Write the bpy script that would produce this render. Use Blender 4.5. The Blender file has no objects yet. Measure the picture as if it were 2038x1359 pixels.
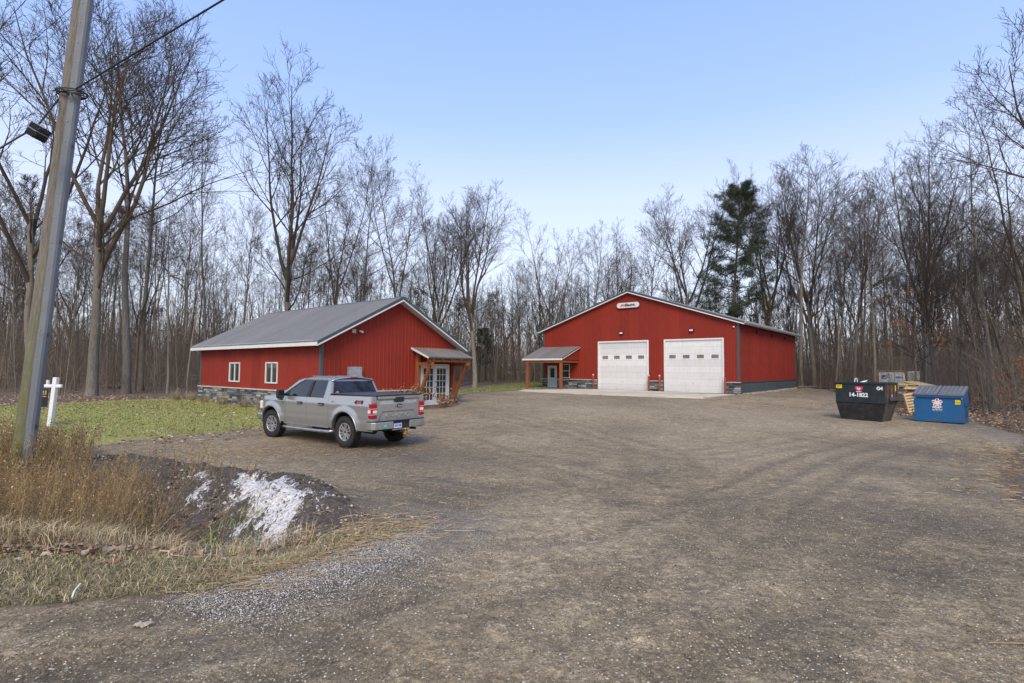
import bpy, bmesh, math, random
import numpy as np
from mathutils import Vector, Matrix, Euler
sc = bpy.context.scene
COL = sc.collection
PI = math.pi
# ------------------------------------------------------------------ camera
CZ = 1.75
PITCH, ROLL, FPX = 0.05176, 0.00678, 1073.1
cam_d = bpy.data.cameras.new('camera')
cam = bpy.data.objects.new('camera', cam_d); COL.objects.link(cam)
cam_d.sensor_width = 36; cam_d.sensor_fit = 'HORIZONTAL'; cam_d.lens = FPX / 2038 * 36
cam_d.clip_start = 0.05; cam_d.clip_end = 3000
cam.matrix_world = Matrix.Translation((0, 0, CZ)) @ Matrix.Rotation(PI/2 + PITCH, 4, 'X') @ Matrix.Rotation(ROLL, 4, 'Z')
sc.camera = cam
# ------------------------------------------------------------------ world
SUN_EL, SUN_AZ = math.radians(42), math.radians(184)     # azimuth clockwise from +Y
world = bpy.data.worlds.new('World'); sc.world = world; world.use_nodes = True
wn = world.node_tree; wn.nodes.clear()
def W(t, **k):
    n = wn.nodes.new(t)
    for a, b in k.items(): setattr(n, a, b)
    return n
sky = W('ShaderNodeTexSky', sky_type='NISHITA', sun_disc=False, sun_elevation=SUN_EL, sun_rotation=SUN_AZ, altitude=200, air_density=1.0, dust_density=1.5, ozone_density=1.2)
tc = W('ShaderNodeTexCoord'); sep = W('ShaderNodeSeparateXYZ')
wn.links.new(tc.outputs['Generated'], sep.inputs[0])
ramp = W('ShaderNodeValToRGB')
wn.links.new(sep.outputs['Z'], ramp.inputs[0])
cr = ramp.color_ramp
cr.elements[0].position = 0.0; cr.elements[0].color = (0.68, 0.69, 0.78, 1)
cr.elements[1].position = 1.0; cr.elements[1].color = (0.30, 0.43, 0.78, 1)
for p_, c_ in ((0.12, (0.70, 0.72, 0.86)), (0.20, (0.72, 0.76, 0.92)), (0.30, (0.64, 0.72, 0.96)), (0.42, (0.41, 0.57, 0.98)), (0.58, (0.31, 0.48, 0.98)), (0.75, (0.29, 0.44, 0.88))):
    e = cr.elements.new(p_); e.color = (*c_, 1)
bg1 = W('ShaderNodeBackground'); bg2 = W('ShaderNodeBackground'); add = W('ShaderNodeAddShader'); wo = W('ShaderNodeOutputWorld')
bg1.inputs['Strength'].default_value = 0.05
sky.sun_intensity = 1.0
bg2.inputs['Strength'].default_value = 0.72
wn.links.new(sky.outputs[0], bg1.inputs['Color']); wn.links.new(ramp.outputs[0], bg2.inputs['Color'])
wn.links.new(bg1.outputs[0], add.inputs[0]); wn.links.new(bg2.outputs[0], add.inputs[1]); wn.links.new(add.outputs[0], wo.inputs[0])
# ------------------------------------------------------------------ sun
sun_d = bpy.data.lights.new('sun', 'SUN'); sun_d.energy = 2.2; sun_d.angle = math.radians(30); sun_d.color = (1.0, 0.87, 0.69)
sun = bpy.data.objects.new('sun', sun_d); COL.objects.link(sun)
sdir = Vector((math.sin(SUN_AZ)*math.cos(SUN_EL), math.cos(SUN_AZ)*math.cos(SUN_EL), math.sin(SUN_EL)))
sun.rotation_euler = (sdir).to_track_quat('Z', 'Y').to_euler(); sun.location = (0, -10, 30)
vs = sc.view_settings; vs.view_transform = 'Standard'; vs.look = 'None'; vs.exposure = 0.40; vs.gamma = 1; vs.use_curve_mapping = False
sc.cycles.max_bounces = 5; sc.cycles.diffuse_bounces = 3; sc.cycles.glossy_bounces = 2; sc.cycles.transmission_bounces = 3
# ------------------------------------------------------------------ helpers
def ray(px, py):
    a, b = px - 1019, py - 679.5
    cr_, sr_ = math.cos(ROLL), math.sin(ROLL)
    u, v = cr_*a + sr_*b, -sr_*a + cr_*b
    cp, sp = math.cos(PITCH), math.sin(PITCH)
    return np.array([u, FPX*cp + v*sp, FPX*sp - v*cp])
def S(x, a, b):
    t = np.clip((np.asarray(x, float) - a) / (b - a), 0, 1); return t*t*(3 - 2*t)
_rs = np.random.RandomState(7)
_NG = _rs.rand(256, 256)
def vnoise(x, y):
    x = np.asarray(x, float); y = np.asarray(y, float)
    xi = np.floor(x).astype(int); yi = np.floor(y).astype(int)
    fx = x - xi; fy = y - yi; fx = fx*fx*(3-2*fx); fy = fy*fy*(3-2*fy)
    g = lambda a, b: _NG[a & 255, b & 255]
    return (g(xi, yi)*(1-fx) + g(xi+1, yi)*fx)*(1-fy) + (g(xi, yi+1)*(1-fx) + g(xi+1, yi+1)*fx)*fy
def fbm(x, y, o=4):
    s = 0; a = .5
    for i in range(o): s = s + a*(vnoise(x*2**i + 17*i, y*2**i + 31*i) - .5)*2; a *= .5
    return s
def seg_dist(x, y, pts):
    x = np.asarray(x, float); y = np.asarray(y, float); d = np.full(x.shape, 1e9); tt = np.zeros(x.shape)
    n = len(pts) - 1
    for i in range(n):
        ax, ay = pts[i]; bx, by = pts[i+1]; dx, dy = bx-ax, by-ay
        t = np.clip(((x-ax)*dx + (y-ay)*dy) / (dx*dx+dy*dy), 0, 1)
        q = np.hypot(x-ax-t*dx, y-ay-t*dy); m = q < d; d = np.where(m, q, d); tt = np.where(m, (i+t)/n, tt)
    return d, tt
def poly_sd(x, y, pts):            # positive inside
    x = np.asarray(x, float); y = np.asarray(y, float)
    d, _ = seg_dist(x, y, list(pts) + [pts[0]])
    ins = np.zeros(x.shape, bool); n = len(pts)
    for i in range(n):
        ax, ay = pts[i]; bx, by = pts[(i+1) % n]
        if ay == by: continue
        c = ((ay > y) != (by > y)) & (x < (bx-ax)*(y-ay)/(by-ay) + ax); ins ^= c
    return np.where(ins, d, -d)
_ty = np.array([-40, 3, 5, 8, 11, 16, 20, 24, 28, 36, 42, 60, 90, 150, 400, 900.])
_tz = np.array([-.1, -.13, -.17, -.28, -.38, -.46, -.36, -.17, -.11, -.04, 0, .12, .5, 1.4, 3, 6])
DITCH = [(-2.2, 6.2), (-3.4, 6.9), (-5.2, 7.9), (-8, 9.0), (-14, 10.3), (-40, 14)]
CREST = [(-2.2, 7.7), (-3.3, 8.7), (-4.3, 9.9), (-6.3, 10.8), (-8.3, 12.0), (-12, 13.0), (-40, 17)]
def gz0(x, y):
    x = np.asarray(x, float); y = np.asarray(y, float)
    z = np.interp(y, _ty, _tz)
    z = .25*np.interp(y-1.2, _ty, _tz) + .5*z + .25*np.interp(y+1.2, _ty, _tz)
    z = z - .30*S(x, 8, 13.5)*(1 - S(y, 27, 37)) * S(y, 9, 15)
    z = z - .45*S(x, 29.5, 35)*(1 - S(y, 60, 75))*S(y, 36, 44)
    z = z + .35*S(x, 14, 26)*(1 - S(y, 22, 32))*0.6
    return z
def gz(x, y):
    x = np.asarray(x, float); y = np.asarray(y, float)
    z = gz0(x, y)
    d, t = seg_dist(x, y, DITCH)
    w = 1.15 + 1.1*S(-x, 2.5, 7.5)
    dep = .62*S(-x, 1.7, 4.2)
    k = np.clip(d/w, 0, 1)
    z = z - dep*(1 - k*k*(3-2*k)) * S(-x, 1.2, 3.4)
    d2, t2 = seg_dist(x, y, CREST)
    amp = .11*S(-x, 2.0, 3.4)*(1 - S(-x, 11, 16))
    bump = np.exp(-(d2/.55)**2)
    z = z + bump*amp*(1 + .9*fbm(x*1.7, y*1.7, 3))
    rough = np.exp(-(d2/1.3)**2)*S(-x, 1.8, 3.2)*(1 - S(-x, 11, 16))
    z = z + rough*(.05*fbm(x*5, y*5, 3) + .06*fbm(x*2.1+5, y*2.1, 3))
    off = S(y, 40, 60)*.0 + S(np.hypot(x, y), 36, 60)*.12
    z = z + off*fbm(x*.13, y*.13, 3)*.6
    z = z + .012*fbm(x*.9, y*.9, 3)
    return z
def gzf(x, y): return float(gz(np.array([x]), np.array([y]))[0])
_T = np.concatenate([np.linspace(1.5, 60, 2400), np.linspace(60.1, 300, 800)])
def G(px, py):
    r = ray(px, py); r = r / r[1]
    X, Y, Z = r[0]*_T, _T, CZ + r[2]*_T
    h = Z - gz0(X, Y)
    i = np.argmax(h < 0)
    if h[i] >= 0: i = len(_T)-1
    t0, t1 = _T[max(i-1, 0)], _T[i]; h0, h1 = h[max(i-1, 0)], h[i]
    t = t0 + (t1-t0)*(h0/(h0-h1+1e-9)) if h[i] < 0 else t1
    return (float(r[0]*t), float(t))
def GP(pts): return [G(*p) for p in pts]
def at(px, py, Y):
    r = ray(px, py); r = r/r[1]*Y; return Vector((r[0], r[1], CZ + r[2]))
# ------------------------------------------------------------------ materials
class NT:
    def __init__(s, name):
        s.m = bpy.data.materials.new(name); s.m.use_nodes = True; s.t = s.m.node_tree; s.t.nodes.clear()
        s.out = s.t.nodes.new('ShaderNodeOutputMaterial'); s.co = None
    def n(s, typ, props=None, **inp):
        nd = s.t.nodes.new('ShaderNode' + typ)
        for k, v in (props or {}).items(): setattr(nd, k, v)
        for k, v in inp.items():
            key = int(k[1:]) if k[0] == 'i' and k[1:].isdigit() else k.replace('_', ' ')
            sk = nd.inputs[key]
            if hasattr(v, 'is_linked') or isinstance(v, bpy.types.NodeSocket): s.t.links.new(v, sk)
            elif isinstance(v, (tuple, list)) and sk.type == 'RGBA': sk.default_value = (*v[:3], 1)
            else: sk.default_value = v
        return nd
    def obj(s):
        if not s.co: s.co = s.t.nodes.new('ShaderNodeTexCoord')
        return s.co.outputs['Object']
    def map(s, sx=1, sy=1, sz=1, v=None, rot=(0, 0, 0)):
        nd = s.n('Mapping', i0=v or s.obj()); nd.inputs['Scale'].default_value = (sx, sy, sz); nd.inputs['Rotation'].default_value = rot
        return nd.outputs[0]
    def noise(s, scale, v=None, detail=4, rough=.6, dist=0):
        return s.n('TexNoise', Vector=v or s.obj(), Scale=scale, Detail=detail, Roughness=rough, Distortion=dist).outputs['Fac']
    def vor(s, scale, v=None, out='Distance', feature='F1'):
        return s.n('TexVoronoi', {'feature': feature}, Vector=v or s.obj(), Scale=scale).outputs[out]
    def ramp(s, f, stops):
        nd = s.n('ValToRGB', i0=f); e = nd.color_ramp.elements
        def c4(c): return (c, c, c, 1) if not isinstance(c, (tuple, list)) else (*c, 1)
        e[0].position, e[0].color = stops[0][0], c4(stops[0][1]); e[1].position, e[1].color = stops[-1][0], c4(stops[-1][1])
        for p, c in stops[1:-1]: q = e.new(p); q.color = c4(c)
        return nd.outputs[0]
    def mix(s, f, a, b, mode='MIX'):
        nd = s.n('MixRGB', {'blend_type': mode}, i0=f, i1=a, i2=b); return nd.outputs[0]
    def math(s, op, a, b=0.0, clamp=False):
        return s.n('Math', {'operation': op, 'use_clamp': clamp}, i0=a, i1=b).outputs[0]
    def attr(s, name, out='Fac'): return s.n('Attribute', {'attribute_name': name}).outputs[out]
    def bump(s, h, st=.3, dist=.02, nrm=None):
        k = dict(Height=h, Strength=st, Distance=dist)
        if nrm: k['Normal'] = nrm
        return s.n('Bump', **k).outputs[0]
    def pbr(s, **k):
        p = s.n('BsdfPrincipled', **k); s.t.links.new(p.outputs[0], s.out.inputs[0]); s.p = p; return s.m
def simple(name, col, rough=.6, metal=0, var=.15, scale=8, bump=0, spec=.5, coat=0, stretch=None):
    t = NT(name)
    v = t.map(*stretch) if stretch else None
    f = t.noise(scale, v)
    lo = tuple(c*(1-var) for c in col); hi = tuple(min(1, c*(1+var)) for c in col)
    c = t.ramp(f, [(.3, lo), (.7, hi)])
    k = dict(Base_Color=c, Roughness=rough, Metallic=metal)
    if bump: k['Normal'] = t.bump(t.noise(scale*4, v), bump, .01)
    m = t.pbr(**k); t.p.inputs['Specular IOR Level'].default_value = spec
    if coat: t.p.inputs['Coat Weight'].default_value = coat; t.p.inputs['Coat Roughness'].default_value = .08
    return m
def painted(name, col, rough, dirt=(.16, .13, .1), amt=.35, h=.6, scale=3, metal=0, streak=(6, 6, .7)):
    """paint with dirt patches and faint vertical weather streaks"""
    t = NT(name)
    n1 = t.noise(scale, None, 5, .65); n2 = t.noise(2.2, t.map(*streak), 4, .6)
    base = t.mix(t.ramp(n2, [(.35, 0), (.75, .5)]), col, tuple(c*.78 for c in col))
    c = t.mix(t.math('MULTIPLY', t.ramp(n1, [(.48, 0), (.75, 1)]), amt), base, dirt)
    r = t.ramp(n1, [(.3, rough*.85), (.8, min(1, rough*1.35))])
    c = t.mix(1.0, c, t.ramp(t.n('ObjectInfo').outputs['Random'], [(0, .90), (1, 1.08)]), 'MULTIPLY')
    return t.pbr(Base_Color=c, Roughness=r, Metallic=metal, Normal=t.bump(t.noise(14, None, 3), .06, .01))
M = {}
M['red'] = painted('red_metal', (.26, .030, .017), .62, (.15, .026, .02), .3, scale=.8); M['red'].node_tree.nodes['Principled BSDF'].inputs['Specular IOR Level'].default_value = .22
M['roof'] = painted('roof_metal', (.26, .25, .228), .40, (.2, .19, .18), .4, scale=1.2, metal=.25)
M['trim'] = painted('dark_trim', (.058, .085, .092), .45, (.1, .1, .1), .2)
M['white'] = painted('white_trim', (.74, .74, .72), .45, (.45, .43, .38), .25)
M['doorw'] = painted('door_white', (.72, .72, .70), .5, (.5, .48, .43), .3, scale=1.5)
M['sof'] = simple('soffit', (.55, .55, .54), .6)
M['cap'] = simple('cap_stone', (.50, .46, .40), .8, var=.25, scale=6, bump=.4)
M['dark'] = simple('black_plastic', (.018, .018, .018), .55, var=.3)
M['rubber'] = simple('rubber', (.022, .021, .02), .85, var=.4, scale=20, bump=.3)
M['dirtun'] = simple('dirty_steel', (.03, .027, .024), .8, var=.5, scale=6)
M['silver'] = None
def wood(name, c1, c2, sc_=(14, 14, 1.2), rough=.7):
    t = NT(name); v = t.map(*sc_)
    n1 = t.noise(2.2, v, 6, .7, .6)
    c = t.ramp(n1, [(.25, tuple(a*.45 for a in c1)), (.45, c1), (.7, c2)])
    g = t.noise(1.3, None, 3)
    c = t.mix(t.ramp(g, [(.4, 0), (.8, .35)]), c, tuple(a*.55 for a in c1))
    return t.pbr(Base_Color=c, Roughness=rough, Normal=t.bump(n1, .35, .01))
M['cedar'] = wood('cedar', (.24, .075, .022), (.36, .13, .04))
M['pallet'] = wood('pallet_wood', (.56, .40, .20), (.80, .60, .34), (6, 6, 6))
M['palletold'] = wood('old_pallet_wood', (.28, .20, .12), (.46, .34, .21), (6, 6, 6))
# stone veneer: colour per object
t = NT('ledge_stone')
oi = t.n('ObjectInfo').outputs['Random']
base = t.ramp(oi, [(0, (.05, .062, .07)), (.3, (.10, .118, .128)), (.55, (.18, .195, .20)), (.75, (.30, .30, .285)), (.9, (.46, .44, .39)), (1, (.09, .08, .07))])
nz = t.noise(9, t.map(1, 1, 2.5), 6, .7)
c = t.mix(.75, base, t.ramp(nz, [(.25, .25), (.5, .8), (.8, 1.6)]), 'MULTIPLY')
M['stone'] = t.pbr(Base_Color=c, Roughness=.85, Normal=t.bump(nz, .6, .03))
t = NT('ledge_stone_joined')
vv = t.map(2.2, 2.2, 10)
cc = t.n('TexVoronoi', Vector=vv, Scale=1.0).outputs['Color']
base = t.ramp(t.n('SeparateColor', i0=cc).outputs[0], [(0, (.035, .045, .055)), (.4, (.09, .10, .11)), (.7, (.2, .2, .2)), (1, (.32, .31, .28))])
M['stonej'] = t.pbr(Base_Color=base, Roughness=.85, Normal=t.bump(t.noise(12, None, 5), .5, .03))
M['mortar'] = simple('mortar', (.05, .052, .055), .95)
def glass(name, col, rough=.03):
    t = NT(name); n1 = t.noise(1.8, None, 3)
    c = t.ramp(n1, [(.35, tuple(a*.6 for a in col)), (.7, col)])
    m = t.pbr(Base_Color=c, Roughness=rough, Normal=t.bump(t.noise(1.2), .04, .02)); t.p.inputs['Specular IOR Level'].default_value = .9
    return m
M['glassd'] = glass('garage_glass', (.26, .24, .18), .12)
M['glass'] = glass('window_glass', (.05, .055, .05))
M['glasst'] = glass('truck_glass', (.012, .013, .013))
M['glassc'] = glass('front_door_glass', (.07, .085, .085))
M['blind'] = simple('blind', (.30, .29, .25), .8, var=.3, scale=3, stretch=(1, 1, 14))
M['concrete'] = painted('concrete', (.60, .53, .40), .85, (.22, .19, .15), .7, scale=.9)
def tsilver():
    t = NT('truck_silver')
    n1 = t.noise(2.5, None, 5, .65)
    z = t.n('SeparateXYZ', i0=t.obj()).outputs[2]
    low = t.math('MULTIPLY', t.ramp(z, [(.35, 1), (.95, 0)]), t.ramp(n1, [(.3, .25), (.7, 1)]))
    col = t.mix(t.math('MULTIPLY', low, .75), (.43, .43, .42), (.19, .17, .14))
    fl = t.noise(900, None, 1)
    m = t.pbr(Base_Color=col, Metallic=.65, Roughness=t.math('ADD', t.math('MULTIPLY', low, .28), .27), Normal=t.bump(fl, .03, .001))
    t.p.inputs['Coat Weight'].default_value = .35; t.p.inputs['Coat Roughness'].default_value = .12
    return m
M['silver'] = tsilver()
M['chrome'] = simple('dusty_chrome', (.50, .49, .47), .28, metal=.9, var=.2, scale=5)
M['rim'] = simple('wheel_alloy', (.55, .55, .54), .35, metal=.7, var=.2, scale=9)
M['redlens'] = simple('red_lens', (.36, .006, .008), .15, var=.25, scale=30, spec=.8)
M['whitelens'] = simple('clear_lens', (.75, .74, .74), .15, var=.15, scale=30, spec=.8)
M['tonneau'] = simple('tonneau_vinyl', (.055, .058, .062), .5, var=.35, scale=3)
M['teal'] = simple('teal_sticker', (.05, .45, .35), .5)
M['platew'] = simple('plate_white', (.68, .72, .80), .4, var=.05)
M['blueink'] = simple('blue_ink', (.02, .06, .35), .5)
M['redink'] = simple('red_ink', (.55, .012, .02), .5)
M['whiteink'] = simple('white_ink', (.8, .8, .8), .5, var=.06)
M['blackink'] = simple('black_ink', (.012, .012, .015), .5)
M['pink'] = simple('pink_badge', (.62, .03, .13), .5)
M['yellow'] = simple('yellow_sticker', (.75, .55, .02), .5)
M['orange'] = simple('orange_sticker', (.8, .2, .02), .5)
M['gold'] = simple('gold_paint', (.55, .42, .16), .5)
M['brass'] = simple('brass', (.5, .3, .07), .3, metal=.8)
M['greend'] = painted('green_dumpster', (.011, .027, .028), .5, (.09, .07, .045), .5, scale=2.5)
M['blackd'] = painted('black_dumpster_base', (.012, .013, .013), .6, (.09, .065, .04), .55, scale=3.5)
M['brownd'] = painted('rusty_dumpster_side', (.06, .055, .045), .7, (.13, .085, .055), .8, scale=3)
M['blued'] = painted('blue_dumpster', (.003, .10, .26), .45, (.06, .08, .10), .6, scale=2)
M['lid'] = painted('grey_lid', (.16, .17, .185), .6, (.1, .09, .08), .5, scale=3)
M['contain'] = painted('container_paint', (.72, .72, .64), .6, (.30, .16, .07), .65, scale=1.5)
M['rust'] = painted('rust', (.25, .14, .05), .8, (.5, .35, .1), .6, scale=5)
M['bollard'] = painted('bollard_red', (.27, .045, .03), .6, (.3, .17, .1), .6, scale=4)
M['galv'] = simple('galvanised', (.36, .39, .40), .45, metal=.4, var=.2, scale=5)
M['guard'] = painted('conduit_grey', (.17, .185, .20), .65, (.12, .12, .11), .35, scale=4)
M['cable'] = simple('cable_black', (.012, .012, .014), .5)
M['postw'] = painted('post_white', (.74, .74, .74), .5, (.5, .5, .46), .2)
M['snow'] = None
# utility pole wood
t = NT('pole_wood')
v = t.map(14, 14, 1.2)
n1 = t.noise(2.2, v, 9, .82, .5)
c = t.ramp(n1, [(.25, (.035, .03, .024)), (.42, (.13, .115, .09)), (.58, (.22, .195, .155)), (.8, (.36, .32, .26))])
mo = t.n('SeparateXYZ', i0=t.obj())
side = t.math('MULTIPLY', t.ramp(t.math('MULTIPLY', mo.outputs[0], -6), [(.25, 0), (.8, 1)]), t.ramp(mo.outputs[2], [(.0, 1), (1.0, 1)]))
hm = t.ramp(t.math('DIVIDE', mo.outputs[2], 8), [(.1, 1), (.62, 0)])
c = t.mix(t.math('MULTIPLY', t.math('MULTIPLY', side, hm), t.ramp(t.noise(5, None, 4), [(.3, .2), (.6, 1)])), c, (.13, .15, .03))
M['pole'] = t.pbr(Base_Color=c, Roughness=.9, Normal=t.bump(n1, .7, .02))
def bark(name, c1, c2, moss=.3):
    t = NT(name); v = t.map(9, 9, 1.3)
    n1 = t.noise(2.0, v, 7, .75, .4); n2 = t.noise(.7, None, 3)
    c = t.ramp(n1, [(.22, tuple(a*.35 for a in c1)), (.45, c1), (.75, c2)])
    c = t.mix(t.math('MULTIPLY', t.ramp(n2, [(.5, 0), (.7, 1)]), moss), c, (.10, .11, .05))
    oi = t.n('ObjectInfo').outputs['Random']
    c = t.mix(1.0, c, t.ramp(oi, [(0, (.75, .75, .78)), (.5, (1, 1, 1)), (1, (1.25, 1.2, 1.1))]), 'MULTIPLY')
    return t.pbr(Base_Color=c, Roughness=.92, Normal=t.bump(n1, .8, .04))
M['bark'] = bark('bark_grey', (.165, .147, .115), (.31, .285, .235))
M['barkb'] = bark('bark_brown', (.115, .10, .08), (.21, .19, .16), .15)
def twigm(name, col):
    t = NT(name); oi = t.n('ObjectInfo').outputs['Random']
    z = t.noise(.35, None, 2)
    c = t.mix(1.0, col, t.ramp(oi, [(0, (.75, .72, .72)), (.5, (1, 1, 1)), (1, (1.3, 1.2, 1.08))]), 'MULTIPLY')
    c = t.mix(1.0, c, t.ramp(z, [(.3, .75), (.7, 1.25)]), 'MULTIPLY')
    return t.pbr(Base_Color=c, Roughness=.9)
M['twig'] = twigm('twig', (.072, .056, .039))
M['twigg'] = twigm('twig_grey', (.105, .085, .062))
M['brush'] = twigm('brush_stems', (.17, .135, .10))
def colm(name, rough=.85, trans=0):
    t = NT(name); c = t.attr('col', 'Color')
    m = t.pbr(Base_Color=c, Roughness=rough)
    if trans: t.p.inputs['Subsurface Weight'].default_value = 0
    return m
M['vcol'] = colm('tinted_by_piece')
M['vcolg'] = colm('grass_blades', .7)
# ------------------------------------------------------------------ object helpers
def setp(o, label=None, cat=None, group=None, kind=None):
    if label: o['label'] = label
    if cat: o['category'] = cat
    if group: o['group'] = group
    if kind: o['kind'] = kind
    return o
def thing(name, label, cat, loc=(0, 0, 0), rotz=0, group=None, mat=None):
    o = bpy.data.objects.new(name, None); COL.objects.link(o)
    o.empty_display_size = .2
    if mat is not None: o.matrix_world = mat
    else: o.location = loc; o.rotation_euler = (0, 0, rotz)
    return setp(o, label, cat, group)
def link(name, me, parent=None, loc=None, rot=None, scale=None):
    o = bpy.data.objects.new(name, me); COL.objects.link(o)
    if parent: o.parent = parent
    if loc is not None: o.location = loc
    if rot is not None: o.rotation_euler = rot
    if scale is not None: o.scale = scale
    return o
class MB:
    def __init__(s): s.v = []; s.f = []; s.mi = []; s.cur = 0
    def add(s, vs_, fs):
        b = len(s.v); s.v += [tuple(p) for p in vs_]
        for f in fs: s.f.append(tuple(b+i for i in f)); s.mi.append(s.cur)
        return s
    def box(s, x0, x1, y0, y1, z0, z1, mat=None):
        vs_ = [(x, y, z) for z in (z0, z1) for x, y in ((x0, y0), (x1, y0), (x1, y1), (x0, y1))]
        if mat is not None: vs_ = [mat @ Vector(p) for p in vs_]
        return s.add(vs_, [(3, 2, 1, 0), (4, 5, 6, 7), (0, 1, 5, 4), (1, 2, 6, 5), (2, 3, 7, 6), (3, 0, 4, 7)])
    def bar(s, a, b, w, h, up=(0, 0, 1)):
        a, b = Vector(a), Vector(b); d = (b-a).normalized(); up = Vector(up)
        if abs(d.dot(up)) > .99: up = Vector((1, 0, 0))
        r = d.cross(up).normalized(); u = r.cross(d)
        vs_ = [p + r*sx*w/2 + u*sy*h/2 for p in (a, b) for sx, sy in ((-1, -1), (1, -1), (1, 1), (-1, 1))]
        return s.add(vs_, [(0, 1, 2, 3), (7, 6, 5, 4), (0, 4, 5, 1), (1, 5, 6, 2), (2, 6, 7, 3), (3, 7, 4, 0)])
    def prism(s, pts, vec):          # extrude closed 3d polygon along vec
        n = len(pts); vec = Vector(vec); p = [Vector(q) for q in pts]
        vs_ = p + [q+vec for q in p]
        return s.add(vs_, [tuple(range(n))[::-1], tuple(range(n, 2*n))] + [(i, (i+1) % n, n+(i+1) % n, n+i) for i in range(n)])
    def tube(s, pts, rad, k=8, cap=True):
        pts = [Vector(p) for p in pts]; n = len(pts)
        if not hasattr(rad, '__len__'): rad = [rad]*n
        vs_ = []; ref = None
        for i in range(n):
            d = (pts[min(i+1, n-1)] - pts[max(i-1, 0)]).normalized()
            if ref is None: ref = d.orthogonal().normalized()
            ref = (ref - d*ref.dot(d)).normalized(); w = d.cross(ref)
            for j in range(k):
                a = 2*PI*j/k; vs_.append(pts[i] + (ref*math.cos(a) + w*math.sin(a))*rad[i])
        fs = [(i*k+j, i*k+(j+1) % k, (i+1)*k+(j+1) % k, (i+1)*k+j) for i in range(n-1) for j in range(k)]
        if cap: fs += [tuple(range(k))[::-1], tuple(range((n-1)*k, n*k))]
        return s.add(vs_, fs)
    def lathe(s, prof, k=32, mat=None):   # profile (r, h) about z
        vs_ = []
        for r, h in prof:
            for j in range(k):
                a = 2*PI*j/k; vs_.append(Vector((r*math.cos(a), r*math.sin(a), h)))
        if mat is not None: vs_ = [mat @ p for p in vs_]
        n = len(prof)
        return s.add(vs_, [(i*k+j, i*k+(j+1) % k, (i+1)*k+(j+1) % k, (i+1)*k+j) for i in range(n-1) for j in range(k)])
    def grid(s, P):                   # P[i][j] points
        n, m = len(P), len(P[0])
        return s.add([p for r in P for p in r], [(i*m+j, (i+1)*m+j, (i+1)*m+j+1, i*m+j+1) for i in range(n-1) for j in range(m-1)])
    def mesh(s, name, mats):
        me = bpy.data.meshes.new(name); me.from_pydata(s.v, [], s.f)
        mats = mats if isinstance(mats, (list, tuple)) else [mats]
        for m in mats: me.materials.append(m)
        if len(mats) > 1: me.polygons.foreach_set('material_index', s.mi)
        me.update(); return me
    def build(s, name, mats, parent=None, smooth=False, bevel=0, loc=None, rot=None, solid=0, fixn=True, seg=2):
        me = s.mesh(name, mats)
        if fixn:
            bm = bmesh.new(); bm.from_mesh(me); bmesh.ops.recalc_face_normals(bm, faces=bm.faces); bm.to_mesh(me); bm.free()
        if smooth: me.shade_smooth()
        o = link(name, me, parent, loc, rot)
        if solid:
            md = o.modifiers.new('solid', 'SOLIDIFY'); md.thickness = abs(solid); md.offset = -1 if solid > 0 else 1
        if bevel:
            md = o.modifiers.new('bevel', 'BEVEL'); md.width = bevel; md.segments = seg; md.limit_method = 'ANGLE'; md.angle_limit = math.radians(40)
            md.harden_normals = False
        return o
def text(body, size, mat, parent, name, mtx, extrude=.002, shear=0, bold=0, align='CENTER', space=1.0, sx=1.0):
    cu = bpy.data.curves.new(name, 'FONT'); cu.body = body; cu.size = size; cu.extrude = extrude; cu.shear = shear; cu.offset = bold
    cu.align_x = align; cu.align_y = 'CENTER'; cu.space_character = space; cu.resolution_u = 3
    to = bpy.data.objects.new('tmp', cu); COL.objects.link(to)
    dg = bpy.context.evaluated_depsgraph_get()
    me = bpy.data.meshes.new_from_object(to.evaluated_get(dg)); bpy.data.objects.remove(to)
    me.materials.clear(); me.materials.append(mat)
    me.transform(mtx @ Matrix.Diagonal((sx, 1, 1, 1)))
    return link(name, me, parent)
def npmesh(name, V, F, mats, col=None, smooth=False):
    """fast mesh from arrays; F is (n,k) or list of them"""
    Fs = F if isinstance(F, list) else [F]
    me = bpy.data.meshes.new(name)
    V = np.ascontiguousarray(V, np.float32)
    me.vertices.add(len(V)); me.vertices.foreach_set('co', V.ravel())
    idx = np.concatenate([f.ravel() for f in Fs]).astype(np.int32)
    tot = np.concatenate([np.full(len(f), f.shape[1]) for f in Fs]).astype(np.int32)
    st = np.concatenate([[0], np.cumsum(tot)[:-1]]).astype(np.int32)
    me.loops.add(len(idx)); me.loops.foreach_set('vertex_index', idx)
    me.polygons.add(len(tot)); me.polygons.foreach_set('loop_start', st); me.polygons.foreach_set('loop_total', tot)
    for m in (mats if isinstance(mats, (list, tuple)) else [mats]): me.materials.append(m)
    if smooth: me.polygons.foreach_set('use_smooth', np.ones(len(tot), bool))
    if col is not None:
        a = me.color_attributes.new('col', 'FLOAT_COLOR', 'POINT')
        c4 = np.ones((len(V), 4), np.float32); c4[:, :3] = col; a.data.foreach_set('color', c4.ravel())
    me.update(calc_edges=True); return me
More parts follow.
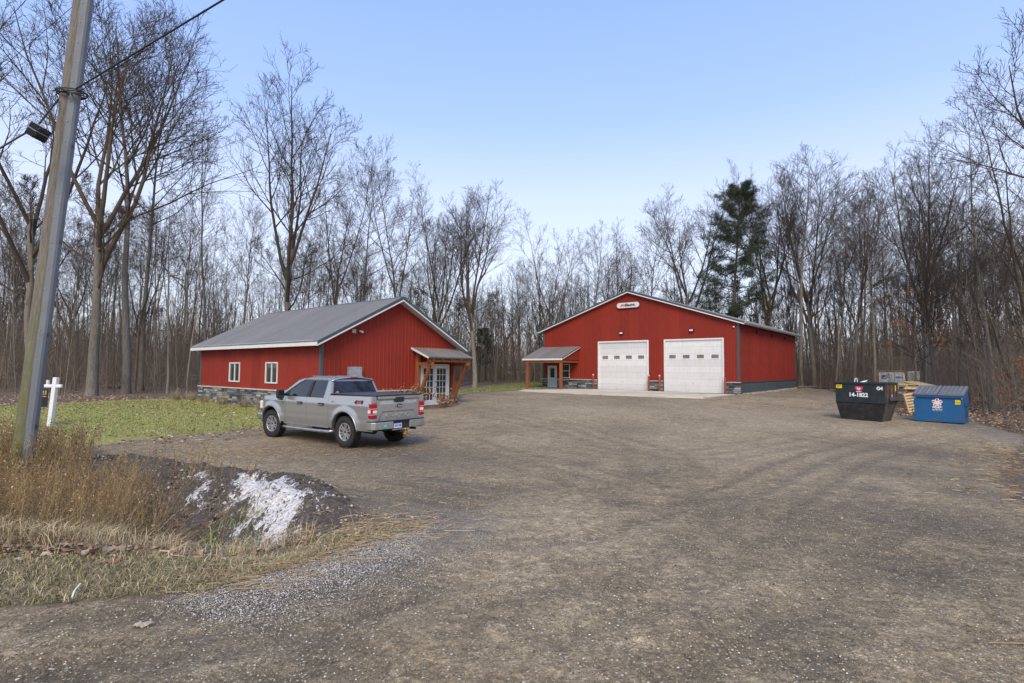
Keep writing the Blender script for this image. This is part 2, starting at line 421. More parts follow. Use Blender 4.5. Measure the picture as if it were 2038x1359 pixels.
def tubes(P, R, k):
    """P (N,K,3), R (N,K) -> verts, quads"""
    N, K, _ = P.shape
    D = np.empty_like(P); D[:, 1:-1] = P[:, 2:] - P[:, :-2]; D[:, 0] = P[:, 1]-P[:, 0]; D[:, -1] = P[:, -1]-P[:, -2]
    D /= np.linalg.norm(D, axis=2, keepdims=True) + 1e-9
    ref = np.where(np.abs(D[..., 2:3]) > .9, np.array([1., 0, 0]), np.array([0, 0, 1.]))
    # constant ref per tube for continuity
    ref = np.repeat(ref[:, :1], K, axis=1)
    A = np.cross(D, ref); A /= np.linalg.norm(A, axis=2, keepdims=True) + 1e-9; B = np.cross(D, A)
    an = 2*np.pi*np.arange(k)/k
    V = P[:, :, None, :] + R[:, :, None, None]*(A[:, :, None, :]*np.cos(an)[None, None, :, None] + B[:, :, None, :]*np.sin(an)[None, None, :, None])
    b = (np.arange(N)*K*k)[:, None, None] + (np.arange(K-1)*k)[None, :, None]
    j = np.arange(k)[None, None, :]; j2 = (j+1) % k
    F = np.stack([b+j, b+j2, b+k+j2, b+k+j], -1).reshape(-1, 4)
    return V.reshape(-1, 3), F
def merge(parts):
    Vs, Fs, o = [], [], 0
    for V, F in parts: Vs.append(V); Fs.append(F+o); o += len(V)
    return np.concatenate(Vs), np.concatenate(Fs)
def unit(v): return v/(np.linalg.norm(v, axis=-1, keepdims=True)+1e-9)
# ------------------------------------------------------------------ terrain zones
ROADEDGE = GP([(840, 1046), (740, 1075), (640, 1112), (550, 1138), (400, 1183), (200, 1198), (0, 1216)])
LOT = GP([(905, 800), (930, 784), (1040, 776)]) + [(3.5, 50), (17, 42)] + GP([(1590, 773), (1632, 772), (1655, 779), (1780, 812), (1790, 828), (1930, 838), (2038, 868), (2030, 885), (2000, 905), (1990, 950), (2038, 1010)]) + \
    [(10, 4), (14, -3), (40, -40), (-40, -40), (-40, 1.0), (-9, 3.4)] + ROADEDGE[::-1] + [(-2.0, 7.4), (-2.1, 8.0), (-3.0, 9.0), (-3.9, 10.2), (-6.2, 11.1), (-8.3, 12.3), (-9.6, 13.0)] + \
    GP([(180, 888), (330, 868), (520, 852), (560, 838)]) + [(-7.6, 22.4), (-3.4, 26.0), (-2.6, 28.5)]
LAWN1 = GP([(560, 838), (520, 852), (330, 868), (180, 888), (90, 897), (40, 900), (-60, 880), (-60, 812), (0, 808), (130, 801), (330, 793), (395, 795)]) + [(-18.3, 31.4), (-8.6, 22.6)]
LAWN2 = GP([(905, 786), (930, 782), (1045, 774), (1090, 774), (1090, 757), (1000, 763), (905, 776)])
VERGE = ROADEDGE + [(-9, 3.4), (-40, 1.0), (-40, 16), (-14, 12.6), (-9.6, 13.2), (-9.5, 11.5), (-6, 8.3), (-3.6, 6.9), (-2.4, 6.5)]
SOIL = [(-2.1, 7.0), (-2.3, 8.1), (-3.0, 9.3), (-3.9, 10.6), (-6.2, 11.5), (-8.4, 12.8), (-9.6, 12.9), (-8.9, 9.9), (-6.4, 7.9), (-4.6, 7.0), (-3.4, 6.5), (-2.3, 6.1)]
SNOW1 = GP([(448, 960), (520, 955), (595, 970), (655, 1003), (615, 1040), (580, 1062), (585, 1095), (505, 1100), (470, 1085), (486, 1052), (440, 1008)])
SNOW2 = GP([(358, 975), (370, 948), (405, 950), (445, 958), (415, 988), (380, 994)])
SNOW3 = GP([(68, 932), (82, 914), (122, 915), (108, 926)])
TRACKS = [GP(p) for p in ([(1360, 1055), (1500, 985), (1620, 925), (1760, 885), (1900, 865)], [(1080, 1130), (1280, 1100), (1500, 1010), (1700, 930)], [(0, 1245), (200, 1228), (420, 1212), (620, 1175), (900, 1090)],
      [(0, 1345), (150, 1320), (300, 1298), (440, 1262), (640, 1215)], [(880, 870), (1000, 905), (1180, 950), (1330, 990)], [(720, 950), (830, 965), (960, 985), (1010, 990)], [(1900, 880), (1925, 915), (1915, 970)],
      [(1090, 880), (1200, 900), (1400, 905), (1560, 880), (1700, 850)], [(1000, 1290), (1250, 1230), (1500, 1120), (1700, 1010)], [(950, 820), (1130, 850), (1300, 900), (1350, 960)], [(1450, 1000), (1650, 1100), (1900, 1180)])]
PUDD = [G(*p) + (r,) for p, r in (((925, 962), .28), ((865, 955), .5), ((1000, 948), .12))]
DARKS = [G(*p) + (r,) for p, r in (((1240, 1000), .35), ((1280, 940), .6), ((1160, 920), .5), ((1730, 970), .5), ((1740, 1030), .35), ((1930, 980), .8), ((1600, 1310), .28), ((1640, 1215), .25), ((1560, 1230), .4), ((700, 1000), .9), ((900, 985), 1.1), ((800, 910), 2.0), ((700, 890), 2.2), ((1250, 855), 1.2), ((1860, 1030), 1.0), ((640, 1285), .3), ((120, 1335), .3), ((1800, 1130), .6), ((1850, 900), 1.6), ((1780, 935), 1.2))]
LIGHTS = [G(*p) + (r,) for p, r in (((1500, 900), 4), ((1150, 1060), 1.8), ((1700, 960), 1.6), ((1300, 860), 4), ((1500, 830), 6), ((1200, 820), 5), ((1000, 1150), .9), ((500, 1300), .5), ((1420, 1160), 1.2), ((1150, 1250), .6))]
def terrain():
    aF = np.linspace(-64, 64, 521); aB = np.linspace(64, 296, 60)[1:-1]
    ang = np.radians(np.concatenate([aF, aB])); nA = len(ang)
    rr = [0.0]; r = .8
    while r < 900:
        rr.append(r); r *= 1.0085 if 5.4 < r < 13 else 1.0145 if 3 < r < 16 else (1.022 if r < 60 else 1.06)
    rr = np.array(rr[1:]); nR = len(rr)
    X = rr[:, None]*np.sin(ang)[None]; Y = rr[:, None]*np.cos(ang)[None]
    x, y = X.ravel(), Y.ravel()
    z = gz(x, y)
    sdl = poly_sd(x, y, LOT); sdg = np.maximum(poly_sd(x, y, LAWN1), poly_sd(x, y, LAWN2)); sdv = poly_sd(x, y, VERGE); sds = poly_sd(x, y, SOIL)
    sn = np.maximum(np.maximum(poly_sd(x, y, SNOW1), poly_sd(x, y, SNOW2)), poly_sd(x, y, SNOW3))
    tr = np.zeros(x.shape); rid = np.zeros(x.shape)
    for i, T_ in enumerate(TRACKS):
        d, t_ = seg_dist(x, y, T_); e = S(t_, 0, .15)*(1-S(t_, .85, 1))
        for off in (-.0, .75):
            dd = np.abs(d-off); tr = np.maximum(tr, np.exp(-(dd/.20)**2)*e*(.9 if i in (0, 2, 3, 5) else .55))
    dk = np.zeros(x.shape)
    for cx, cy, q in DARKS: dk = np.maximum(dk, np.exp(-((x-cx)**2 + (y-cy)**2*.8)/(q*q)))
    lt = np.zeros(x.shape)
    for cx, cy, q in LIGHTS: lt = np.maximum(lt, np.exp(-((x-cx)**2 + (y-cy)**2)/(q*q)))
    pd = np.zeros(x.shape)
    for cx, cy, q in PUDD: pd = np.maximum(pd, np.exp(-((x-cx)**2 + ((y-cy)*2.0)**2)/(q*q)))
    de, _ = seg_dist(x, y, ROADEDGE[:6]); dk2, _ = seg_dist(x, y, GP([(180, 885), (330, 862), (520, 848)])); dk3, _ = seg_dist(x, y, GP([(1900, 840), (2038, 875)]))
    lg = np.maximum(np.maximum(np.exp(-(np.maximum(de-.15, 0)/.75)**2)*S(x, -2.9, -1.4), np.exp(-(dk2/.9)**2)*.8), np.exp(-(dk3/1.0)**2)*.8)
    near = 1 - S(rr, 9, 20)
    ru = (np.tile(near[:, None], (1, nA))).ravel()
    inl = S(sdl, 0, .5)
    z = z - .035*tr*inl - .03*dk*inl*ru + .02*inl*ru*fbm(x*1.3, y*1.3, 3) + .01*inl*ru*fbm(x*6, y*6, 2)
    z = z + (sn > -.05)*np.minimum(.05, (sn+.05)*.3)
    z = np.where(sds > -.1, z + S(sds, -.1, .3)*(.12*fbm(x*2.6, y*2.6, 4) + .09*np.abs(fbm(x*7, y*7, 4))), z)
    # building plots levelled
    V = np.stack([x, y, z], 1)
    V = np.concatenate([V, [[0, 0, gzf(0, 0)]]])
    i = np.arange(nR-1)[:, None]*nA; j = np.arange(nA)[None]; j2 = (j+1) % nA
    F = np.stack([i+j, i+nA+j, i+nA+j2, i+j2], -1).reshape(-1, 4)[:, ::-1]
    ctr = len(V)-1
    Ft = np.stack([np.full(nA, ctr), np.arange(nA), (np.arange(nA)+1) % nA], 1)[:, ::-1]
    cx = x[F].mean(1); 
    a_lot = sdl[F].mean(1); a_g = sdg[F].mean(1); a_s = sds[F].mean(1); a_v = sdv[F].mean(1)
    zone = np.where(a_g > 0, 1, np.where(a_s > 0, 3, np.where(a_lot > 0, 2, np.where(a_v > 0, 4, 0))))
    att = dict(s_lot=sdl, s_lawn=sdg, s_verge=sdv, s_soil=sds, s_snow=sn, k_track=tr, k_dark=dk, k_light=lt, k_pud=pd, k_grav=lg)
    for k, nm in enumerate(('ground', 'lawn', 'gravel_lot', 'ditch_bank', 'road_verge')):
        Fz = F[zone == k]
        if k == 2:
            used = np.unique(np.concatenate([Fz.ravel(), Ft.ravel()]))
        else: used = np.unique(Fz)
        re = np.full(len(V), -1); re[used] = np.arange(len(used))
        Fl = [re[Fz]] + ([re[Ft]] if k == 2 else [])
        me = npmesh(nm, V[used], Fl, M['terrain'], smooth=True)
        for an, av in att.items():
            av = np.append(np.clip(av, -4, 4), 0 if an[0] == 'k' else (3 if an == 's_lot' else -3))
            at_ = me.attributes.new(an, 'FLOAT', 'POINT'); at_.data.foreach_set('value', av[used].astype(np.float32))
        setp(link(nm, me), kind='structure')
def terrain_mat():
    t = NT('terrain')
    P = t.n('NewGeometry').outputs['Position']
    def ns(s, d=4, r=.6, v=None, di=0): return t.noise(s, v or P, d, r, di)
    def mask(sd, amp, soft, sc_=1.6, d=5):
        n_ = ns(sc_, d, .68)
        v = t.math('ADD', t.attr(sd), t.math('MULTIPLY', t.math('SUBTRACT', n_, .5), amp))
        return t.math('ADD', t.math('DIVIDE', v, soft), .5, clamp=True)
    mv = t.map(1, 1, 1, v=P)
    # --- forest litter
    l1 = t.n('SeparateColor', i0=t.vor(11, P, 'Color')).outputs[0]
    l2 = t.n('SeparateColor', i0=t.vor(27, P, 'Color')).outputs[0]
    lit = t.ramp(l1, [(0, (.05, .034, .024)), (.35, (.12, .078, .048)), (.7, (.20, .13, .08)), (1, (.33, .23, .15))])
    lit = t.mix(.55, lit, t.ramp(l2, [(0, (.035, .028, .02)), (.6, (.15, .095, .055)), (1, (.28, .2, .13))]))
    lit = t.mix(t.ramp(ns(.35), [(.4, 0), (.65, .5)]), lit, (.075, .06, .045))
    # --- lot
    big = ns(.22, 5, .65); mid = ns(1.3, 6, .7); fine = ns(28, 6, .75); grain = ns(120, 3, .8)
    strk = t.noise(1.0, t.map(1.1, 4.5, 1, v=P, rot=(0, 0, -.45)), 7, .78, 1.6)
    lot = t.ramp(t.math('ADD', t.math('MULTIPLY', big, .55), t.math('MULTIPLY', mid, .45)), [(.38, (.168, .125, .070)), (.5, (.25, .188, .106)), (.62, (.33, .252, .146))])
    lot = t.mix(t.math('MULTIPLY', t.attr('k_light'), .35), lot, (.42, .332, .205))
    lot = t.mix(t.ramp(strk, [(.50, 0), (.70, .45)]), lot, (.14, .111, .060))
    lot = t.mix(t.math('MULTIPLY', t.attr('k_dark'), t.ramp(mid, [(.35, .2), (.6, .85)])), lot, (.085, .068, .045))
    lot = t.mix(t.math('MULTIPLY', t.attr('k_track'), t.ramp(ns(3.5, 5, .7), [(.3, .35), (.6, .85)])), lot, (.115, .088, .052))
    lot = t.mix(1.0, lot, t.ramp(fine, [(.25, .45), (.5, 1.0), (.75, 1.6)]), 'MULTIPLY')
    lot = t.mix(1.0, lot, t.ramp(grain, [(.34, .42), (.5, 1.0), (.68, 1.95)]), 'MULTIPLY')
    lot = t.mix(1.0, lot, t.ramp(ns(7, 6, .8), [(.3, .62), (.5, 1.0), (.72, 1.35)]), 'MULTIPLY')
    lot = t.mix(1.0, lot, t.ramp(ns(2.6, 9, .86), [(.36, .80), (.5, 1.0), (.64, 1.16)]), 'MULTIPLY')
    cl = t.n('TexVoronoi', Vector=P, Scale=14.0); lot = t.mix(1.0, lot, t.ramp(t.n('SeparateColor', i0=cl.outputs['Color']).outputs[0], [(0, .80), (.8, 1.05), (1, 1.35)]), 'MULTIPLY')
    v1 = t.n('TexVoronoi', Vector=P, Scale=34.0); vs1 = t.n('SeparateColor', i0=v1.outputs['Color']).outputs
    peb = t.math('MULTIPLY', t.ramp(v1.outputs['Distance'], [(.22, 1), (.42, 0)]), t.ramp(vs1[0], [(.50, 0), (.56, 1)]))
    pebc = t.ramp(vs1[1], [(0, (.08, .065, .045)), (.4, (.30, .25, .17)), (.75, (.52, .45, .33)), (1, (.75, .70, .6))])
    lot = t.mix(t.math('MULTIPLY', peb, .8), lot, pebc)
    v2 = t.n('TexVoronoi', Vector=P, Scale=48.0); vs2 = t.n('SeparateColor', i0=v2.outputs['Color']).outputs
    gr = t.mix(t.ramp(v2.outputs['Distance'], [(.3, 0), (.6, 1)]), t.ramp(vs2[0], [(0, (.16, .15, .13)), (.5, (.34, .32, .28)), (1, (.6, .57, .51))]), (.045, .04, .038))
    gm = t.math('MULTIPLY', t.attr('k_grav'), t.ramp(ns(2.5, 5, .7), [(.35, .1), (.6, 1)]))
    lot = t.mix(gm, lot, gr)
    straw = t.noise(6, t.map(1, 5, 1, v=P, rot=(0, 0, .3)), 5, .75, .8)
    sz = t.math('MULTIPLY', t.ramp(straw, [(.52, 0), (.6, 1)]), t.ramp(t.math('ADD', t.n('SeparateXYZ', i0=P).outputs[0], t.math('MULTIPLY', mid, 1)), [(0, 0), (1, 0)]))
    # --- lawn
    g1 = ns(9, 6, .75); g2 = ns(1.1, 4)
    lawn = t.ramp(g1, [(.28, (.08, .10, .02)), (.44, (.20, .24, .045)), (.56, (.36, .35, .09)), (.68, (.56, .46, .23))])
    lawn = t.mix(t.ramp(g2, [(.45, 0), (.7, .55)]), lawn, (.28, .23, .11))
    lawn = t.mix(t.ramp(l1, [(.87, 0), (.9, .8)]), lawn, (.30, .19, .11))
    # --- verge
    vg = t.ramp(g1, [(.3, (.06, .046, .025)), (.48, (.16, .125, .065)), (.62, (.28, .22, .13)), (.78, (.40, .32, .2))])
    # --- soil, snow
    so = t.ramp(ns(16, 6, .75), [(.3, (.022, .017, .012)), (.5, (.075, .058, .040)), (.7, (.20, .155, .11))])
    so = t.mix(peb, so, (.12, .11, .10))
    m_lot = mask('s_lot', .9, .15); m_lawn = mask('s_lawn', 1.0, .3); m_ver = mask('s_verge', .5, .12, 3); m_soil = mask('s_soil', .7, .15, 3)
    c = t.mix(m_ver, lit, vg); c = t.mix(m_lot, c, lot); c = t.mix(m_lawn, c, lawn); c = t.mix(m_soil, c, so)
    sv = t.map(1, 1, 1, v=P)
    nsn = t.math('ADD', t.math('MULTIPLY', t.noise(2.2, t.map(1.6, .7, 1.0, v=P, rot=(0, 0, .5)), 6, .7, .6), .55), t.math('MULTIPLY', t.noise(17, t.map(1.5, .8, 1.0, v=P, rot=(0, 0, .5)), 5, .75, .2), .45))
    ms = t.math('ADD', t.math('ADD', t.math('MULTIPLY', t.math('MINIMUM', t.attr('s_snow'), .40), 1.9), t.math('MULTIPLY', t.math('SUBTRACT', nsn, .5), 6.0)), -.42)
    ms = t.ramp(ms, [(.0, 0), (.16, 1)])
    ms = t.math('MULTIPLY', ms, t.ramp(t.math('ADD', t.attr('s_snow'), .3), [(.0, 0), (.15, 1)]))
    c = t.mix(ms, c, t.ramp(ns(22), [(.3, (.30, .27, .23)), (.48, (.58, .55, .50)), (.62, (.78, .755, .71))]))
    pud = t.math('MULTIPLY', t.ramp(t.math('ADD', t.attr('k_pud'), t.math('MULTIPLY', t.math('SUBTRACT', mid, .5), .6)), [(.5, 0), (.55, 1)]), 1.0)
    c = t.mix(t.math('MULTIPLY', pud, .6), c, (.14, .145, .15))
    dustf = t.math('MULTIPLY', t.math('SUBTRACT', 1.0, t.attr('k_grav')), m_lot)
    rough = t.math('SUBTRACT', .93, t.math('MULTIPLY', pud, .75))
    h = t.math('ADD', t.math('MULTIPLY', fine, .5), t.math('ADD', t.math('MULTIPLY', grain, .22), t.math('MULTIPLY', peb, .3)))
    h = t.math('ADD', h, t.math('MULTIPLY', t.n('SeparateColor', i0=v1.outputs['Color']).outputs[2], .15))
    h = t.math('MULTIPLY', h, t.math('SUBTRACT', 1.0, pud))
    b = t.bump(h, .75, .03)
    b = t.bump(mid, .35, .10, b)
    return t.pbr(Base_Color=c, Roughness=rough, Normal=b)
M['terrain'] = terrain_mat()
terrain()
# closed sky dome is not needed: the world is the sky
# ------------------------------------------------------------------ buildings
TH = .88641
def frame_m(ox, oy, oz=0): return Matrix.Translation((ox, oy, oz)) @ Matrix.Rotation(TH, 4, 'Z')
def siding(parent, name, mat, u0, u1, zb, zt, place, openings=(), pw=.914, rib=.2285, extra=()):
    """ribbed metal sheets, one object per sheet. place(u, d, z) -> local xyz, d = outward"""
    n = max(1, round((u1-u0)/pw)); w = (u1-u0)/n
    for i in range(n):
        a, b = u0+i*w, u0+(i+1)*w - .004
        us = [a, b]
        k = a + rib*.5
        while k < b - .03:
            us += [k-.03, k-.014, k+.014, k+.03]; k += rib
        us += [e for o in openings for e in (o[0], o[1]) if a < e < b] + [e for e in extra if a < e < b]
        us = sorted(set(round(q, 4) for q in us))
        def dep(u):
            q = ((u - a) / rib) % 1.0; d = abs(q-.5)*rib
            if d > .0295: return .0
            if d < .0145: return .019
            return .019*(.03-d)/.016
        mb = MB()
        for p, q in zip(us[:-1], us[1:]):
            m = (p+q)/2; spans = [(zb(p), zt(p), zb(q), zt(q))]
            for o in openings:
                if o[0] - 1e-4 <= m <= o[1] + 1e-4:
                    new = []
                    for s_ in spans:
                        if o[2] > s_[0]+.01: new.append((s_[0], o[2], s_[2], o[2]))
                        if o[3] < min(s_[1], s_[3]): new.append((o[3], s_[1], o[3], s_[3]))
                    spans = new
            dp, dq = dep(p), dep(q)
            for s_ in spans:
                mb.add([place(p, dp+.004, s_[0]), place(q, dq+.004, s_[2]), place(q, dq+.004, s_[3]), place(p, dp+.004, s_[1])], [(0, 1, 2, 3)])
        if mb.v: mb.build(name, mat, parent, fixn=False)
def wallsheet(parent, name, mat, us, zb, zt, place, openings=()):
    mb = MB(); us = sorted(set(us + [e for o in openings for e in o[:2]]))
    for p, q in zip(us[:-1], us[1:]):
        m = (p+q)/2; spans = [(zb(p), zt(p), zb(q), zt(q))]
        for o in openings:
            if o[0] - 1e-4 <= m <= o[1] + 1e-4:
                new = []
                for s_ in spans:
                    if o[2] > s_[0]+.01: new.append((s_[0], o[2], s_[2], o[2]))
                    if o[3] < min(s_[1], s_[3]): new.append((o[3], s_[1], o[3], s_[3]))
                spans = new
        for s_ in spans:
            f = [place(p, -.02, s_[0]), place(q, -.02, s_[2]), place(q, -.02, s_[3]), place(p, -.02, s_[1])]
            g = [place(p, -.16, s_[0]), place(q, -.16, s_[2]), place(q, -.16, s_[3]), place(p, -.16, s_[1])]
            mb.add(f+g, [(0, 1, 2, 3), (4, 7, 6, 5), (0, 4, 5, 1), (3, 2, 6, 7), (0, 3, 7, 4), (1, 5, 6, 2)])
    return mb.build(name, mat, parent)
def roofsheets(parent, name, e0, e1, down, n, nrm, mat, rib=.2285):
    """e0->e1 along the ridge, down = vector ridge->eave"""
    e0, e1, down, nrm = Vector(e0), Vector(e1), Vector(down), Vector(nrm)
    L = (e1-e0).length; d = (e1-e0)/L; w = L/n
    rb = w/4
    for i in range(n):
        mb = MB(); prof = [(0, 0)]
        for k in range(4):
            c_ = rb*(k+.5); prof += [(c_-.045, 0), (c_-.025, .05), (c_+.025, .05), (c_+.045, 0)]
        prof.append((w-.003, 0))
        pts = [e0 + d*(i*w+u) + nrm*h for u, h in prof]
        m = len(pts)
        und = [e0 + d*(i*w) - nrm*.012, e0 + d*(i*w+w-.003) - nrm*.012]
        mb.add([*pts, *[p+down for p in pts]], [(j, j+1, m+j+1, m+j) for j in range(m-1)])
        mb.build(name, mat, parent, fixn=False)
def stones(parent, segs, h0, h1, place, rng, count, rowh=.105, lo=.28, hi=.62):
    """ledge stones laid in rows along each (u0,u1); first `count` are single objects"""
    protos = []
    for k in range(10):
        bm = bmesh.new(); bmesh.ops.create_cube(bm, size=1)
        for v in bm.verts:
            v.co += Vector((rng.uniform(-.02, .02), rng.uniform(-.16, .16), rng.uniform(-.07, .07)))
        bmesh.ops.bevel(bm, geom=[e for e in bm.edges], offset=.035, segments=1, affect='EDGES')
        me = bpy.data.meshes.new('stone'); bm.to_mesh(me); bm.free(); me.materials.append(M['stone']); protos.append(me)
    rest = MB(); made = 0; nrow = max(1, round((h1-h0)/rowh)); rh = (h1-h0)/nrow
    cells = []
    for r in range(nrow):
        for (u0, u1) in segs:
            u = u0
            while u < u1 - .04:
                w = min(rng.uniform(lo, hi), u1-u)
                if u1-u-w < .15: w = u1-u
                cells.append((r, u, w)); u += w
    for r, u, w in cells:
        z0 = h0 + r*rh
        dz = rng.uniform(.0, .02); dd = rng.uniform(.05, .085)
        c = Vector(place(u+w/2, 0, z0+rh/2)); o_ = Vector(place(u+w/2, 1, z0+rh/2)) - c; a_ = (Vector(place(u+w/2+1, 0, z0+rh/2)) - c)
        if made < count:
            o = link('stone', rng.choice(protos), parent)
            mtx = Matrix((a_*(w-.012), o_*dd*2, Vector((0, 0, rh-.012)))).transposed().to_4x4()
            mtx.translation = c
            if rng.random() < .5: mtx = mtx @ Matrix.Rotation(PI, 4, 'Z')
            o.matrix_local = mtx; made += 1
        else:
            q = [Vector(place(uu, d_, zz)) for uu in (u+.006, u+w-.006) for d_ in (0, dd) for zz in (z0+.005, z0+rh-.007)]
            rest.add([q[0], q[4], q[5], q[1], q[2], q[6], q[7], q[3]], [(0, 1, 2, 3), (4, 7, 6, 5), (0, 4, 5, 1), (1, 5, 6, 2), (2, 6, 7, 3), (3, 7, 4, 0)])
    if rest.v: setp(rest.build('joined_stones', M['stonej'], parent), kind='stuff')
def window(parent, place, u0, u1, z0, z1, split='v', fr=.06):
    mb = MB(); P = lambda u, d, z: Vector(place(u, d, z))
    def bx(m, a, b, c, d, e, f):
        q = [P(uu, dd, zz) for zz in (e, f) for uu, dd in ((a, c), (b, c), (b, d), (a, d))]
        m.add(q, [(3, 2, 1, 0), (4, 5, 6, 7), (0, 1, 5, 4), (1, 2, 6, 5), (2, 3, 7, 6), (3, 0, 4, 7)])
    bx(mb, u0, u1, -.05, .045, z0, z0+fr); bx(mb, u0, u1, -.05, .045, z1-fr, z1)
    bx(mb, u0, u0+fr, -.05, .044, z0+fr, z1-fr); bx(mb, u1-fr, u1, -.05, .044, z0+fr, z1-fr)
    fo = mb.build('window', M['white'], parent, bevel=.006)
    s_ = MB()
    if split == 'v': m = (u0+u1)/2; bx(s_, m-.025, m+.025, -.03, .03, z0+fr, z1-fr); panes = [(u0+fr, m-.025, z0+fr, z1-fr), (m+.025, u1-fr, z0+fr, z1-fr)]
    else: m = (z0+z1)/2; bx(s_, u0+fr, u1-fr, -.03, .03, m-.025, m+.025); panes = [(u0+fr, u1-fr, z0+fr, m-.025), (u0+fr, u1-fr, m+.025, z1-fr)]
    s_.build('sash_bar', M['white'], fo)
    for a, b, c, d in panes:
        g = MB(); bx(g, a, b, -.02, -.012, c, d); g.build('pane', M['glass'], fo)
        g = MB(); bx(g, a, b, -.10, -.09, c + (d-c)*.0, d); g.build('blind', M['blind'], fo)
    return fo
# ================= small red building
rng = random.Random(3)
AX, AY = -8.229, 23.242
aW, aL, aE, aP, aC, aB = 8.13, 12.55, 2.95, 5.06, .71, -.20
bA = thing('office_building', 'small red metal-sided office building with grey gable roof, stone base and timber door canopy', 'building', mat=frame_m(AX, AY))
gab = lambda u: aE + (aP-aE)*(1-abs(u-aW/2)/(aW/2))
cst = lambda v: (lambda u: v)
pf = lambda u, d, z: (u, -d, z)          # front gable wall (y=0)
pl = lambda v, d, z: (-d, v, z)          # long wall (x=0)
pr = lambda v, d, z: (aW+d, v, z); pb = lambda u, d, z: (u, aL+d, z)
DR = (5.60, 7.62, aB, 2.0)
WN = [(7.58, 8.80, 1.0, 2.02), (3.66, 4.84, 1.0, 2.02)]
w1 = wallsheet(bA, 'gable_wall', M['mortar'], [0, aW/2, aW], cst(aB), gab, pf, [DR])
siding(w1, 'siding_panel', M['red'], .10, aW-.10, cst(aC), lambda u: gab(u)-.01, pf, [DR], extra=[aW/2])
w2 = wallsheet(bA, 'side_wall', M['mortar'], [0.0, aL], cst(aB), cst(aE), pl, WN)
siding(w2, 'siding_panel', M['red'], .10, aL-.10, cst(aC), cst(aE), pl, WN)
w3 = wallsheet(bA, 'side_wall', M['red'], [0.0, aL], cst(aB), cst(aE), pr); wallsheet(bA, 'gable_wall', M['red'], [0, aW/2, aW], cst(aB), gab, pb)
cor = MB()
for (x, y) in ((0, 0), (aW, 0), (0, aL), (aW, aL)):
    sx = -1 if x == 0 else 1; sy = -1 if y == 0 else 1
    x0, x1 = sorted((x+sx*.03, x-sx*.10)); y0, y1 = sorted((y+sy*.03, y-sy*.10))
    c = MB().box(x0, x1, y0, y1, aC if (x, y) != (aW, aL) else aB, aE+.03); c.build('corner_trim', M['trim'], bA, bevel=.008)
# stone base
sb = MB().box(-.03, 0, -.03, aL, aB, aC-.05); sb.box(0, DR[0], -.03, -.005, aB, aC-.05); sb.box(DR[1], aW+.03, -.03, -.005, aB, aC-.05); sbo = sb.build('stone_base', M['mortar'], bA)
stones(sbo, [(.0, aL)], aB+.02, aC-.06, lambda v, d, z: (-.03-d*1.0, v, z), rng, 235)
stones(sbo, [(-.06, DR[0]-.12), (DR[1]+.12, aW+.06)], aB+.02, aC-.06, lambda u, d, z: (u, -.03-d, z), rng, 62, hi=.5)
cp = MB().box(-.15, .0, -.15, aL+.02, aC-.055, aC+.005); cp.build('base_cap', M['cap'], bA, bevel=.012)
for a, b in ((.0, DR[0]-.10), (DR[1]+.10, aW+.12)): MB().box(a, b, -.15, -.001, aC-.055, aC+.004).build('base_cap', M['cap'], bA, bevel=.012)
for w_ in WN: window(bA, pl, *w_)
# roof
OVF, OVB, OE = .45, .40, .42
slope = (aP-aE)/(aW/2); rz = aP + .16
ex = aW/2+OE; dv = ex*slope; nl = math.hypot(1, slope)
ridge = [(aW/2, -OVF), (aW/2, aL+OVB)]
rf = MB()
for s_ in (-1, 1):
    pts = [(aW/2, rz-.02), (aW/2+s_*ex, rz-.02-dv), (aW/2+s_*ex, rz-.16-dv), (aW/2, rz-.16)]
    rf.prism([(x, -OVF+.02, z) for x, z in pts], (0, aL+OVF+OVB-.04, 0))
rfo = rf.build('roof', M['sof'], bA)
for s_ in (-1, 1):
    roofsheets(rfo, 'roof_panel', (aW/2, -OVF, rz), (aW/2, aL+OVB, rz), (s_*ex*1.01, 0, -dv*1.01), 15, (s_*slope/nl, 0, 1/nl), M['roof'])
for s_ in (-1, 1):   # rake trims, fascia
    for yy, w_ in ((-OVF, -1), (aL+OVB, 1)):
        y0, y1 = sorted((yy+w_*.03, yy-w_*.012))
        MB().prism([(aW/2, y0, rz+.035), (aW/2+s_*(ex+.03), y0, rz+.035-dv*1.01), (aW/2+s_*(ex+.03), y0, rz-.12-dv*1.01), (aW/2, y0, rz-.12)], (0, y1-y0, 0)).build('rake_trim', M['trim'], rfo)
        MB().prism([(aW/2, y0+.005*w_, rz-.121), (aW/2+s_*(ex+.01), y0+.005*w_, rz-.121-dv), (aW/2+s_*(ex+.01), y0+.005*w_, rz-.19-dv), (aW/2, y0+.005*w_, rz-.19)], (0, y1-y0, 0)).build('rake_board', M['white'], rfo)
    x0, x1 = sorted((aW/2+s_*(ex+.005), aW/2+s_*(ex+.03)))
    MB().box(x0, x1, -OVF, aL+OVB, rz-dv-.19, rz-dv-.03).build('fascia', M['white'], rfo)
    x0, x1 = sorted((aW/2+s_*ex, aW/2+s_*(aW/2)))
    MB().box(x0, x1, 0, aL, aE-.03, aE+.0).build('soffit', M['sof'], rfo)
rc = MB()
for s_ in (-1, 1): rc.prism([(aW/2, -OVF-.03, rz+.05), (aW/2+s_*.16, -OVF-.03, rz+.05-.16*slope), (aW/2+s_*.16, -OVF-.03, rz+.03-.16*slope), (aW/2, -OVF-.03, rz+.03)], (0, aL+OVF+OVB+.06, 0))
rc.build('ridge_cap', M['trim'], rfo)
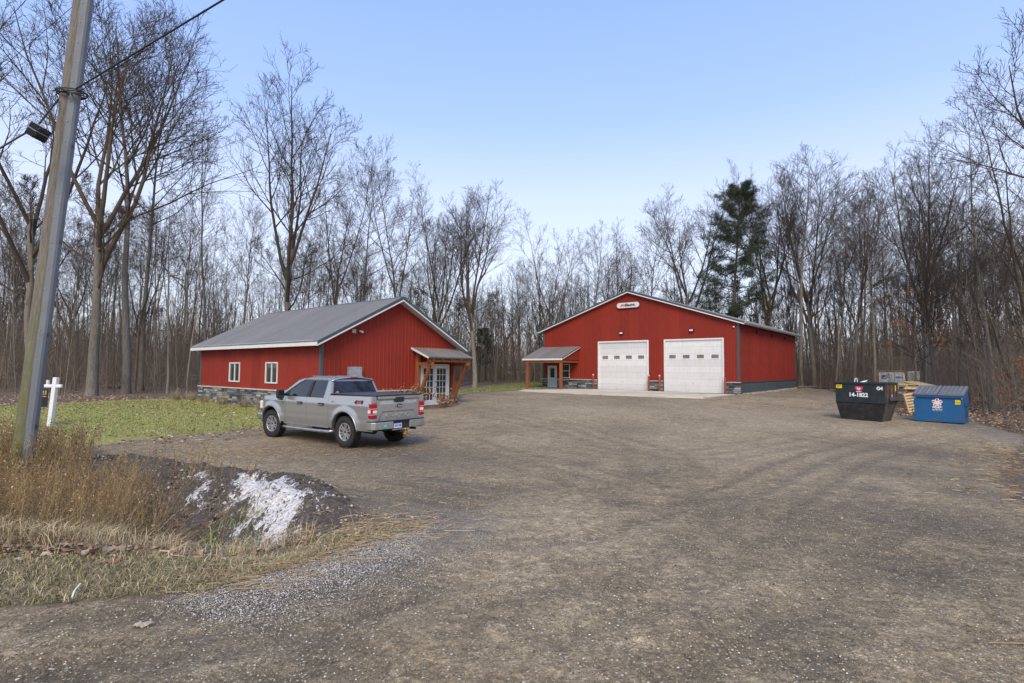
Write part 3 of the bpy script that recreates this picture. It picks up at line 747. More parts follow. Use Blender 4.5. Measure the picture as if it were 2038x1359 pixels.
# french doors
dm = MB().box(DR[0], DR[0]+.09, -.06, .10, aB, DR[3]).box(DR[1]-.09, DR[1], -.06, .10, aB, DR[3]).box(DR[0]+.09, DR[1]-.09, -.06, .10, DR[3]-.08, DR[3])
dfr = dm.build('door_frame', M['white'], bA, bevel=.006)
mid = (DR[0]+DR[1])/2
for k, (a, b) in enumerate(((DR[0]+.095, mid-.005), (mid+.005, DR[1]-.095))):
    z0, z1 = aB+.06, DR[3]-.085; st = .13
    d = MB().box(a, a+st, -.03, .02, z0, z1).box(b-st, b, -.03, .02, z0, z1).box(a+st, b-st, -.03, .02, z0, z0+.28).box(a+st, b-st, -.03, .02, z1-.14, z1)
    g0, g1, h0, h1 = a+st, b-st, z0+.28, z1-.14
    for i in range(1, 3): x = g0+(g1-g0)*i/3; d.box(x-.014, x+.014, -.022, .01, h0, h1)
    for i in range(1, 5): z = h0+(h1-h0)*i/5; d.box(g0, g1, -.0225, .011, z-.014, z+.014)
    do = d.build('door', M['doorw'], bA)
    for i in range(3):
        for j in range(5):
            MB().box(g0+(g1-g0)*i/3+.014, g0+(g1-g0)*(i+1)/3-.014, -.008, 0, h0+(h1-h0)*j/5+.014, h0+(h1-h0)*(j+1)/5-.014).build('pane', M['glass'], do)
    if k == 1:
        hd = MB().box(a+.045, a+.085, -.05, -.03, 1.02, 1.10).box(a+.05, a+.08, -.08, -.03, .80, .84).tube([(a+.065, -.075, .84), (a+.065, -.085, .7), (a+.065, -.05, .58)], .012, 6).box(a+.045, a+.085, -.045, -.03, .56, .62)
        hd.build('handle', M['dark'], do)
MB().box(DR[0]-.1, DR[1]+.1, -.12, .1, aB-.02, aB+.05).build('threshold', M['dark'], bA)
# canopy
cx0, cx1, pj = 5.02, 8.12, 1.25
zw, ze = 2.80, 2.33
cs = (zw-ze)/pj
cb = MB().prism([(cx0, -.02, zw-.015), (cx0, -pj, ze-.015), (cx0, -pj, ze-.075), (cx0, -.02, zw-.075)], (cx1-cx0, 0, 0)).build('canopy_roof', M['cedar'], bA)
nn = math.hypot(1, cs)
roofsheets(cb, 'roof_panel', (cx1+.04, -.015, zw), (cx0-.04, -.015, zw), (0, -pj-.05, -(pj+.05)*cs), 4, (0, -cs/nn, 1/nn), M['roof'])
for x in (cx0-.05, cx1+.02): MB().prism([(x, -.02, zw+.03), (x, -pj-.06, ze+.01), (x, -pj-.06, ze-.08), (x, -.02, zw-.07)], (.03, 0, 0)).build('rake_trim', M['white'], cb)
MB().box(cx0-.02, cx1+.02, -pj-.075, -pj-.055, ze-.06, ze).build('fascia', M['trim'], cb)
xs_ = (5.36, 7.86)
for x in xs_:
    MB().box(x-.09, x+.09, -.21, -.03, (aC if x < 6 else aB)-.0, zw-.12).build('post', M['cedar'], bA, bevel=.01)
    MB().box(x-.085, x+.085, -pj+.02, -.21, ze-.42, ze-.24).build('beam', M['cedar'], bA, bevel=.01)
    MB().bar((x, -.22, .25), (x, -pj+.25, ze-.40), .13, .15).build('brace', M['cedar'], bA, bevel=.01)
    MB().bar((x, -.05, zw-.11), (x, -pj-.02, ze-.15), .09, .13).build('rafter', M['cedar'], bA, bevel=.01)
MB().box(cx0+.12, cx1-.02, -pj+.05, -pj+.23, ze-.235, ze-.10).build('beam', M['cedar'], bA, bevel=.01)
for x in (5.98, 6.6, 7.22): MB().bar((x, -.05, zw-.11), (x, -pj-.03, ze-.13), .08, .11).build('rafter', M['cedar'], bA, bevel=.008)
# wall fittings
m = MB().box(1.30, 1.95, -.24, -.03, 1.0, 1.82); mo_ = m.build('meter_box', M['galv'], bA, bevel=.015); MB().tube([(1.6, -.12, 1.0), (1.6, -.12, aB)], .03, 8).build('conduit', M['galv'], mo_)
MB().box(1.49, 1.68, -.10, -.02, 3.35, 3.53).build('sensor_box', M['cap'], bA, bevel=.01)
cm = MB().box(1.90, 1.96, -.05, -.02, 3.42, 3.5).tube([(1.93, -.05, 3.46), (1.99, -.18, 3.41)], [.045, .05], 10); cm.build('security_camera', M['whiteink'], bA, smooth=False)
lm = MB().box(7.92, 8.02, -.10, -.035, 1.15, 1.38).lathe([(.001, .0), (.06, .02), (.07, .12), (.03, .16)], 10, Matrix.Translation((7.97, -.16, 1.16))); lm.build('wall_lantern', M['dark'], bA)
mb_ = MB().box(6.85, 7.05, -.12, -.04, 2.08, 2.16); mb_.build('door_light', M['dark'], bA)
sl = MB().box(5.3, 8.9, -2.15, -.03, aB-.10, aB+.015); o = sl.build('door_slab', M['concrete'], None, bevel=.01); o.matrix_world = frame_m(AX, AY); setp(o, kind='structure')
# ================= large red garage
BX, BY = 17.425, 41.313
bWd, bD, bE, bP, bC = 18.5, 19.0, 5.52, 8.60, .90
bB = thing('garage_building', 'large red metal-sided garage building with two white overhead doors and low grey gable roof', 'building', mat=frame_m(BX, BY))
gb = lambda v: bE + (bP-bE)*(1-abs(v-bWd/2)/(bWd/2))
qf = lambda v, d, z: (-d, v, z); qs = lambda u, d, z: (u, -d, z); ql = lambda u, d, z: (u, bWd+d, z); qb = lambda v, d, z: (bD+d, v, z)
OD = [(7.42, 12.36, -.05, 4.34), (1.14, 6.05, -.05, 4.34)]
MD = (16.88, 17.93, -.02, 2.14); MW = (15.42, 16.36, 1.0, 2.30)
ops = OD + [MD, MW]
w1 = wallsheet(bB, 'gable_wall', M['mortar'], [0, bWd/2, bWd], cst(-.1), gb, qf, ops)
siding(w1, 'siding_panel', M['red'], .13, bWd-.13, cst(bC), lambda u: gb(u)-.01, qf, ops, extra=[bWd/2])
w2 = wallsheet(bB, 'side_wall', M['mortar'], [0.0, bD], cst(-.1), cst(bE), qs)
siding(w2, 'siding_panel', M['red'], .13, bD-.13, cst(bC-.02), cst(bE), qs)
siding(w2, 'base_panel', M['trim'], .0, bD-.02, cst(-.1), cst(bC-.06), qs)
MB().box(0, bD, -.045, -.025, bC-.06, bC-.0).build('base_flashing', M['trim'], w2)
wallsheet(bB, 'side_wall', M['red'], [0.0, bD], cst(-.1), cst(bE), ql); wallsheet(bB, 'gable_wall', M['red'], [0, bWd/2, bWd], cst(-.1), gb, qb)
for (x, y) in ((0, 0), (0, bWd), (bD, 0), (bD, bWd)):
    sx = -1 if x == 0 else 1; sy = -1 if y == 0 else 1
    x0, x1 = sorted((x+sx*.03, x-sx*.14)); y0, y1 = sorted((y+sy*.03, y-sy*.14))
    MB().box(x0, x1, y0, y1, bC-.01, bE+.05).build('corner_trim', M['trim'], bB, bevel=.008)
segs = [(-.08, OD[1][0]-.1), (OD[1][1]+.1, OD[0][0]-.1), (OD[0][1]+.1, MD[0]-.08), (MD[1]+.08, bWd+.08)]
sb = MB()
for a, b in segs: sb.box(-.03, -.005, a+.02, b-.02, -.1, bC-.07)
sbo = sb.build('stone_base', M['mortar'], bB)
stones(sbo, segs, -.06, bC-.07, lambda v, d, z: (-.03-d, v, z), rng, 299, rowh=.12, lo=.3, hi=.6)
for a, b in segs: MB().box(-.17, -.001, a-.03, b+.03, bC-.07, bC-.005).build('base_cap', M['cap'], bB, bevel=.012)
# roof
ov, oe = .32, .45
slope = (bP-bE)/(bWd/2); rz = bP+.14; ex = bWd/2+oe; dv = ex*slope; nl = math.hypot(1, slope)
rf = MB()
for s_ in (-1, 1):
    pts = [(bWd/2, rz-.02), (bWd/2+s_*ex, rz-.02-dv), (bWd/2+s_*ex, rz-.15-dv), (bWd/2, rz-.15)]
    rf.prism([(-ov+.02, v, z) for v, z in pts], (bD+2*ov-.04, 0, 0))
rfo = rf.build('roof', M['sof'], bB)
for s_ in (-1, 1):
    roofsheets(rfo, 'roof_panel', (-ov, bWd/2, rz), (bD+ov, bWd/2, rz), (0, s_*ex*1.005, -dv*1.005), 21, (0, s_*slope/nl, 1/nl), M['roof'])
    for xx, w_ in ((-ov, -1), (bD+ov, 1)):
        x0, x1 = sorted((xx+w_*.03, xx-w_*.012))
        MB().prism([(x0, bWd/2, rz+.04), (x0, bWd/2+s_*(ex+.03), rz+.04-dv*1.005), (x0, bWd/2+s_*(ex+.03), rz-.13-dv*1.005), (x0, bWd/2, rz-.13)], (x1-x0, 0, 0)).build('rake_trim', M['trim'], rfo)
        MB().prism([(x0+.005*w_, bWd/2, rz-.131), (x0+.005*w_, bWd/2+s_*(ex+.01), rz-.131-dv), (x0+.005*w_, bWd/2+s_*(ex+.01), rz-.21-dv), (x0+.005*w_, bWd/2, rz-.21)], (x1-x0, 0, 0)).build('rake_board', M['white'], rfo)
    y0, y1 = sorted((bWd/2+s_*(ex+.005), bWd/2+s_*(ex+.03)))
    MB().box(-ov, bD+ov, y0, y1, rz-dv-.21, rz-dv-.03).build('fascia', M['white'], rfo)
    y0, y1 = sorted((bWd/2+s_*(ex+.03), bWd/2+s_*(ex+.14)))
    MB().box(-ov-.02, bD+ov, y0, y1, rz-dv-.15, rz-dv-.03).build('gutter', M['galv'], rfo)
    y0, y1 = sorted((bWd/2+s_*ex, bWd/2+s_*bWd/2)); MB().box(0, bD, y0, y1, bE-.04, bE).build('soffit', M['sof'], rfo)
rc = MB()
for s_ in (-1, 1): rc.prism([(-ov-.03, bWd/2, rz+.055), (-ov-.03, bWd/2+s_*.18, rz+.055-.18*slope), (-ov-.03, bWd/2+s_*.18, rz+.03-.18*slope), (-ov-.03, bWd/2, rz+.03)], (bD+2*ov+.06, 0, 0))
rc.build('ridge_cap', M['trim'], rfo)
vp = MB().lathe([(.11, 0), (.11, .95)], 14, Matrix.Translation((13.6, 2.0, rz-1-slope*7.0+.9))).lathe([(.001, 1.14), (.17, 1.02), (.17, .99), (.12, .94)], 14, Matrix.Translation((13.6, 2.0, rz-1-slope*7.0+.9)))
vp.build('vent_pipe', M['galv'], bB)
def overhead(v0, v1, z1, nwin=4):
    tr = MB().box(-.05, .12, v0, v0+.13, -.02, z1).box(-.05, .12, v1-.13, v1, -.02, z1).box(-.05, .12, v0+.13, v1-.13, z1-.13, z1)
    fr = tr.build('garage_door', M['white'], bB, bevel=.006)
    a, b = v0+.135, v1-.135; top = z1-.135; n = 8; h = top/n
    for i in range(n):
        z0 = i*h; mb = MB(); zs = [z0+.004, z0+h-.004]
        if i == 5:
            # windows row
            cs_ = [a + (b-a)*(k+.5)/nwin + (.0) for k in range(nwin)]; hw, zz0, zz1 = .29, z0+h*.22, z0+h*.78
            e = a
            for c in cs_:
                mb.box(.05, .09, e, c-hw, z0+.004, z0+h-.004); mb.box(.05, .09, c-hw, c+hw, z0+.004, zz0); mb.box(.05, .09, c-hw, c+hw, zz1, z0+h-.004); e = c+hw
            mb.box(.05, .09, e, b, z0+.004, z0+h-.004)
            mb.build('door_section', M['doorw'], fr)
            for c in cs_:
                f = MB().box(.035, .05, c-hw-.03, c+hw+.03, zz0-.03, zz0).box(.035, .05, c-hw-.03, c+hw+.03, zz1, zz1+.03).box(.035, .05, c-hw-.03, c-hw, zz0, zz1).box(.035, .05, c+hw, c+hw+.03, zz0, zz1)
                f.build('window_frame', M['whiteink'], fr)
                MB().box(.06, .066, c-hw, c+hw, zz0, zz1).build('pane', M['glassd'], fr)
        else:
            for q in range(1): mb.box(.05, .09, a, b, zs[0], zs[1])
            mb.box(.044, .05, a, b, z0+h*.30, z0+h*.34); mb.box(.044, .05, a, b, z0+h*.66, z0+h*.70)
            mb.build('door_section', M['doorw'], fr)
    MB().box(.05, .10, a, b, -.03, .004).build('door_seal', M['dark'], fr)
    MB().box(.048, .06, (a+b)/2-.02, (a+b)/2+.10, .70, .76).build('door_lock', M['galv'], fr)
for o_ in OD: overhead(o_[0], o_[1], o_[3])
# man door + window + porch
v0, v1, z0, z1 = MD
fr = MB().box(-.05, .1, v0, v0+.07, z0, z1).box(-.05, .1, v1-.07, v1, z0, z1).box(-.05, .1, v0+.07, v1-.07, z1-.07, z1).build('door_frame', M['white'], bB, bevel=.006)
a, b, c, d = v0+.075, v1-.075, z0+.03, z1-.075
gl0, gl1, gz0_, gz1_ = a+.2, b-.2, 1.0, 1.9
dd = MB().box(.0, .045, a, gl0, c, d).box(.0, .045, gl1, b, c, d).box(.0, .045, gl0, gl1, c, gz0_).box(.0, .045, gl0, gl1, gz1_, d).box(-.012, 0, gl0-.03, gl0, gz0_-.03, gz1_+.03).box(-.012, 0, gl1, gl1+.03, gz0_-.03, gz1_+.03).box(-.012, 0, gl0, gl1, gz0_-.03, gz0_).box(-.012, 0, gl0, gl1, gz1_, gz1_+.03)
do = dd.build('entry_door', simple('entry_door_paint', (.50, .54, .50), .5), bB)
MB().box(.015, .02, gl0, gl1, gz0_, gz1_).build('pane', M['glass'], do)
hd = MB().lathe([(.001, .06), (.03, .05), (.03, .02), (.015, .0)], 10, Matrix.Translation((0, a+.07, .95)) @ Matrix.Rotation(-PI/2, 4, 'Y')); hd.build('door_knob', M['dark'], do)
window(bB, qf, *MW, split='h', fr=.05)
p0, p1, pz, pe, pj = 14.35, 18.62, 3.92, 2.78, 3.0
cs = (pz-pe)/(pj)
pb_ = MB().prism([(-.02, p0, pz-.015), (-pj, p0, pe-.015), (-pj, p0, pe-.13), (-.02, p0, pz-.13)], (0, p1-p0, 0)).build('porch_roof', M['sof'], bB)
nn = math.hypot(1, cs)
roofsheets(pb_, 'roof_panel', (-.015, p0-.12, pz), (-.015, p1+.12, pz), (-pj-.06, 0, -(pj+.06)*cs), 5, (-cs/nn, 0, 1/nn), M['roof'])
for y in (p0-.14, p1+.10):
    MB().prism([(-.02, y, pz+.04), (-pj-.07, y, pe+.03), (-pj-.07, y, pe-.05), (-.02, y, pz-.05)], (0, .035, 0)).build('rake_trim', M['trim'], pb_)
    MB().prism([(-.02, y+.004, pz-.051), (-pj-.06, y+.004, pe-.051), (-pj-.06, y+.004, pe-.12), (-.02, y+.004, pz-.12)], (0, .03, 0)).build('rake_board', M['white'], pb_)
MB().box(-pj-.09, -pj-.06, p0-.12, p1+.12, pe-.17, pe-.02).build('fascia', M['white'], pb_)
MB().box(-pj, -.03, p0-.02, p0+.10, pe-.16, pe-.13).build('gable_trim', M['dark'], pb_)
gm_ = MB().prism([(-.03, p0+.0, pz-.131), (-pj+.1, p0+.0, pe-.10), (-.03, p0+.0, pe-.13)], (0, .05, 0)); gm_.build('gable_panel', M['red'], pb_)
for v in (p0+.13, p1-.42):
    MB().box(-2.98, -2.76, v-.11, v+.11, -.05, pe-.40).build('porch_post', M['cedar'], bB, bevel=.012)
MB().box(-2.96, -2.78, p0+.02, p1-.05, pe-.40, pe-.16).build('porch_beam', M['cedar'], bB, bevel=.012)
MB().box(-2.77, -.03, p0+.04, p0+.20, pe-.38, pe-.165).build('porch_beam', M['cedar'], bB, bevel=.012)
for vv in (9.93, 3.66):
    lo = MB().box(-.20, -.03, vv-.17, vv+.17, 4.93, 5.10).build('floodlight', M['dark'], bB, bevel=.012)
    MB().box(-.207, -.20, vv-.14, vv+.14, 4.955, 5.075).build('lens', M['whitelens'], lo)
MB().box(-.06, -.03, .30, .42, 5.1, 5.2).lathe([(.06, 0), (.06, .03), (.04, .07), (.001, .085)], 12, Matrix.Translation((-.09, .36, 5.15)) @ Matrix.Rotation(-PI/2, 4, 'Y')).build('dome_camera', M['whiteink'], bB)
for u in (4.72, 9.57, 14.48): MB().box(u-.10, u+.10, -.16, -.03, 4.86, 5.12).build('wall_pack_light', M['dark'], bB, bevel=.02)
# sign
sg = thing('wall_sign', 'white rounded lozenge sign lettered Electric, high on the gable of the large garage', 'sign', mat=frame_m(BX, BY) @ Matrix.Translation((-.05, 9.27, 7.45)))
hw, hh = 1.08, .235
ring = [(math.cos(a)*hh*(1) + (hw-hh)*(1 if math.cos(a) > 0 else -1), math.sin(a)*hh) for a in np.linspace(-PI/2+.001, 1.5*PI-.001, 33)]
MB().prism([(-.13, y, z) for y, z in ring], (.12, 0, 0)).build('sign_box', M['white'], sg, bevel=.01)
MB().prism([(-.12, y*1.02, z*1.05) for y, z in ring], (.10, 0, 0)).build('sign_rim', M['dark'], sg)
wm = lambda x, y, z: Matrix.Translation((x, y, z)) @ Matrix(((0, 0, -1, 0), (-1, 0, 0, 0), (0, 1, 0, 0), (0, 0, 0, 1)))   # text facing -x, reading toward -y
text('AW', .27, M['redink'], sg, 'sign_letters', wm(-.134, .50, -.01), shear=.35, bold=.014, space=.85)
text('Electric', .31, M['blackink'], sg, 'sign_letters', wm(-.134, -.18, 0), shear=.3, bold=.014)
# bollards
for k, (v, lb) in enumerate(((12.62, 'left side of the left white overhead door'), (7.25, 'right side of the left white overhead door'), (6.28, 'left side of the right white overhead door'), (.95, 'right side of the right white overhead door'))):
    q = frame_m(BX, BY) @ Vector((-.42, v, 0))
    b_ = thing('bollard', 'short rust-red steel bollard standing at the ' + lb, 'bollard', (q.x, q.y, -.03), group='bollards guarding the garage doors')
    MB().lathe([(.085, 0), (.085, 1.30), (.0, 1.301)], 16).build('bollard_post', M['bollard'], b_, smooth=False)
    if k != 3: MB().lathe([(.09, 1.30), (.088, 1.36), (.05, 1.40), (.0, 1.41)], 16).build('bollard_cap', M['cap'], b_)
ap_pts = [(16.9, 40.2)] + GP([(1470, 784.5), (1402, 793.5), (1320, 791), (1200, 786.5), (1070, 780.5), (1032, 778), (1043, 775)]) + [(3.2, 53.3), (4.5, 52.0)]
ap = MB().prism([(x, y, .03) for x, y in ap_pts], (0, 0, -.25)); setp(ap.build('concrete_apron', M['concrete']), kind='structure')
# ------------------------------------------------------------------ trees
def rotdir(D, ang, az):
    ref = np.where(np.abs(D[:, 2:3]) > .95, np.array([[1., 0, 0]]), np.array([[0, 0, 1.]]))
    A = unit(np.cross(D, ref)); B = np.cross(D, A)
    return unit(D*np.cos(ang)[:, None] + (A*np.cos(az)[:, None] + B*np.sin(az)[:, None])*np.sin(ang)[:, None])
def walk(P0, D0, L, K, r, wob, up):
    N = len(P0); P = np.empty((N, K, 3)); P[:, 0] = P0; D = D0.copy()
    for k in range(1, K):
        D = unit(D + r.normal(0, wob, (N, 3)) + np.array([0, 0, up])); P[:, k] = P[:, k-1] + D*(L/(K-1))[:, None]
    return P
def kids(P, R, n, t0, t1, ang, lf, L, r, rf=.62, taperlen=.55, tpow=1.0):
    """n children per parent"""
    N, K, _ = P.shape
    t = t0 + (t1-t0)*((np.arange(n)[None] + r.rand(N, n))/n)**tpow
    f = t*(K-1); i = np.minimum(f.astype(int), K-2); w = (f-i)[..., None]
    ar = np.arange(N)[:, None]
    p = P[ar, i]*(1-w) + P[ar, i+1]*w; d = unit(P[ar, i+1]-P[ar, i])
    rr = R[ar, i]*(1-w[..., 0]) + R[ar, i+1]*w[..., 0]
    az = (np.arange(n)*2.4)[None] + r.rand(N, 1)*6.28 + r.normal(0, .35, (N, n))
    a = r.normal(ang, ang*.22, (N, n))
    D = rotdir(d.reshape(-1, 3), a.ravel(), az.ravel())
    ln = L[:, None]*lf*(1-taperlen*(t-t0)/(t1-t0+1e-6))*r.uniform(.7, 1.25, (N, n))
    return p.reshape(-1, 3), D, ln.ravel(), (rr*rf).ravel()
def prof(r0, K, end=.25): return r0[:, None]*np.linspace(1, end, K)[None]
TREES = {}
def make_tree(key, seed, H, r0, kind='upright', n1=14, n2=8, n3=7, n4=5, tw=.0068, ang1=.62, l1=.34, t0=.4, up1=.09, lead=0, leaves=0, base_flare=1.45, mt=None, lean=0):
    r = np.random.RandomState(seed)
    K = 13
    hs = H*(.46 if lead else .97)
    P = walk(np.zeros((1, 3)), unit(np.array([[lean, 0, 1.]])), np.array([hs]), K, r, .035, .04)
    R = np.linspace(1, .55 if lead else .10, K)[None]*r0
    R[0, 0] *= base_flare; R[0, 1] *= 1.06
    # root flare ring closer to the ground
    P = np.concatenate([P[:, :1] - [[[0, 0, .3]]], P[:, :1] + [[[0, 0, .12]]], P[:, :1] + (P[:, 1:2]-P[:, :1])*.28, P[:, 1:]], 1)
    R = np.concatenate([R[:, :1]*1.1, R[:, :1]*.82, R[:, 1:2]*1.08, R[:, 1:]], 1)
    Vt, Ft = tubes(P, R, 10)
    ct = np.arctan2(Vt[:, 1], Vt[:, 0]); low = np.exp(-np.maximum(Vt[:, 2], 0)/.5)
    Vt[:, :2] *= (1 + (.16*low*np.sin(ct*5+seed))[:, None])
    met = npmesh('trunk', Vt, Ft, mt or M['bark'], smooth=True)
    P = P[:, 3:]; R = R[:, 3:]
    parts = []; L0 = np.array([H])
    if lead:       # codominant leaders
        n = lead
        p, D, ln, rr = kids(P, R, n, .55, .999, .50, .55, L0, r, .8, .15)
        D = unit(D + np.array([0, 0, .25]))
        ln = r.uniform(.50, .66, n)*H; p = P[:, -1].repeat(n, 0)*.35 + p*.65 if False else p
        P1 = walk(p, D, ln, 10, r, .055, .09); R1 = prof(rr, 10, .16)
        parts.append(tubes(P1, R1, 7))
        p2, D2, l2, r2 = kids(P, R, 5, .45, .9, .95, .26, L0, r, .38, .3)
        Pm = walk(p2, D2, l2, 10, r, .10, .10); Rm = prof(r2, 10, .16)
        parts.append(tubes(Pm, Rm, 6))
        PA, RA, LA = P1, R1, ln
        pq, Dq, lq, rq = kids(Pm, Rm, 4, .3, .98, .5, .45, l2, r, .6, .5)
        Pq = walk(pq, Dq, lq, 7, r, .08, up1); Rq = prof(rq, 7, .2)
        # secondary limbs
        p, D, ln, rr = kids(PA, RA, n1, .26, .97, ang1, .42, LA, r, .60, .5)
        P1 = walk(p, D, ln, 7, r, .08, up1); R1 = prof(rr, 7, .2)
        P1, R1, L1 = np.concatenate([P1, Pq]), np.concatenate([R1, Rq]), np.concatenate([ln, lq]); parts.append(tubes(P1, R1, 5))
    else:
        p, D, ln, rr = kids(P, R, n1, t0, .985, ang1, l1, L0, r, .52, .62)
        P1 = walk(p, D, ln, 8, r, .075, up1); R1 = prof(np.minimum(rr, r0*.45), 8, .18); parts.append(tubes(P1, R1, 5)); L1 = ln
    p, D, ln, rr = kids(P1, R1, n2, .18, .99, .58, .54, L1, r, .66, .50)
    P2 = walk(p, D, ln, 5, r, .10, up1*1.2); R2 = prof(np.maximum(rr, tw*1.6), 5, .35); parts.append(tubes(P2, R2, 4)); L2 = ln
    p, D, ln, rr = kids(P2, R2, n3, .15, .99, .55, .54, L2, r, .62, .45)
    P3 = walk(p, D, ln, 4, r, .09, up1); R3 = prof(np.maximum(rr, tw*1.15), 4, .5); parts.append(tubes(P3, R3, 3)); L3 = ln
    if n4:
        p, D, ln, rr = kids(P3, R3, n4, .2, 1.0, .55, .62, L3, r, .7, .4)
        P4 = walk(p, D, np.maximum(ln, .18), 3, r, .14, up1); R4 = np.tile(np.array([[tw, tw*.9, tw*.6]]), (len(p), 1)); parts.append(tubes(P4, R4, 3))
    V, F = merge(parts)
    mec = npmesh('crown', V, F, M['twig'])
    mel = None
    if leaves:
        q = P3[r.choice(len(P3), min(leaves, len(P3)), replace=False)][:, -1]
        q = q[(q[:, 2] < H*.62)]
        mel = leafquads(q.repeat(3, 0) + r.normal(0, .10, (len(q)*3, 3)), .15, r, [(.28, .10, .035), (.20, .075, .03), (.34, .15, .06)])
    TREES[key] = (met, mec, mel, float(np.percentile(V[:, 2], 99.9)))
def leafquads(C, size, r, cols, flat=0.0):
    N = len(C); a = unit(r.normal(0, 1, (N, 3)) * np.array([1, 1, 1-flat])); b = unit(np.cross(a, r.normal(0, 1, (N, 3))))
    if flat: b[:, 2] *= (1-flat); b = unit(b)
    s = size*r.uniform(.6, 1.3, (N, 1))
    V = np.stack([C-a*s*.5, C+b*s*.32, C+a*s*.5, C-b*s*.32], 1)
    V[:, 1] += np.cross(a, b)*s*.15; V[:, 3] += np.cross(a, b)*s*.15
    F = np.arange(N*4).reshape(N, 4)
    cc = np.array(cols)[r.randint(0, len(cols), N)]*r.uniform(.7, 1.3, (N, 1))
    return npmesh('dead_leaves', V.reshape(-1, 3), F, M['vcol'], col=cc.repeat(4, 0))
H0 = 22.0
make_tree('big1', 11, H0, .26, lead=5, n1=9, n2=7, n3=6, n4=3, tw=.0082, ang1=.62, up1=.05)
make_tree('big2', 12, H0, .245, lead=5, n1=9, n2=7, n3=5, n4=3, tw=.0082, ang1=.58, up1=.05)
make_tree('big3', 15, H0, .22, lead=6, n1=8, n2=7, n3=5, n4=3, tw=.0082, ang1=.50, up1=.07)
make_tree('up1', 21, H0, .19, n1=18, n2=7, n3=5, n4=3, ang1=.78, l1=.34, t0=.40, up1=.07, tw=.0085)
make_tree('up2', 22, H0, .17, n1=17, n2=7, n3=5, n4=3, ang1=.62, l1=.36, t0=.46, up1=.08, tw=.0085)
make_tree('up3', 23, H0, .155, n1=18, n2=6, n3=5, n4=3, ang1=.95, l1=.28, t0=.45, up1=.04, tw=.0085, mt=M['barkb'])
make_tree('v1', 31, H0, .19, lead=4, n1=8, n2=6, n3=5, n4=3, ang1=.6, up1=.05, tw=.0085)
make_tree('v2', 37, H0, .175, lead=3, n1=9, n2=6, n3=5, n4=3, ang1=.62, up1=.05, tw=.0085, mt=M['barkb'])
make_tree('slim1', 41, H0, .105, n1=14, n2=5, n3=4, n4=2, ang1=.75, l1=.20, t0=.50, up1=.05, tw=.008)
make_tree('slim2', 42, H0, .095, n1=12, n2=5, n3=4, n4=2, ang1=.9, l1=.20, t0=.55, up1=.03, tw=.008, mt=M['barkb'])
make_tree('slim3', 43, H0, .09, n1=14, n2=5, n3=4, n4=2, ang1=.6, l1=.24, t0=.4, up1=.06, tw=.008, lean=.07)
make_tree('slim4', 44, H0, .115, n1=10, n2=5, n3=4, n4=2, ang1=1.1, l1=.18, t0=.45, up1=.02, tw=.008, lean=-.05)
make_tree('sap1', 51, 9.0, .045, n1=14, n2=5, n3=3, n4=0, ang1=.8, l1=.28, t0=.2, up1=.06, tw=.007, mt=M['bark'])
make_tree('sap2', 52, 9.0, .04, n1=12, n2=5, n3=3, n4=0, ang1=.65, l1=.32, t0=.3, up1=.08, tw=.007, lean=.16)
make_tree('leafy', 61, 13.0, .085, n1=20, n2=7, n3=5, n4=0, ang1=.95, l1=.24, t0=.12, up1=.02, tw=.008, leaves=2600)
def put_tree(key, x, y, height, rot, label, group=None, name='bare_tree', width=1.0, cat='tree', dz=0):
    met, mec, mel, H = TREES[key]
    z = gzf(x, y)
    t_ = thing(name, label, cat, (x, y, z+dz), rot, group)
    s = height/H; t_.scale = (s*width, s*width, s)
    link('trunk', met, t_); link('crown', mec, t_)
    if mel: link('dead_leaves', mel, t_)
    return t_
def tree_px(key, px, Y, top_y, rot, label, width=1.0, name='bare_tree', group=None):
    """stands where the line of sight meets distance Y; real height from its top"""
    r_ = ray(px, 700); x = r_[0]/r_[1]*Y; z = gzf(x, Y)
    return put_tree(key, x, Y, at(px, top_y, Y).z-z, rot, label, group, name, width)
R_ = np.random.RandomState(5)
# the trees one can point at
tree_px('big1', 186, 33.5, -40, 2.2, 'massive grey-barked forked tree at the lawn edge, right of the utility pole', 1.05)
tree_px('up1', 254, 36, 10, .8, 'tall straight tree just right of the massive forked tree by the lawn', 1.15)
tree_px('up3', 283, 39, 70, 2.0, 'tall thin trunk growing just right behind the two biggest lawn-edge trees')
tree_px('slim1', 410, 45, 190, .3, 'tall slender bare tree left of the small red office roof')
tree_px('v1', 60, 38, -60, 2.0, 'tall dark-trunked tree behind and left of the leaning utility pole', 1.2)
tree_px('big2', 572, 43, 128, 3.0, 'largest round-crowned bare tree rising behind the left half of the grey office roof', 1.0)
tree_px('up2', 487, 46, 385, .2, 'dense narrow bare tree at the far left end of the grey office roof')
tree_px('v2', 655, 48, 270, 4.0, 'twin-stemmed bare tree behind the middle of the grey office roof', .9)
tree_px('up3', 712, 50, 305, 1.0, 'dense dark-crowned bare tree right of the largest one behind the office', 1.0)
tree_px('v2', 797, 47, 268, .6, 'open forked bare tree straight above the office roof ridge end', .9)
tree_px('big3', 866, 50, 350, 2.7, 'broad fan-crowned bare tree above the right slope of the office roof', 1.1)
tree_px('big1', 945, 49, 372, .4, 'wide multi-stemmed bare tree in the gap between the two red buildings', 1.15)
tree_px('v1', 1098, 62, 425, 1.4, 'open-branched bare tree standing behind the left eave of the large garage', 1.1)
tree_px('up1', 1182, 70, 445, 2.4, 'small-looking distant bare tree above the left roof slope of the garage', 1.1)
tree_px('big3', 1228, 72, 448, 3.1, 'rounded distant bare tree just left of the garage roof peak', 1.0)
tree_px('up2', 1288, 74, 425, .1, 'bare tree directly behind the peak of the garage roof', 1.1)
tree_px('big2', 1372, 67, 352, 3.0, 'leaning bare tree with crown spread left, in front of the dark pine', 1.1)
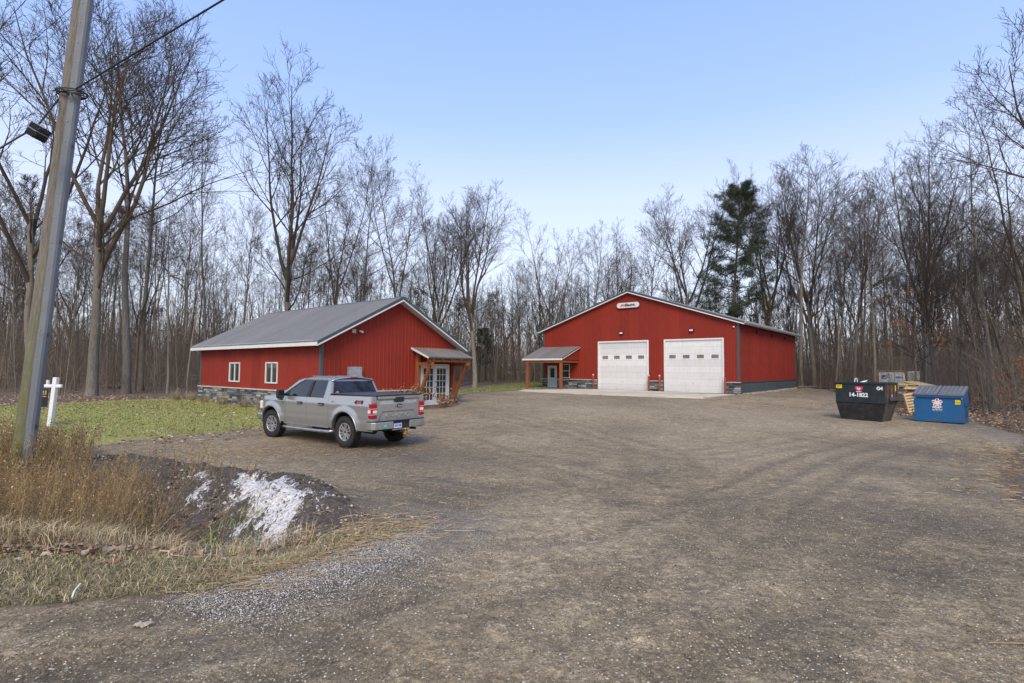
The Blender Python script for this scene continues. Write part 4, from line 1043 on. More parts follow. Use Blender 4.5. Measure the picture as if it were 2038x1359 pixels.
tree_px('big3', 1532, 66, 300, .9, 'tall fan-crowned bare tree right of the dark pine behind the garage', .95)
tree_px('up1', 1592, 60, 305, 1.9, 'tall bare tree behind the right end of the garage, left of a close pair', 1.15)
tree_px('big1', 1618, 61, 312, 5.0, 'wide-crowned bare tree standing at the right rear corner of the garage', .9)
tree_px('up3', 1716, 56, 350, .5, 'straight grey tree in the woods above the dark green dumpster')
tree_px('up2', 1740, 52, 340, 2.5, 'close-standing companion tree just right of the grey tree above the green dumpster')
tree_px('big2', 1843, 37, 248, 2.1, 'big bare tree with a round crown above the gap between the two dumpsters', .95)
tree_px('v2', 1862, 33, 300, .3, 'pale-trunked forked tree standing behind the blue dumpster', .9)
tree_px('slim1', 1975, 31, 190, .3, 'tall bare tree near the right edge, left of the last one in view', 1.15)
tree_px('big3', 2230, 22, -260, 2.6, 'nearest bare tree at the right edge, long twigs over the lot', 1.2)
tree_px('v1', 2040, 30, 175, 1.2, 'dark bare tree at the far right edge of the picture', 1.1)
tree_px('sap1', 1632, 54, 640, .3, 'thin pale crooked sapling by the logs right of the garage', .8, 'sapling')
tree_px('sap2', 132, 31, 560, 2.0, 'pale forked sapling between the pole and the massive tree', .8, 'sapling')
tree_px('leafy', 1822, 34, 430, .3, 'small tree holding rusty brown leaves behind the pallets', .8, 'brown_leaved_tree')
tree_px('leafy', 2045, 20.5, 600, 1.3, 'young tree with orange-brown leaves at the right edge of the lot', .9, 'brown_leaved_tree')
tree_px('leafy', 1014, 66, 640, 2.0, 'small orange-leaved tree in the gap between the two buildings', 1.0, 'brown_leaved_tree')
tree_px('leafy', 1628, 52, 730, 2.0, 'tiny sapling with tan leaves beside the rear corner of the garage', 1.2, 'brown_leaved_tree')
# pines
def make_pine(key, seed, H, r0):
    r = np.random.RandomState(seed)
    P = walk(np.zeros((1, 3)), np.array([[0, 0, 1.]]), np.array([H]), 12, r, .02, .03); R = np.linspace(1, .12, 12)[None]*r0
    Vt, Ft = tubes(P, R, 9); met = npmesh('trunk', Vt, Ft, M['barkb'], smooth=True)
    n = 66
    t = np.linspace(.30, .99, n); f = t*11; i = np.minimum(f.astype(int), 10); w = (f-i)[:, None]
    p = P[0, i]*(1-w) + P[0, i+1]*w
    az = np.arange(n)*2.4 + r.normal(0, .4, n); el = .05 + .75*(t-.3)
    D = np.stack([np.cos(az)*np.cos(el), np.sin(az)*np.cos(el), np.sin(el)], 1)
    ln = H*(.035 + .24*np.sin(np.clip((1.02-t)/.75, 0, 1)*PI*.62)**.8)*r.uniform(.55, 1.2, n)
    P1 = walk(p, D, ln, 7, r, .06, .04); R1 = prof(np.full(n, r0*.16), 7, .2)
    p, D, l2, rr = kids(P1, R1, 11, .25, 1.0, .7, .36, ln, r, .5, .4)
    P2 = walk(p, D, l2, 4, r, .12, .06); R2 = prof(np.maximum(rr, .012), 4, .4)
    V, F = merge([tubes(P1, R1, 4), tubes(P2, R2, 3)]); mec = npmesh('branches', V, F, M['twig'])
    # needle tufts: small blades
    q = P2[:, 1:].reshape(-1, 3); q = np.concatenate([q, P1[:, -1], (P2[:, 2]+P2[:, 3])/2]); q = q.repeat(34, 0); N = len(q)
    d = unit(r.normal(0, 1, (N, 3)) + [0, 0, .35]); s = unit(np.cross(d, r.normal(0, 1, (N, 3))))
    q = q + r.normal(0, 1, (N, 3))*np.array([.20, .20, .09]); L = r.uniform(.15, .34, (N, 1))
    V = np.stack([q-s*.018, q+s*.018, q+d*L], 1).reshape(-1, 3)
    cc = np.array([(.030, .044, .024)])*r.uniform(.6, 1.7, (N, 1)) + r.uniform(0, .01, (N, 1))*np.array([[1, .8, 0]])
    mel = npmesh('needles', V, np.arange(N*3).reshape(N, 3), M['vcol'], col=cc.repeat(3, 0))
    TREES[key] = (met, mec, mel, H)
make_pine('pine', 71, 20, .30)
def pine_px(px, Y, top, rot, label, width=1.0):
    r_ = ray(px, 700); x = r_[0]/r_[1]*Y; z = gzf(x, Y); h = at(px, top, Y).z - z
    met, mec, mel, H = TREES['pine']; t_ = thing('pine_tree', label, 'tree', (x, Y, z), rot); s = h/H; t_.scale = (s*width, s*width, s)
    link('trunk', met, t_); link('branches', mec, t_); link('needles', mel, t_)
pine_px(1458, 64, 385, .4, 'tall dark green pine rising behind the right slope of the garage roof', .80)
pine_px(955, 68, 655, 2.0, 'small green evergreen in the brush between the two red buildings', 1.1)
# the rest of the woods
def inside_clear(x, y):
    """places that must stay free of trees"""
    if y < 18: return True
    q = np.array([x-AX, y-AY]); c_, s_ = math.cos(TH), math.sin(TH); u, v = q[0]*c_+q[1]*s_, -q[0]*s_+q[1]*c_
    if -3 < u < aW+6 and -6 < v < aL+5: return True
    q = np.array([x-BX, y-BY]); u, v = q[0]*c_+q[1]*s_, -q[0]*s_+q[1]*c_
    if -14 < u < bD+2.5 and -3 < v < bWd+3: return True
    px = x/y*FPX + 1019
    if px < 420: return y < 35 - .0*px or poly_sd(np.array([x]), np.array([y]), LAWN1)[0] > -2
    if px < 900: return y < 42
    if px < 1100: return y < 62
    if 1385 < px < 1535 and y < 70: return True
    if px < 1480: return y < 66
    if px < 1640: return y < 59
    d = float(np.interp(px, [1640, 1750, 1850, 1950, 2038, 2200, 2600], [54, 48, 33, 27, 20, 15, 12]))
    return y < d
ZONES = [((-900, 395), 'left woods', 84, (440, 60)), ((395, 900), 'office', 62, (500, 45)), ((900, 1110), 'gap', 30, (575, 35)), ((1110, 1600), 'garage', 46, (565, 35)), ((1600, 2900), 'right woods', 120, (450, 65))]
keys = ['up1', 'up2', 'up3', 'v1', 'v2'] + ['slim1', 'slim2', 'slim3', 'slim4']*4 + ['sap1', 'sap2']
MARKS = [(-9e9, -5, 'beyond the left edge'), (-5, 60, 'at the far left edge'), (60, 150, 'just right of the leaning pole'), (150, 215, 'around the massive lawn-edge tree'), (215, 300, 'right of the massive lawn-edge tree'), (300, 372, 'before the office roof starts'), (372, 450, 'over the office left eave'),
         (450, 530, 'over the office ridge left end'), (530, 610, 'around the tallest office tree'), (610, 700, 'over the office ridge middle'), (700, 800, 'over the office ridge peak'), (800, 870, 'over the right slope of the office'), (870, 960, 'right of the office eave'), (960, 1075, 'left of the garage'),
         (1075, 1160, 'over the garage left eave'), (1160, 1240, 'over the sign on the garage'), (1240, 1330, 'over the garage peak'), (1330, 1430, 'left of the dark pine'), (1430, 1520, 'around the dark pine'), (1520, 1600, 'over the garage right eave'), (1600, 1640, 'at the garage rear corner'), (1640, 1690, 'left of the green dumpster'),
         (1690, 1745, 'over the green dumpster'), (1745, 1800, 'over the shipping container'), (1800, 1850, 'over the pallets'), (1850, 1925, 'over the blue dumpster'), (1925, 1985, 'right of the blue dumpster'), (1985, 2040, 'at the far right edge'), (2040, 9e9, 'beyond the right edge')]
KD = {'up': 'tall upright twiggy tree', 'v': 'fork-trunked bare tree', 'slim': 'slim straight bare tree', 'sap': 'young bare sapling'}
GK = {'up': 'upright bare trees in the woods', 'v': 'forked bare trees in the woods', 'slim': 'slim bare trees in the woods', 'sap': 'saplings in the woods'}
ORD = ['first', 'second', 'third', 'fourth', 'fifth', 'sixth', 'seventh', 'eighth', 'ninth', 'tenth', 'eleventh', 'twelfth', 'thirteenth', 'fourteenth', 'fifteenth', 'sixteenth', 'seventeenth', 'eighteenth']
placed = []; recs = []
for (pa, pb2), where, n, (ty, tv) in ZONES:
    c = 0; tries = 0
    while c < n and tries < 6000:
        tries += 1
        px = R_.uniform(max(pa, -60), min(pb2, 2100)) if R_.rand() < .93 else R_.uniform(pa, pb2)
        y = 18 + 62*R_.rand()**.8; x = (px-1019)/FPX*y
        if inside_clear(x, y): continue
        if placed and min((x-a)**2 + (y-b)**2 for a, b in placed) < 1.3**2: continue
        key = keys[R_.randint(len(keys))]; kk = ''.join(ch for ch in key if ch.isalpha()); z = gzf(x, y)
        h = R_.uniform(5, 10) if kk == 'sap' else float(np.clip(at(px, R_.normal(ty, tv), y).z - z, 9, 25))
        placed.append((x, y)); c += 1; recs.append((px, x, y, h, key, kk))
bins = {}
for r_ in recs:
    mk = [m for m in MARKS if m[0] <= r_[0] < m[1]][0][2]; near = r_[2] < 52
    bins.setdefault((r_[5], near, mk), []).append(r_)
for (kk, near, mk), rs in bins.items():
    rs.sort()
    for i, (px, x, y, h, key, _) in enumerate(rs):
        lb = ('near ' if near else 'far ') + KD[kk] + ' ' + mk + ('' if len(rs) == 1 else ', ' + ORD[min(i, 17)] + ' from left')
        put_tree(key, x, y, h, R_.uniform(0, 6.28), lb, GK[kk], 'sapling' if kk == 'sap' else 'bare_tree', R_.uniform(.85, 1.15))
# far woods as one mass
def simple_trees(name, n, ymin, ymax, hmin, hmax, r, col_m, nb=16, ntw=3, pxr=(-700, 2700)):
    px = r.uniform(*pxr, n*2); y = ymin + (ymax-ymin)*r.rand(n*2); x = (px-1019)/FPX*y
    ok = np.array([not inside_clear(a, b) for a, b in zip(x, y)]); x, y = x[ok][:n], y[ok][:n]; n = len(x)
    z = gz(x, y); H = r.uniform(hmin, hmax, n)
    P0 = walk(np.stack([x, y, z-.3], 1), unit(np.array([[0, 0, 1.]]) + r.normal(0, .04, (n, 3))), H, 7, r, .04, .03)
    r0 = H*r.uniform(.005, .011, n); R0 = prof(r0, 7, .15)
    p, D, ln, rr = kids(P0, R0, nb, .25, .99, .6, .26, H, r, .5, .55)
    P1 = walk(p, D, ln, 4, r, .10, .12); R1 = prof(np.maximum(rr, .016), 4, .45)
    parts = [tubes(P0, R0, 5), tubes(P1, R1, 3)]
    if ntw:
        p, D, l2, rr = kids(P1, R1, ntw, .25, 1.0, .5, .5, ln, r, .6, .4)
        P2 = walk(p, D, l2, 3, r, .14, .1); R2 = prof(np.maximum(rr, .013), 3, .6); parts.append(tubes(P2, R2, 3))
    V, F = merge(parts); return setp(link(name, npmesh(name, V, F, col_m)), kind='stuff')
simple_trees('far_woods', 1350, 64, 125, 8, 17, R_, M['twigg'], 12, 3)
simple_trees('young_growth', 900, 22, 85, 2.5, 8, R_, M['brush'], 12, 3, (-500, 2500))
# brush: crowds of thin stems
def brush(name, n, r, mat, h0=.9, h1=4.2, y0=20, y1=95):
    px = r.uniform(-400, 2450, n*2); y = y0 + (y1-y0)*r.rand(n*2)**.75; x = (px-1019)/FPX*y
    ok = np.array([not inside_clear(a, b) for a, b in zip(x, y)]); x, y = x[ok][:n], y[ok][:n]; n = len(x)
    z = gz(x, y); H = r.uniform(h0, h1, n)*(1 + .4*(r.rand(n) < .15))
    P0 = walk(np.stack([x, y, z-.1], 1), unit(np.array([[0, 0, 1.]]) + r.normal(0, .22, (n, 3))), H, 5, r, .13, -.01)
    R0 = prof(r.uniform(.008, .022, n), 5, .4)
    p, D, ln, rr = kids(P0, R0, 6, .15, .98, .6, .42, H, r, .6, .4)
    P1 = walk(p, D, ln, 3, r, .15, .05); R1 = prof(np.maximum(rr, .007), 3, .6)
    V, F = merge([tubes(P0, R0, 3), tubes(P1, R1, 3)])
    return setp(link(name, npmesh(name, V, F, mat)), kind='stuff')
brush('underbrush', 15000, R_, M['brush'])
brush('tall_thicket', 11000, R_, M['brush'], 4, 8.5, 48, 115)
# ------------------------------------------------------------------ ground litter, lawn, verge
def scatter(poly, n, r, margin=0, dens=None):
    a = np.array(poly); lo, hi = a.min(0), a.max(0); out = []
    x = r.uniform(lo[0], hi[0], n*6); y = r.uniform(lo[1], hi[1], n*6)
    m = poly_sd(x, y, poly) > margin
    return x[m][:n], y[m][:n]
def blades(name, x, y, r, hmin, hmax, w, cols, lean=.5, mat=None, seg=1, bend=.0):
    n = len(x); z = gz(x, y); h = r.uniform(hmin, hmax, n); az = r.uniform(0, 6.28, n)
    d = unit(np.stack([np.cos(az)*lean*r.uniform(.2, 1.4, n), np.sin(az)*lean*r.uniform(.2, 1.4, n), np.ones(n)], 1)); s = np.stack([-np.sin(az), np.cos(az), np.zeros(n)], 1)
    ww = w*r.uniform(.6, 1.4, (n, 1))
    B = np.stack([x, y, z-.01], 1); T = B + d*h[:, None]; Mi = B + d*h[:, None]*.55 + np.array([0, 0, 1])*h[:, None]*.06
    if bend: T = T + np.stack([np.cos(az), np.sin(az), -np.ones(n)*.6], 1)*h[:, None]*bend
    V = np.stack([B-s*ww, B+s*ww, Mi+s*ww*.8, Mi-s*ww*.8, T], 1).reshape(-1, 3)
    b = np.arange(n)*5
    F4 = np.stack([b, b+1, b+2, b+3], 1); F3 = np.stack([b+3, b+2, b+4], 1)
    cc = np.array(cols)[r.randint(0, len(cols), n)]*r.uniform(.65, 1.35, (n, 1))
    return setp(link(name, npmesh(name, V, [F4, F3], mat or M['vcolg'], col=cc.repeat(5, 0))), kind='stuff')
x, y = scatter([(-25, 13), (-8, 18), (-8.6, 22.5), (-18.3, 31), (-26, 26)], 75000, R_)
m = poly_sd(x, y, LAWN1) + .8*fbm(x, y) > .1; x, y = x[m], y[m]; 
blades('lawn_grass', x, y, R_, .025, .075, .008, [(.15, .20, .03), (.23, .27, .05), (.34, .34, .09), (.50, .42, .21), (.11, .15, .025)], .9)
x, y = scatter(LAWN2, 14000, R_); blades('back_lawn_grass', x, y, R_, .04, .09, .02, [(.08, .12, .022), (.13, .16, .04), (.26, .23, .11)], .9)
# verge grass, near
VN = [(p[0], p[1]+.05) for p in ROADEDGE] + [(-6.5, 4.0), (-9, 4.6), (-9, 7.2), (-5, 6.4), (-3.3, 6.3), (-2.2, 6.6)]
x, y = scatter(VN, 60000, R_); m = poly_sd(x, y, VERGE) + .25*fbm(x*2, y*2) > .0; x, y = x[m], y[m]
blades('verge_grass', x, y, R_, .03, .12, .0028, [(.24, .18, .08), (.33, .25, .13), (.44, .34, .19), (.13, .125, .035), (.54, .43, .26), (.17, .18, .045)], 1.4, bend=.25)
# straw-coloured long tufts along the near lip of the ditch
LIP = [(-2.1, 6.55), (-2.9, 6.35), (-3.8, 6.25), (-5.0, 6.2), (-6.5, 6.4), (-8.5, 6.6)]
n = 13000; t_ = R_.rand(n)**.8*(len(LIP)-1); i = np.minimum(t_.astype(int), len(LIP)-2); f = (t_-i)[:, None]; A = np.array(LIP); p = A[i]*(1-f) + A[i+1]*f + R_.normal(0, 1, (n, 2))*np.array([.25, .22])
cl = (fbm(p[:, 0]*1.6, p[:, 1]*1.6, 2) > -.12) & ((p[:, 0] < -3.7) | (R_.rand(n) < .25)); p = p[cl]
blades('long_dry_grass', p[:, 0], p[:, 1], R_, .14, .42, .0030, [(.48, .37, .20), (.38, .28, .14), (.58, .47, .28), (.28, .21, .10)], .8, bend=.35)
# patches of straw and thatch elsewhere
def straw(name, pts, n, sp, r, lmin, lmax, cols, w=.0025, ali=None):
    t_ = r.rand(n)*(len(pts)-1); i = np.minimum(t_.astype(int), len(pts)-2); f = (t_-i)[:, None]; A = np.array(pts); p = A[i]*(1-f)+A[i+1]*f + r.normal(0, 1, (n, 2))*np.array(sp)
    az = r.uniform(0, 6.28, n) if ali is None else r.normal(ali, .7, n); L = r.uniform(lmin, lmax, n)
    d = np.stack([np.cos(az), np.sin(az)], 1)*L[:, None]/2; q0, q1 = p-d, p+d
    z0, z1 = gz(q0[:, 0], q0[:, 1]) + r.uniform(.004, .03, n), gz(q1[:, 0], q1[:, 1]) + r.uniform(.004, .03, n)
    P = np.stack([np.column_stack([q0, z0]), np.column_stack([q1, z1])], 1)
    V, F = tubes(P, np.full((n, 2), w)*r.uniform(.6, 1.5, (n, 1)), 3)
    cc = (np.array(cols)[r.randint(0, len(cols), n)]*r.uniform(.7, 1.3, (n, 1))).repeat(6, 0)
    return setp(link(name, npmesh(name, V, F, M['vcol'], col=cc)), kind='stuff')
SC = [(.45, .35, .19), (.55, .44, .27), (.34, .26, .14), (.40, .24, .11)]
straw('straw_on_verge', GP([(420, 1150), (560, 1120), (700, 1070), (830, 1040)]), 900, (.35, .30), R_, .05, .40, SC, .0028, .5)
straw('straw_bits', GP([(300, 885), (420, 900), (560, 900), (600, 905)]), 1500, (1.5, .55), R_, .03, .14, SC, .003)
straw('straw_crumbs', GP([(700, 1010), (900, 950), (1500, 950), (1980, 920)]), 500, (2.5, 2.2), R_, .04, .22, SC, .003)
straw('straw_strip', GP([(1990, 885), (2030, 930), (2060, 1010)]), 1100, (.6, .6), R_, .04, .2, SC + [(.2, .12, .06)], .005)
straw('straw_in_ditch', [(-2.3, 6.9), (-4, 7.4), (-6, 8.4)], 900, (.5, .5), R_, .06, .4, SC, .003)
# loose leaves
def litter(name, x, y, r, size, cols, up=.02):
    z = gz(x, y) + r.uniform(0, up, len(x)); me = leafquads(np.stack([x, y, z+.01], 1), size, r, cols, .75); return setp(link(name, me), kind='stuff')
LC = [(.38, .23, .12), (.27, .16, .08), (.48, .33, .19), (.18, .11, .06), (.54, .40, .26)]
x, y = scatter([(-26, 12), (-8, 16), (-8.6, 22.5), (-18.3, 32), (-30, 36), (-34, 22)], 9000, R_); m = (R_.rand(len(x)) < .4) | (poly_sd(x, y, LAWN1) < .2); litter('lawn_leaves', x[m], y[m], R_, .11, LC)
px_ = R_.uniform(-100, 2140, 30000); y = 19 + 48*R_.rand(30000)**1.1; x = (px_-1019)/FPX*y; m = np.array([inside_clear(a, b+1.5) is False for a, b in zip(x, y)]) | ((px_ > 1650) & (poly_sd(x, y, LOT) < -.2) & (y < 60) & (px_ < 2200))
litter('forest_leaves', x[m], y[m], R_, .16, LC, .05)
x, y = scatter(GP([(1780, 800), (1790, 828), (1930, 838), (2038, 868), (2038, 800), (1900, 780)]), 5000, R_); litter('leaves_by_dumpsters', x, y, R_, .11, LC, .05)
x, y = scatter([(-1.3, 7.6), (-1.4, 6.4), (-3.5, 5.4), (-9, 4.2), (-9, 8), (-4, 7.2)], 900, R_); m = R_.rand(len(x)) < .9; litter('verge_leaves', x[m], y[m], R_, .055, LC, .04)
LL = [(-2.4, 6.35), (-3.4, 5.95), (-4.6, 5.75), (-6.5, 5.7)]
n = 700; t_ = R_.rand(n)*3; i = np.minimum(t_.astype(int), 2); f = (t_-i)[:, None]; A = np.array(LL); p = A[i]*(1-f)+A[i+1]*f + R_.normal(0, .13, (n, 2)); litter('leaf_drift', p[:, 0], p[:, 1], R_, .085, [(.42, .29, .20), (.34, .20, .12), (.48, .37, .27), (.25, .15, .09), (.3, .25, .2)], .07)
x = R_.uniform(-6, 9, 160); y = R_.uniform(3.5, 22, 160); litter('lot_leaves', x, y, R_, .032, LC, .005)
# gravel pebbles on the near lot
def pebbles(name, n, r, fx, smin, smax, cols):
    x, y = fx(n); n = len(x); s = smin*(smax/smin)**(r.rand(n)**2.2); z = gz(x, y)
    O = np.array([[1, 0, 0], [0, 1, 0], [-1, 0, 0], [0, -1, 0], [0, 0, .62], [0, 0, -.62]], float)
    a = r.uniform(0, 6.28, n); ca, sa = np.cos(a), np.sin(a)
    J = O[None]*(1 + r.uniform(-.35, .35, (n, 6, 1))); V = np.stack([J[..., 0]*ca[:, None] - J[..., 1]*sa[:, None], (J[..., 0]*sa[:, None] + J[..., 1]*ca[:, None])*.8, J[..., 2]], -1)*s[:, None, None]*.5
    V += np.stack([x, y, z + s*.12], 1)[:, None]
    T = np.array([[0, 1, 4], [1, 2, 4], [2, 3, 4], [3, 0, 4], [1, 0, 5], [2, 1, 5], [3, 2, 5], [0, 3, 5]])
    F = (np.arange(n)*6)[:, None, None] + T[None]
    cc = (np.array(cols)[r.randint(0, len(cols), n)]*r.uniform(.6, 1.35, (n, 1))).repeat(6, 0)
    return setp(link(name, npmesh(name, V.reshape(-1, 3), F.reshape(-1, 3), M['vcol'], col=cc)), kind='stuff')
PC = [(.26, .21, .14), (.34, .28, .18), (.16, .13, .09), (.46, .39, .28), (.60, .53, .42), (.08, .07, .055), (.30, .24, .15)]
def f_lot(n):
    y = 2.6 + 9.5*R_.rand(n)**1.5; x = y*R_.uniform(-1.05, 1.05, n); m = (poly_sd(x, y, LOT) > .0) & (fbm(x*.7, y*.7, 3) + R_.normal(0, .25, n) > -.25); return x[m], y[m]
pebbles('gravel_pebbles', 62000, R_, f_lot, .006, .022, PC)
def f_edge(n):
    t_ = R_.rand(n)*4.4; i = np.minimum(t_.astype(int), 4); f = (t_-i)[:, None]; A = np.array(ROADEDGE); p = A[i]*(1-f)+A[i+1]*f; k = np.abs(R_.normal(0, 1, (n, 1))); p = p + np.array([.62, -.35])*k*.75*np.array([1, 1]); q = p + R_.normal(0, .12, (n, 2)); return q[:, 0], q[:, 1]
pebbles('crushed_stone', 26000, R_, f_edge, .007, .020, [(.34, .32, .28), (.22, .20, .18), (.50, .47, .42), (.12, .11, .09), (.42, .39, .34), (.64, .60, .54)])
x, y = scatter(SOIL, 9000, R_)
pebbles('soil_clods', 9000, R_, lambda n: (x, y), .012, .10, [(.07, .052, .036), (.12, .09, .063), (.04, .031, .023), (.2, .16, .11), (.45, .43, .39)])
# stone drip strip beside the garage
def f_side(n):
    u = R_.uniform(.2, bD+2, n); v = -.12 - np.abs(R_.normal(0, .38, n)); c_, s_ = math.cos(TH), math.sin(TH); return BX + u*c_ - v*s_, BY + u*s_ + v*c_
pebbles('drip_edge_stones', 3500, R_, f_side, .05, .16, [(.36, .31, .24), (.25, .21, .17), (.45, .40, .32)])
# ------------------------------------------------------------------ tall weeds in the ditch
def weeds(name, x, y, r, hmin, hmax, stemc, leafc, nl=9, lsize=.026):
    n = len(x); z = gz(x, y); H = r.uniform(hmin, hmax, n)
    D0 = unit(np.stack([r.normal(.10, .16, n), r.normal(0, .16, n), np.ones(n)], 1))
    P0 = walk(np.stack([x, y, z-.03], 1), D0, H, 6, r, .07, -.03); R0 = prof(r.uniform(.0028, .0052, n), 6, .4)
    p, D, ln, rr = kids(P0, R0, 5, .45, .97, .55, .22, H, r, .6, .3)
    P1 = walk(p, D, ln, 3, r, .15, .05); R1 = prof(np.full(len(p), .0014), 3, .7)
    V, F = merge([tubes(P0, R0, 3), tubes(P1, R1, 3)])
    nv0 = len(V); sc_ = np.array(stemc)[r.randint(0, len(stemc), n)]*r.uniform(.6, 1.3, (n, 1))
    cs_ = np.concatenate([sc_.repeat(18, 0), sc_.repeat(5, 0).repeat(9, 0)])
    t_ = r.uniform(.2, 1, (n, nl)); k = np.minimum((t_*5).astype(int), 4); fr_ = (t_*5-k)[..., None]; ar = np.arange(n)[:, None]
    C = (P0[ar, k]*(1-fr_) + P0[ar, k+1]*fr_).reshape(-1, 3) + r.normal(0, .018, (n*nl, 3))
    C = np.concatenate([C, P1[:, 1:].reshape(-1, 3) + r.normal(0, .01, (len(P1)*2, 3))]); N = len(C)
    a = unit(r.normal(0, 1, (N, 3)) - [0, 0, .4]); b = unit(np.cross(a, r.normal(0, 1, (N, 3)))); s = lsize*r.uniform(.3, 1.5, (N, 1))
    LV = np.stack([C, C+a*s*.5+b*s*.18, C+a*s, C+a*s*.5-b*s*.18], 1).reshape(-1, 3)
    lc = (np.array(leafc)[r.randint(0, len(leafc), N)]*r.uniform(.6, 1.4, (N, 1))).repeat(4, 0)
    return setp(link(name, npmesh(name, np.concatenate([V, LV]), np.concatenate([F, nv0 + np.arange(N*4).reshape(N, 4)]), M['vcol'], col=np.concatenate([cs_, lc]))), kind='stuff')
SCc = [(.34, .22, .095), (.44, .30, .14), (.22, .14, .065), (.28, .22, .08)]
LFc = [(.27, .16, .075), (.19, .11, .05), (.38, .27, .14), (.13, .08, .04), (.46, .37, .23), (.22, .13, .05)]
x, y = scatter([(-3.4, 6.5), (-4.2, 6.3), (-9.5, 6.2), (-13, 8), (-13, 12.3), (-9.5, 11.4), (-7.4, 10.2), (-5.6, 8.8), (-4.3, 7.6)], 4300, R_)
m = R_.rand(len(x)) < .04 + .96*S(-x - .25*(y-6.5), 4.2, 5.8); weeds('tall_brown_weeds', x[m], y[m], R_, .45, 1.05, SCc, LFc)
x, y = scatter([(-4.5, 6.4), (-10, 6.0), (-10, 8.5), (-6.5, 8.2), (-5, 7.4)], 5200, R_); blades('ditch_dry_grass', x, y, R_, .25, .7, .003, [(.24, .18, .09), (.30, .23, .13), (.17, .12, .06), (.16, .15, .06)], .55, bend=.18)
x, y = scatter([(-3.2, 7.0), (-3.6, 6.7), (-4.6, 7.2), (-4.4, 8.2), (-3.9, 8.4)], 500, R_); blades('green_grass_tuft', x, y, R_, .12, .34, .004, [(.18, .24, .05), (.30, .33, .10), (.12, .17, .04)], .8, bend=.3)
x, y = scatter([(-11.8, 13.4), (-9.9, 12.6), (-9.2, 12.2), (-9.4, 10.6), (-16, 10.5), (-19, 14), (-15, 15)], 2200, R_); weeds('weeds_by_the_pole', x, y, R_, .35, .95, SCc, LFc, 14, .045)
x, y = scatter([(-7.8, 12.2), (-7.0, 11.5), (-5.0, 10.5), (-4.4, 9.8), (-5.0, 9.2), (-8.5, 10.9)], 110, R_); weeds('weeds_on_the_bank', x, y, R_, .2, .6, SCc, LFc, 10, .03)
# ornamental grasses and dead shrubs along the office
c_, s_ = math.cos(TH), math.sin(TH)
def ab(u, v): return (AX + u*c_ - v*s_, AY + u*s_ + v*c_)
def clump(name, label, u, v, n, h, rad, cols, group, leaf=False):
    X0, Y0 = ab(u, v); a = R_.uniform(0, 6.28, n); q = rad*.35*np.sqrt(R_.rand(n)); z = gzf(X0, Y0)
    P0 = np.stack([q*np.cos(a), q*np.sin(a), np.full(n, -.02)], 1); D = unit(np.stack([np.cos(a)*.55*R_.rand(n), np.sin(a)*.55*R_.rand(n), np.ones(n)], 1))
    P = walk(P0, D, h*R_.uniform(.5, 1.1, n), 5, R_, .10, -.05); V, F = tubes(P, prof(np.full(n, .006), 5, .4), 3)
    cc = (np.array(cols)[R_.randint(0, len(cols), n)]*R_.uniform(.6, 1.3, (n, 1))).repeat(15, 0)
    o = link(name, npmesh(name, V, F, M['vcol'], col=cc), None, (X0, Y0, z)); setp(o, label, 'shrub' if leaf else 'grass clump', group)
    if leaf:
        c0 = P[:, 2:].reshape(-1, 3).repeat(3, 0) + R_.normal(0, .05, (n*9, 3)); link('dried_leaves', leafquads(c0, .10, R_, [(.28, .15, .07), (.20, .10, .05), (.36, .22, .12)]), o)
GC = [(.34, .27, .17), (.26, .20, .12), (.42, .34, .22)]
for k, (u, v, lb) in enumerate(((-.75, 11.9, 'first from the far left corner'), (-.8, 9.9, 'left of the first window'), (-.85, 7.6, 'largest, under the first window'), (-.8, 5.3, 'between the two windows'), (-.8, 3.6, 'in front of the truck nose'), (-1.1, 13.0, 'just past the left corner of the wall'))):
    clump('ornamental_grass', 'tan dried ornamental grass clump at the office stone base, ' + lb, u, v, 110, (.55, .5, .75, .6, .65, .7)[k], .45, GC, 'dried grasses along the office wall')
for k, (u, v, lb) in enumerate(((2.9, -.8, 'leftmost, behind the truck bed'), (3.9, -.8, 'middle one behind the truck bed'), (4.8, -.9, 'nearest the canopy post'), (5.6, -1.7, 'in front of the french doors'))):
    clump('hydrangea_shrub', 'brown dead-leaved shrub by the office gable, ' + lb, u, v, 34, (1.0, 1.05, 1.05, .7)[k], .5, [(.16, .10, .06), (.22, .15, .09)], 'dead shrubs along the office gable', True)
# ------------------------------------------------------------------ pickup truck
tF = np.array([math.cos(2.514), math.sin(2.514)]); tS = np.array([tF[1], -tF[0]])
tc_ = np.array([-3.662, 14.27]) + tS*.99
trk = thing('pickup_truck', 'silver four-door pickup truck with black bed cover parked before the red office', 'pickup truck', (tc_[0], tc_[1], gzf(*(tc_ + tF*3))+.0), 2.514)
RA, FA, AR = 1.18, 4.86, .535
Wb = .985
def sidey(x, z):
    y = Wb
    y -= .10*max(0, z-1.12)**1.3*2.0
    y -= .16*max(0, .80-z)**1.5
    y += .012*math.exp(-((z-1.18)/.05)**2) - .010*math.exp(-((z-.80)/.03)**2)
    for cx in (RA, FA):
        d = math.hypot(x-cx, (z-.44))
        y += .035*float(S(AR+.20-d, 0, .16))
    if x > 5.1: y -= .28*((x-5.1)/.75)**2
    if x < .35: y -= .06*((.35-x)/.35)**2
    return y
def zbot(x, base=.50):
    for cx in (RA, FA):
        if abs(x-cx) < AR:
            return max(base, .44 + math.sqrt(AR*AR-(x-cx)**2))
    return base
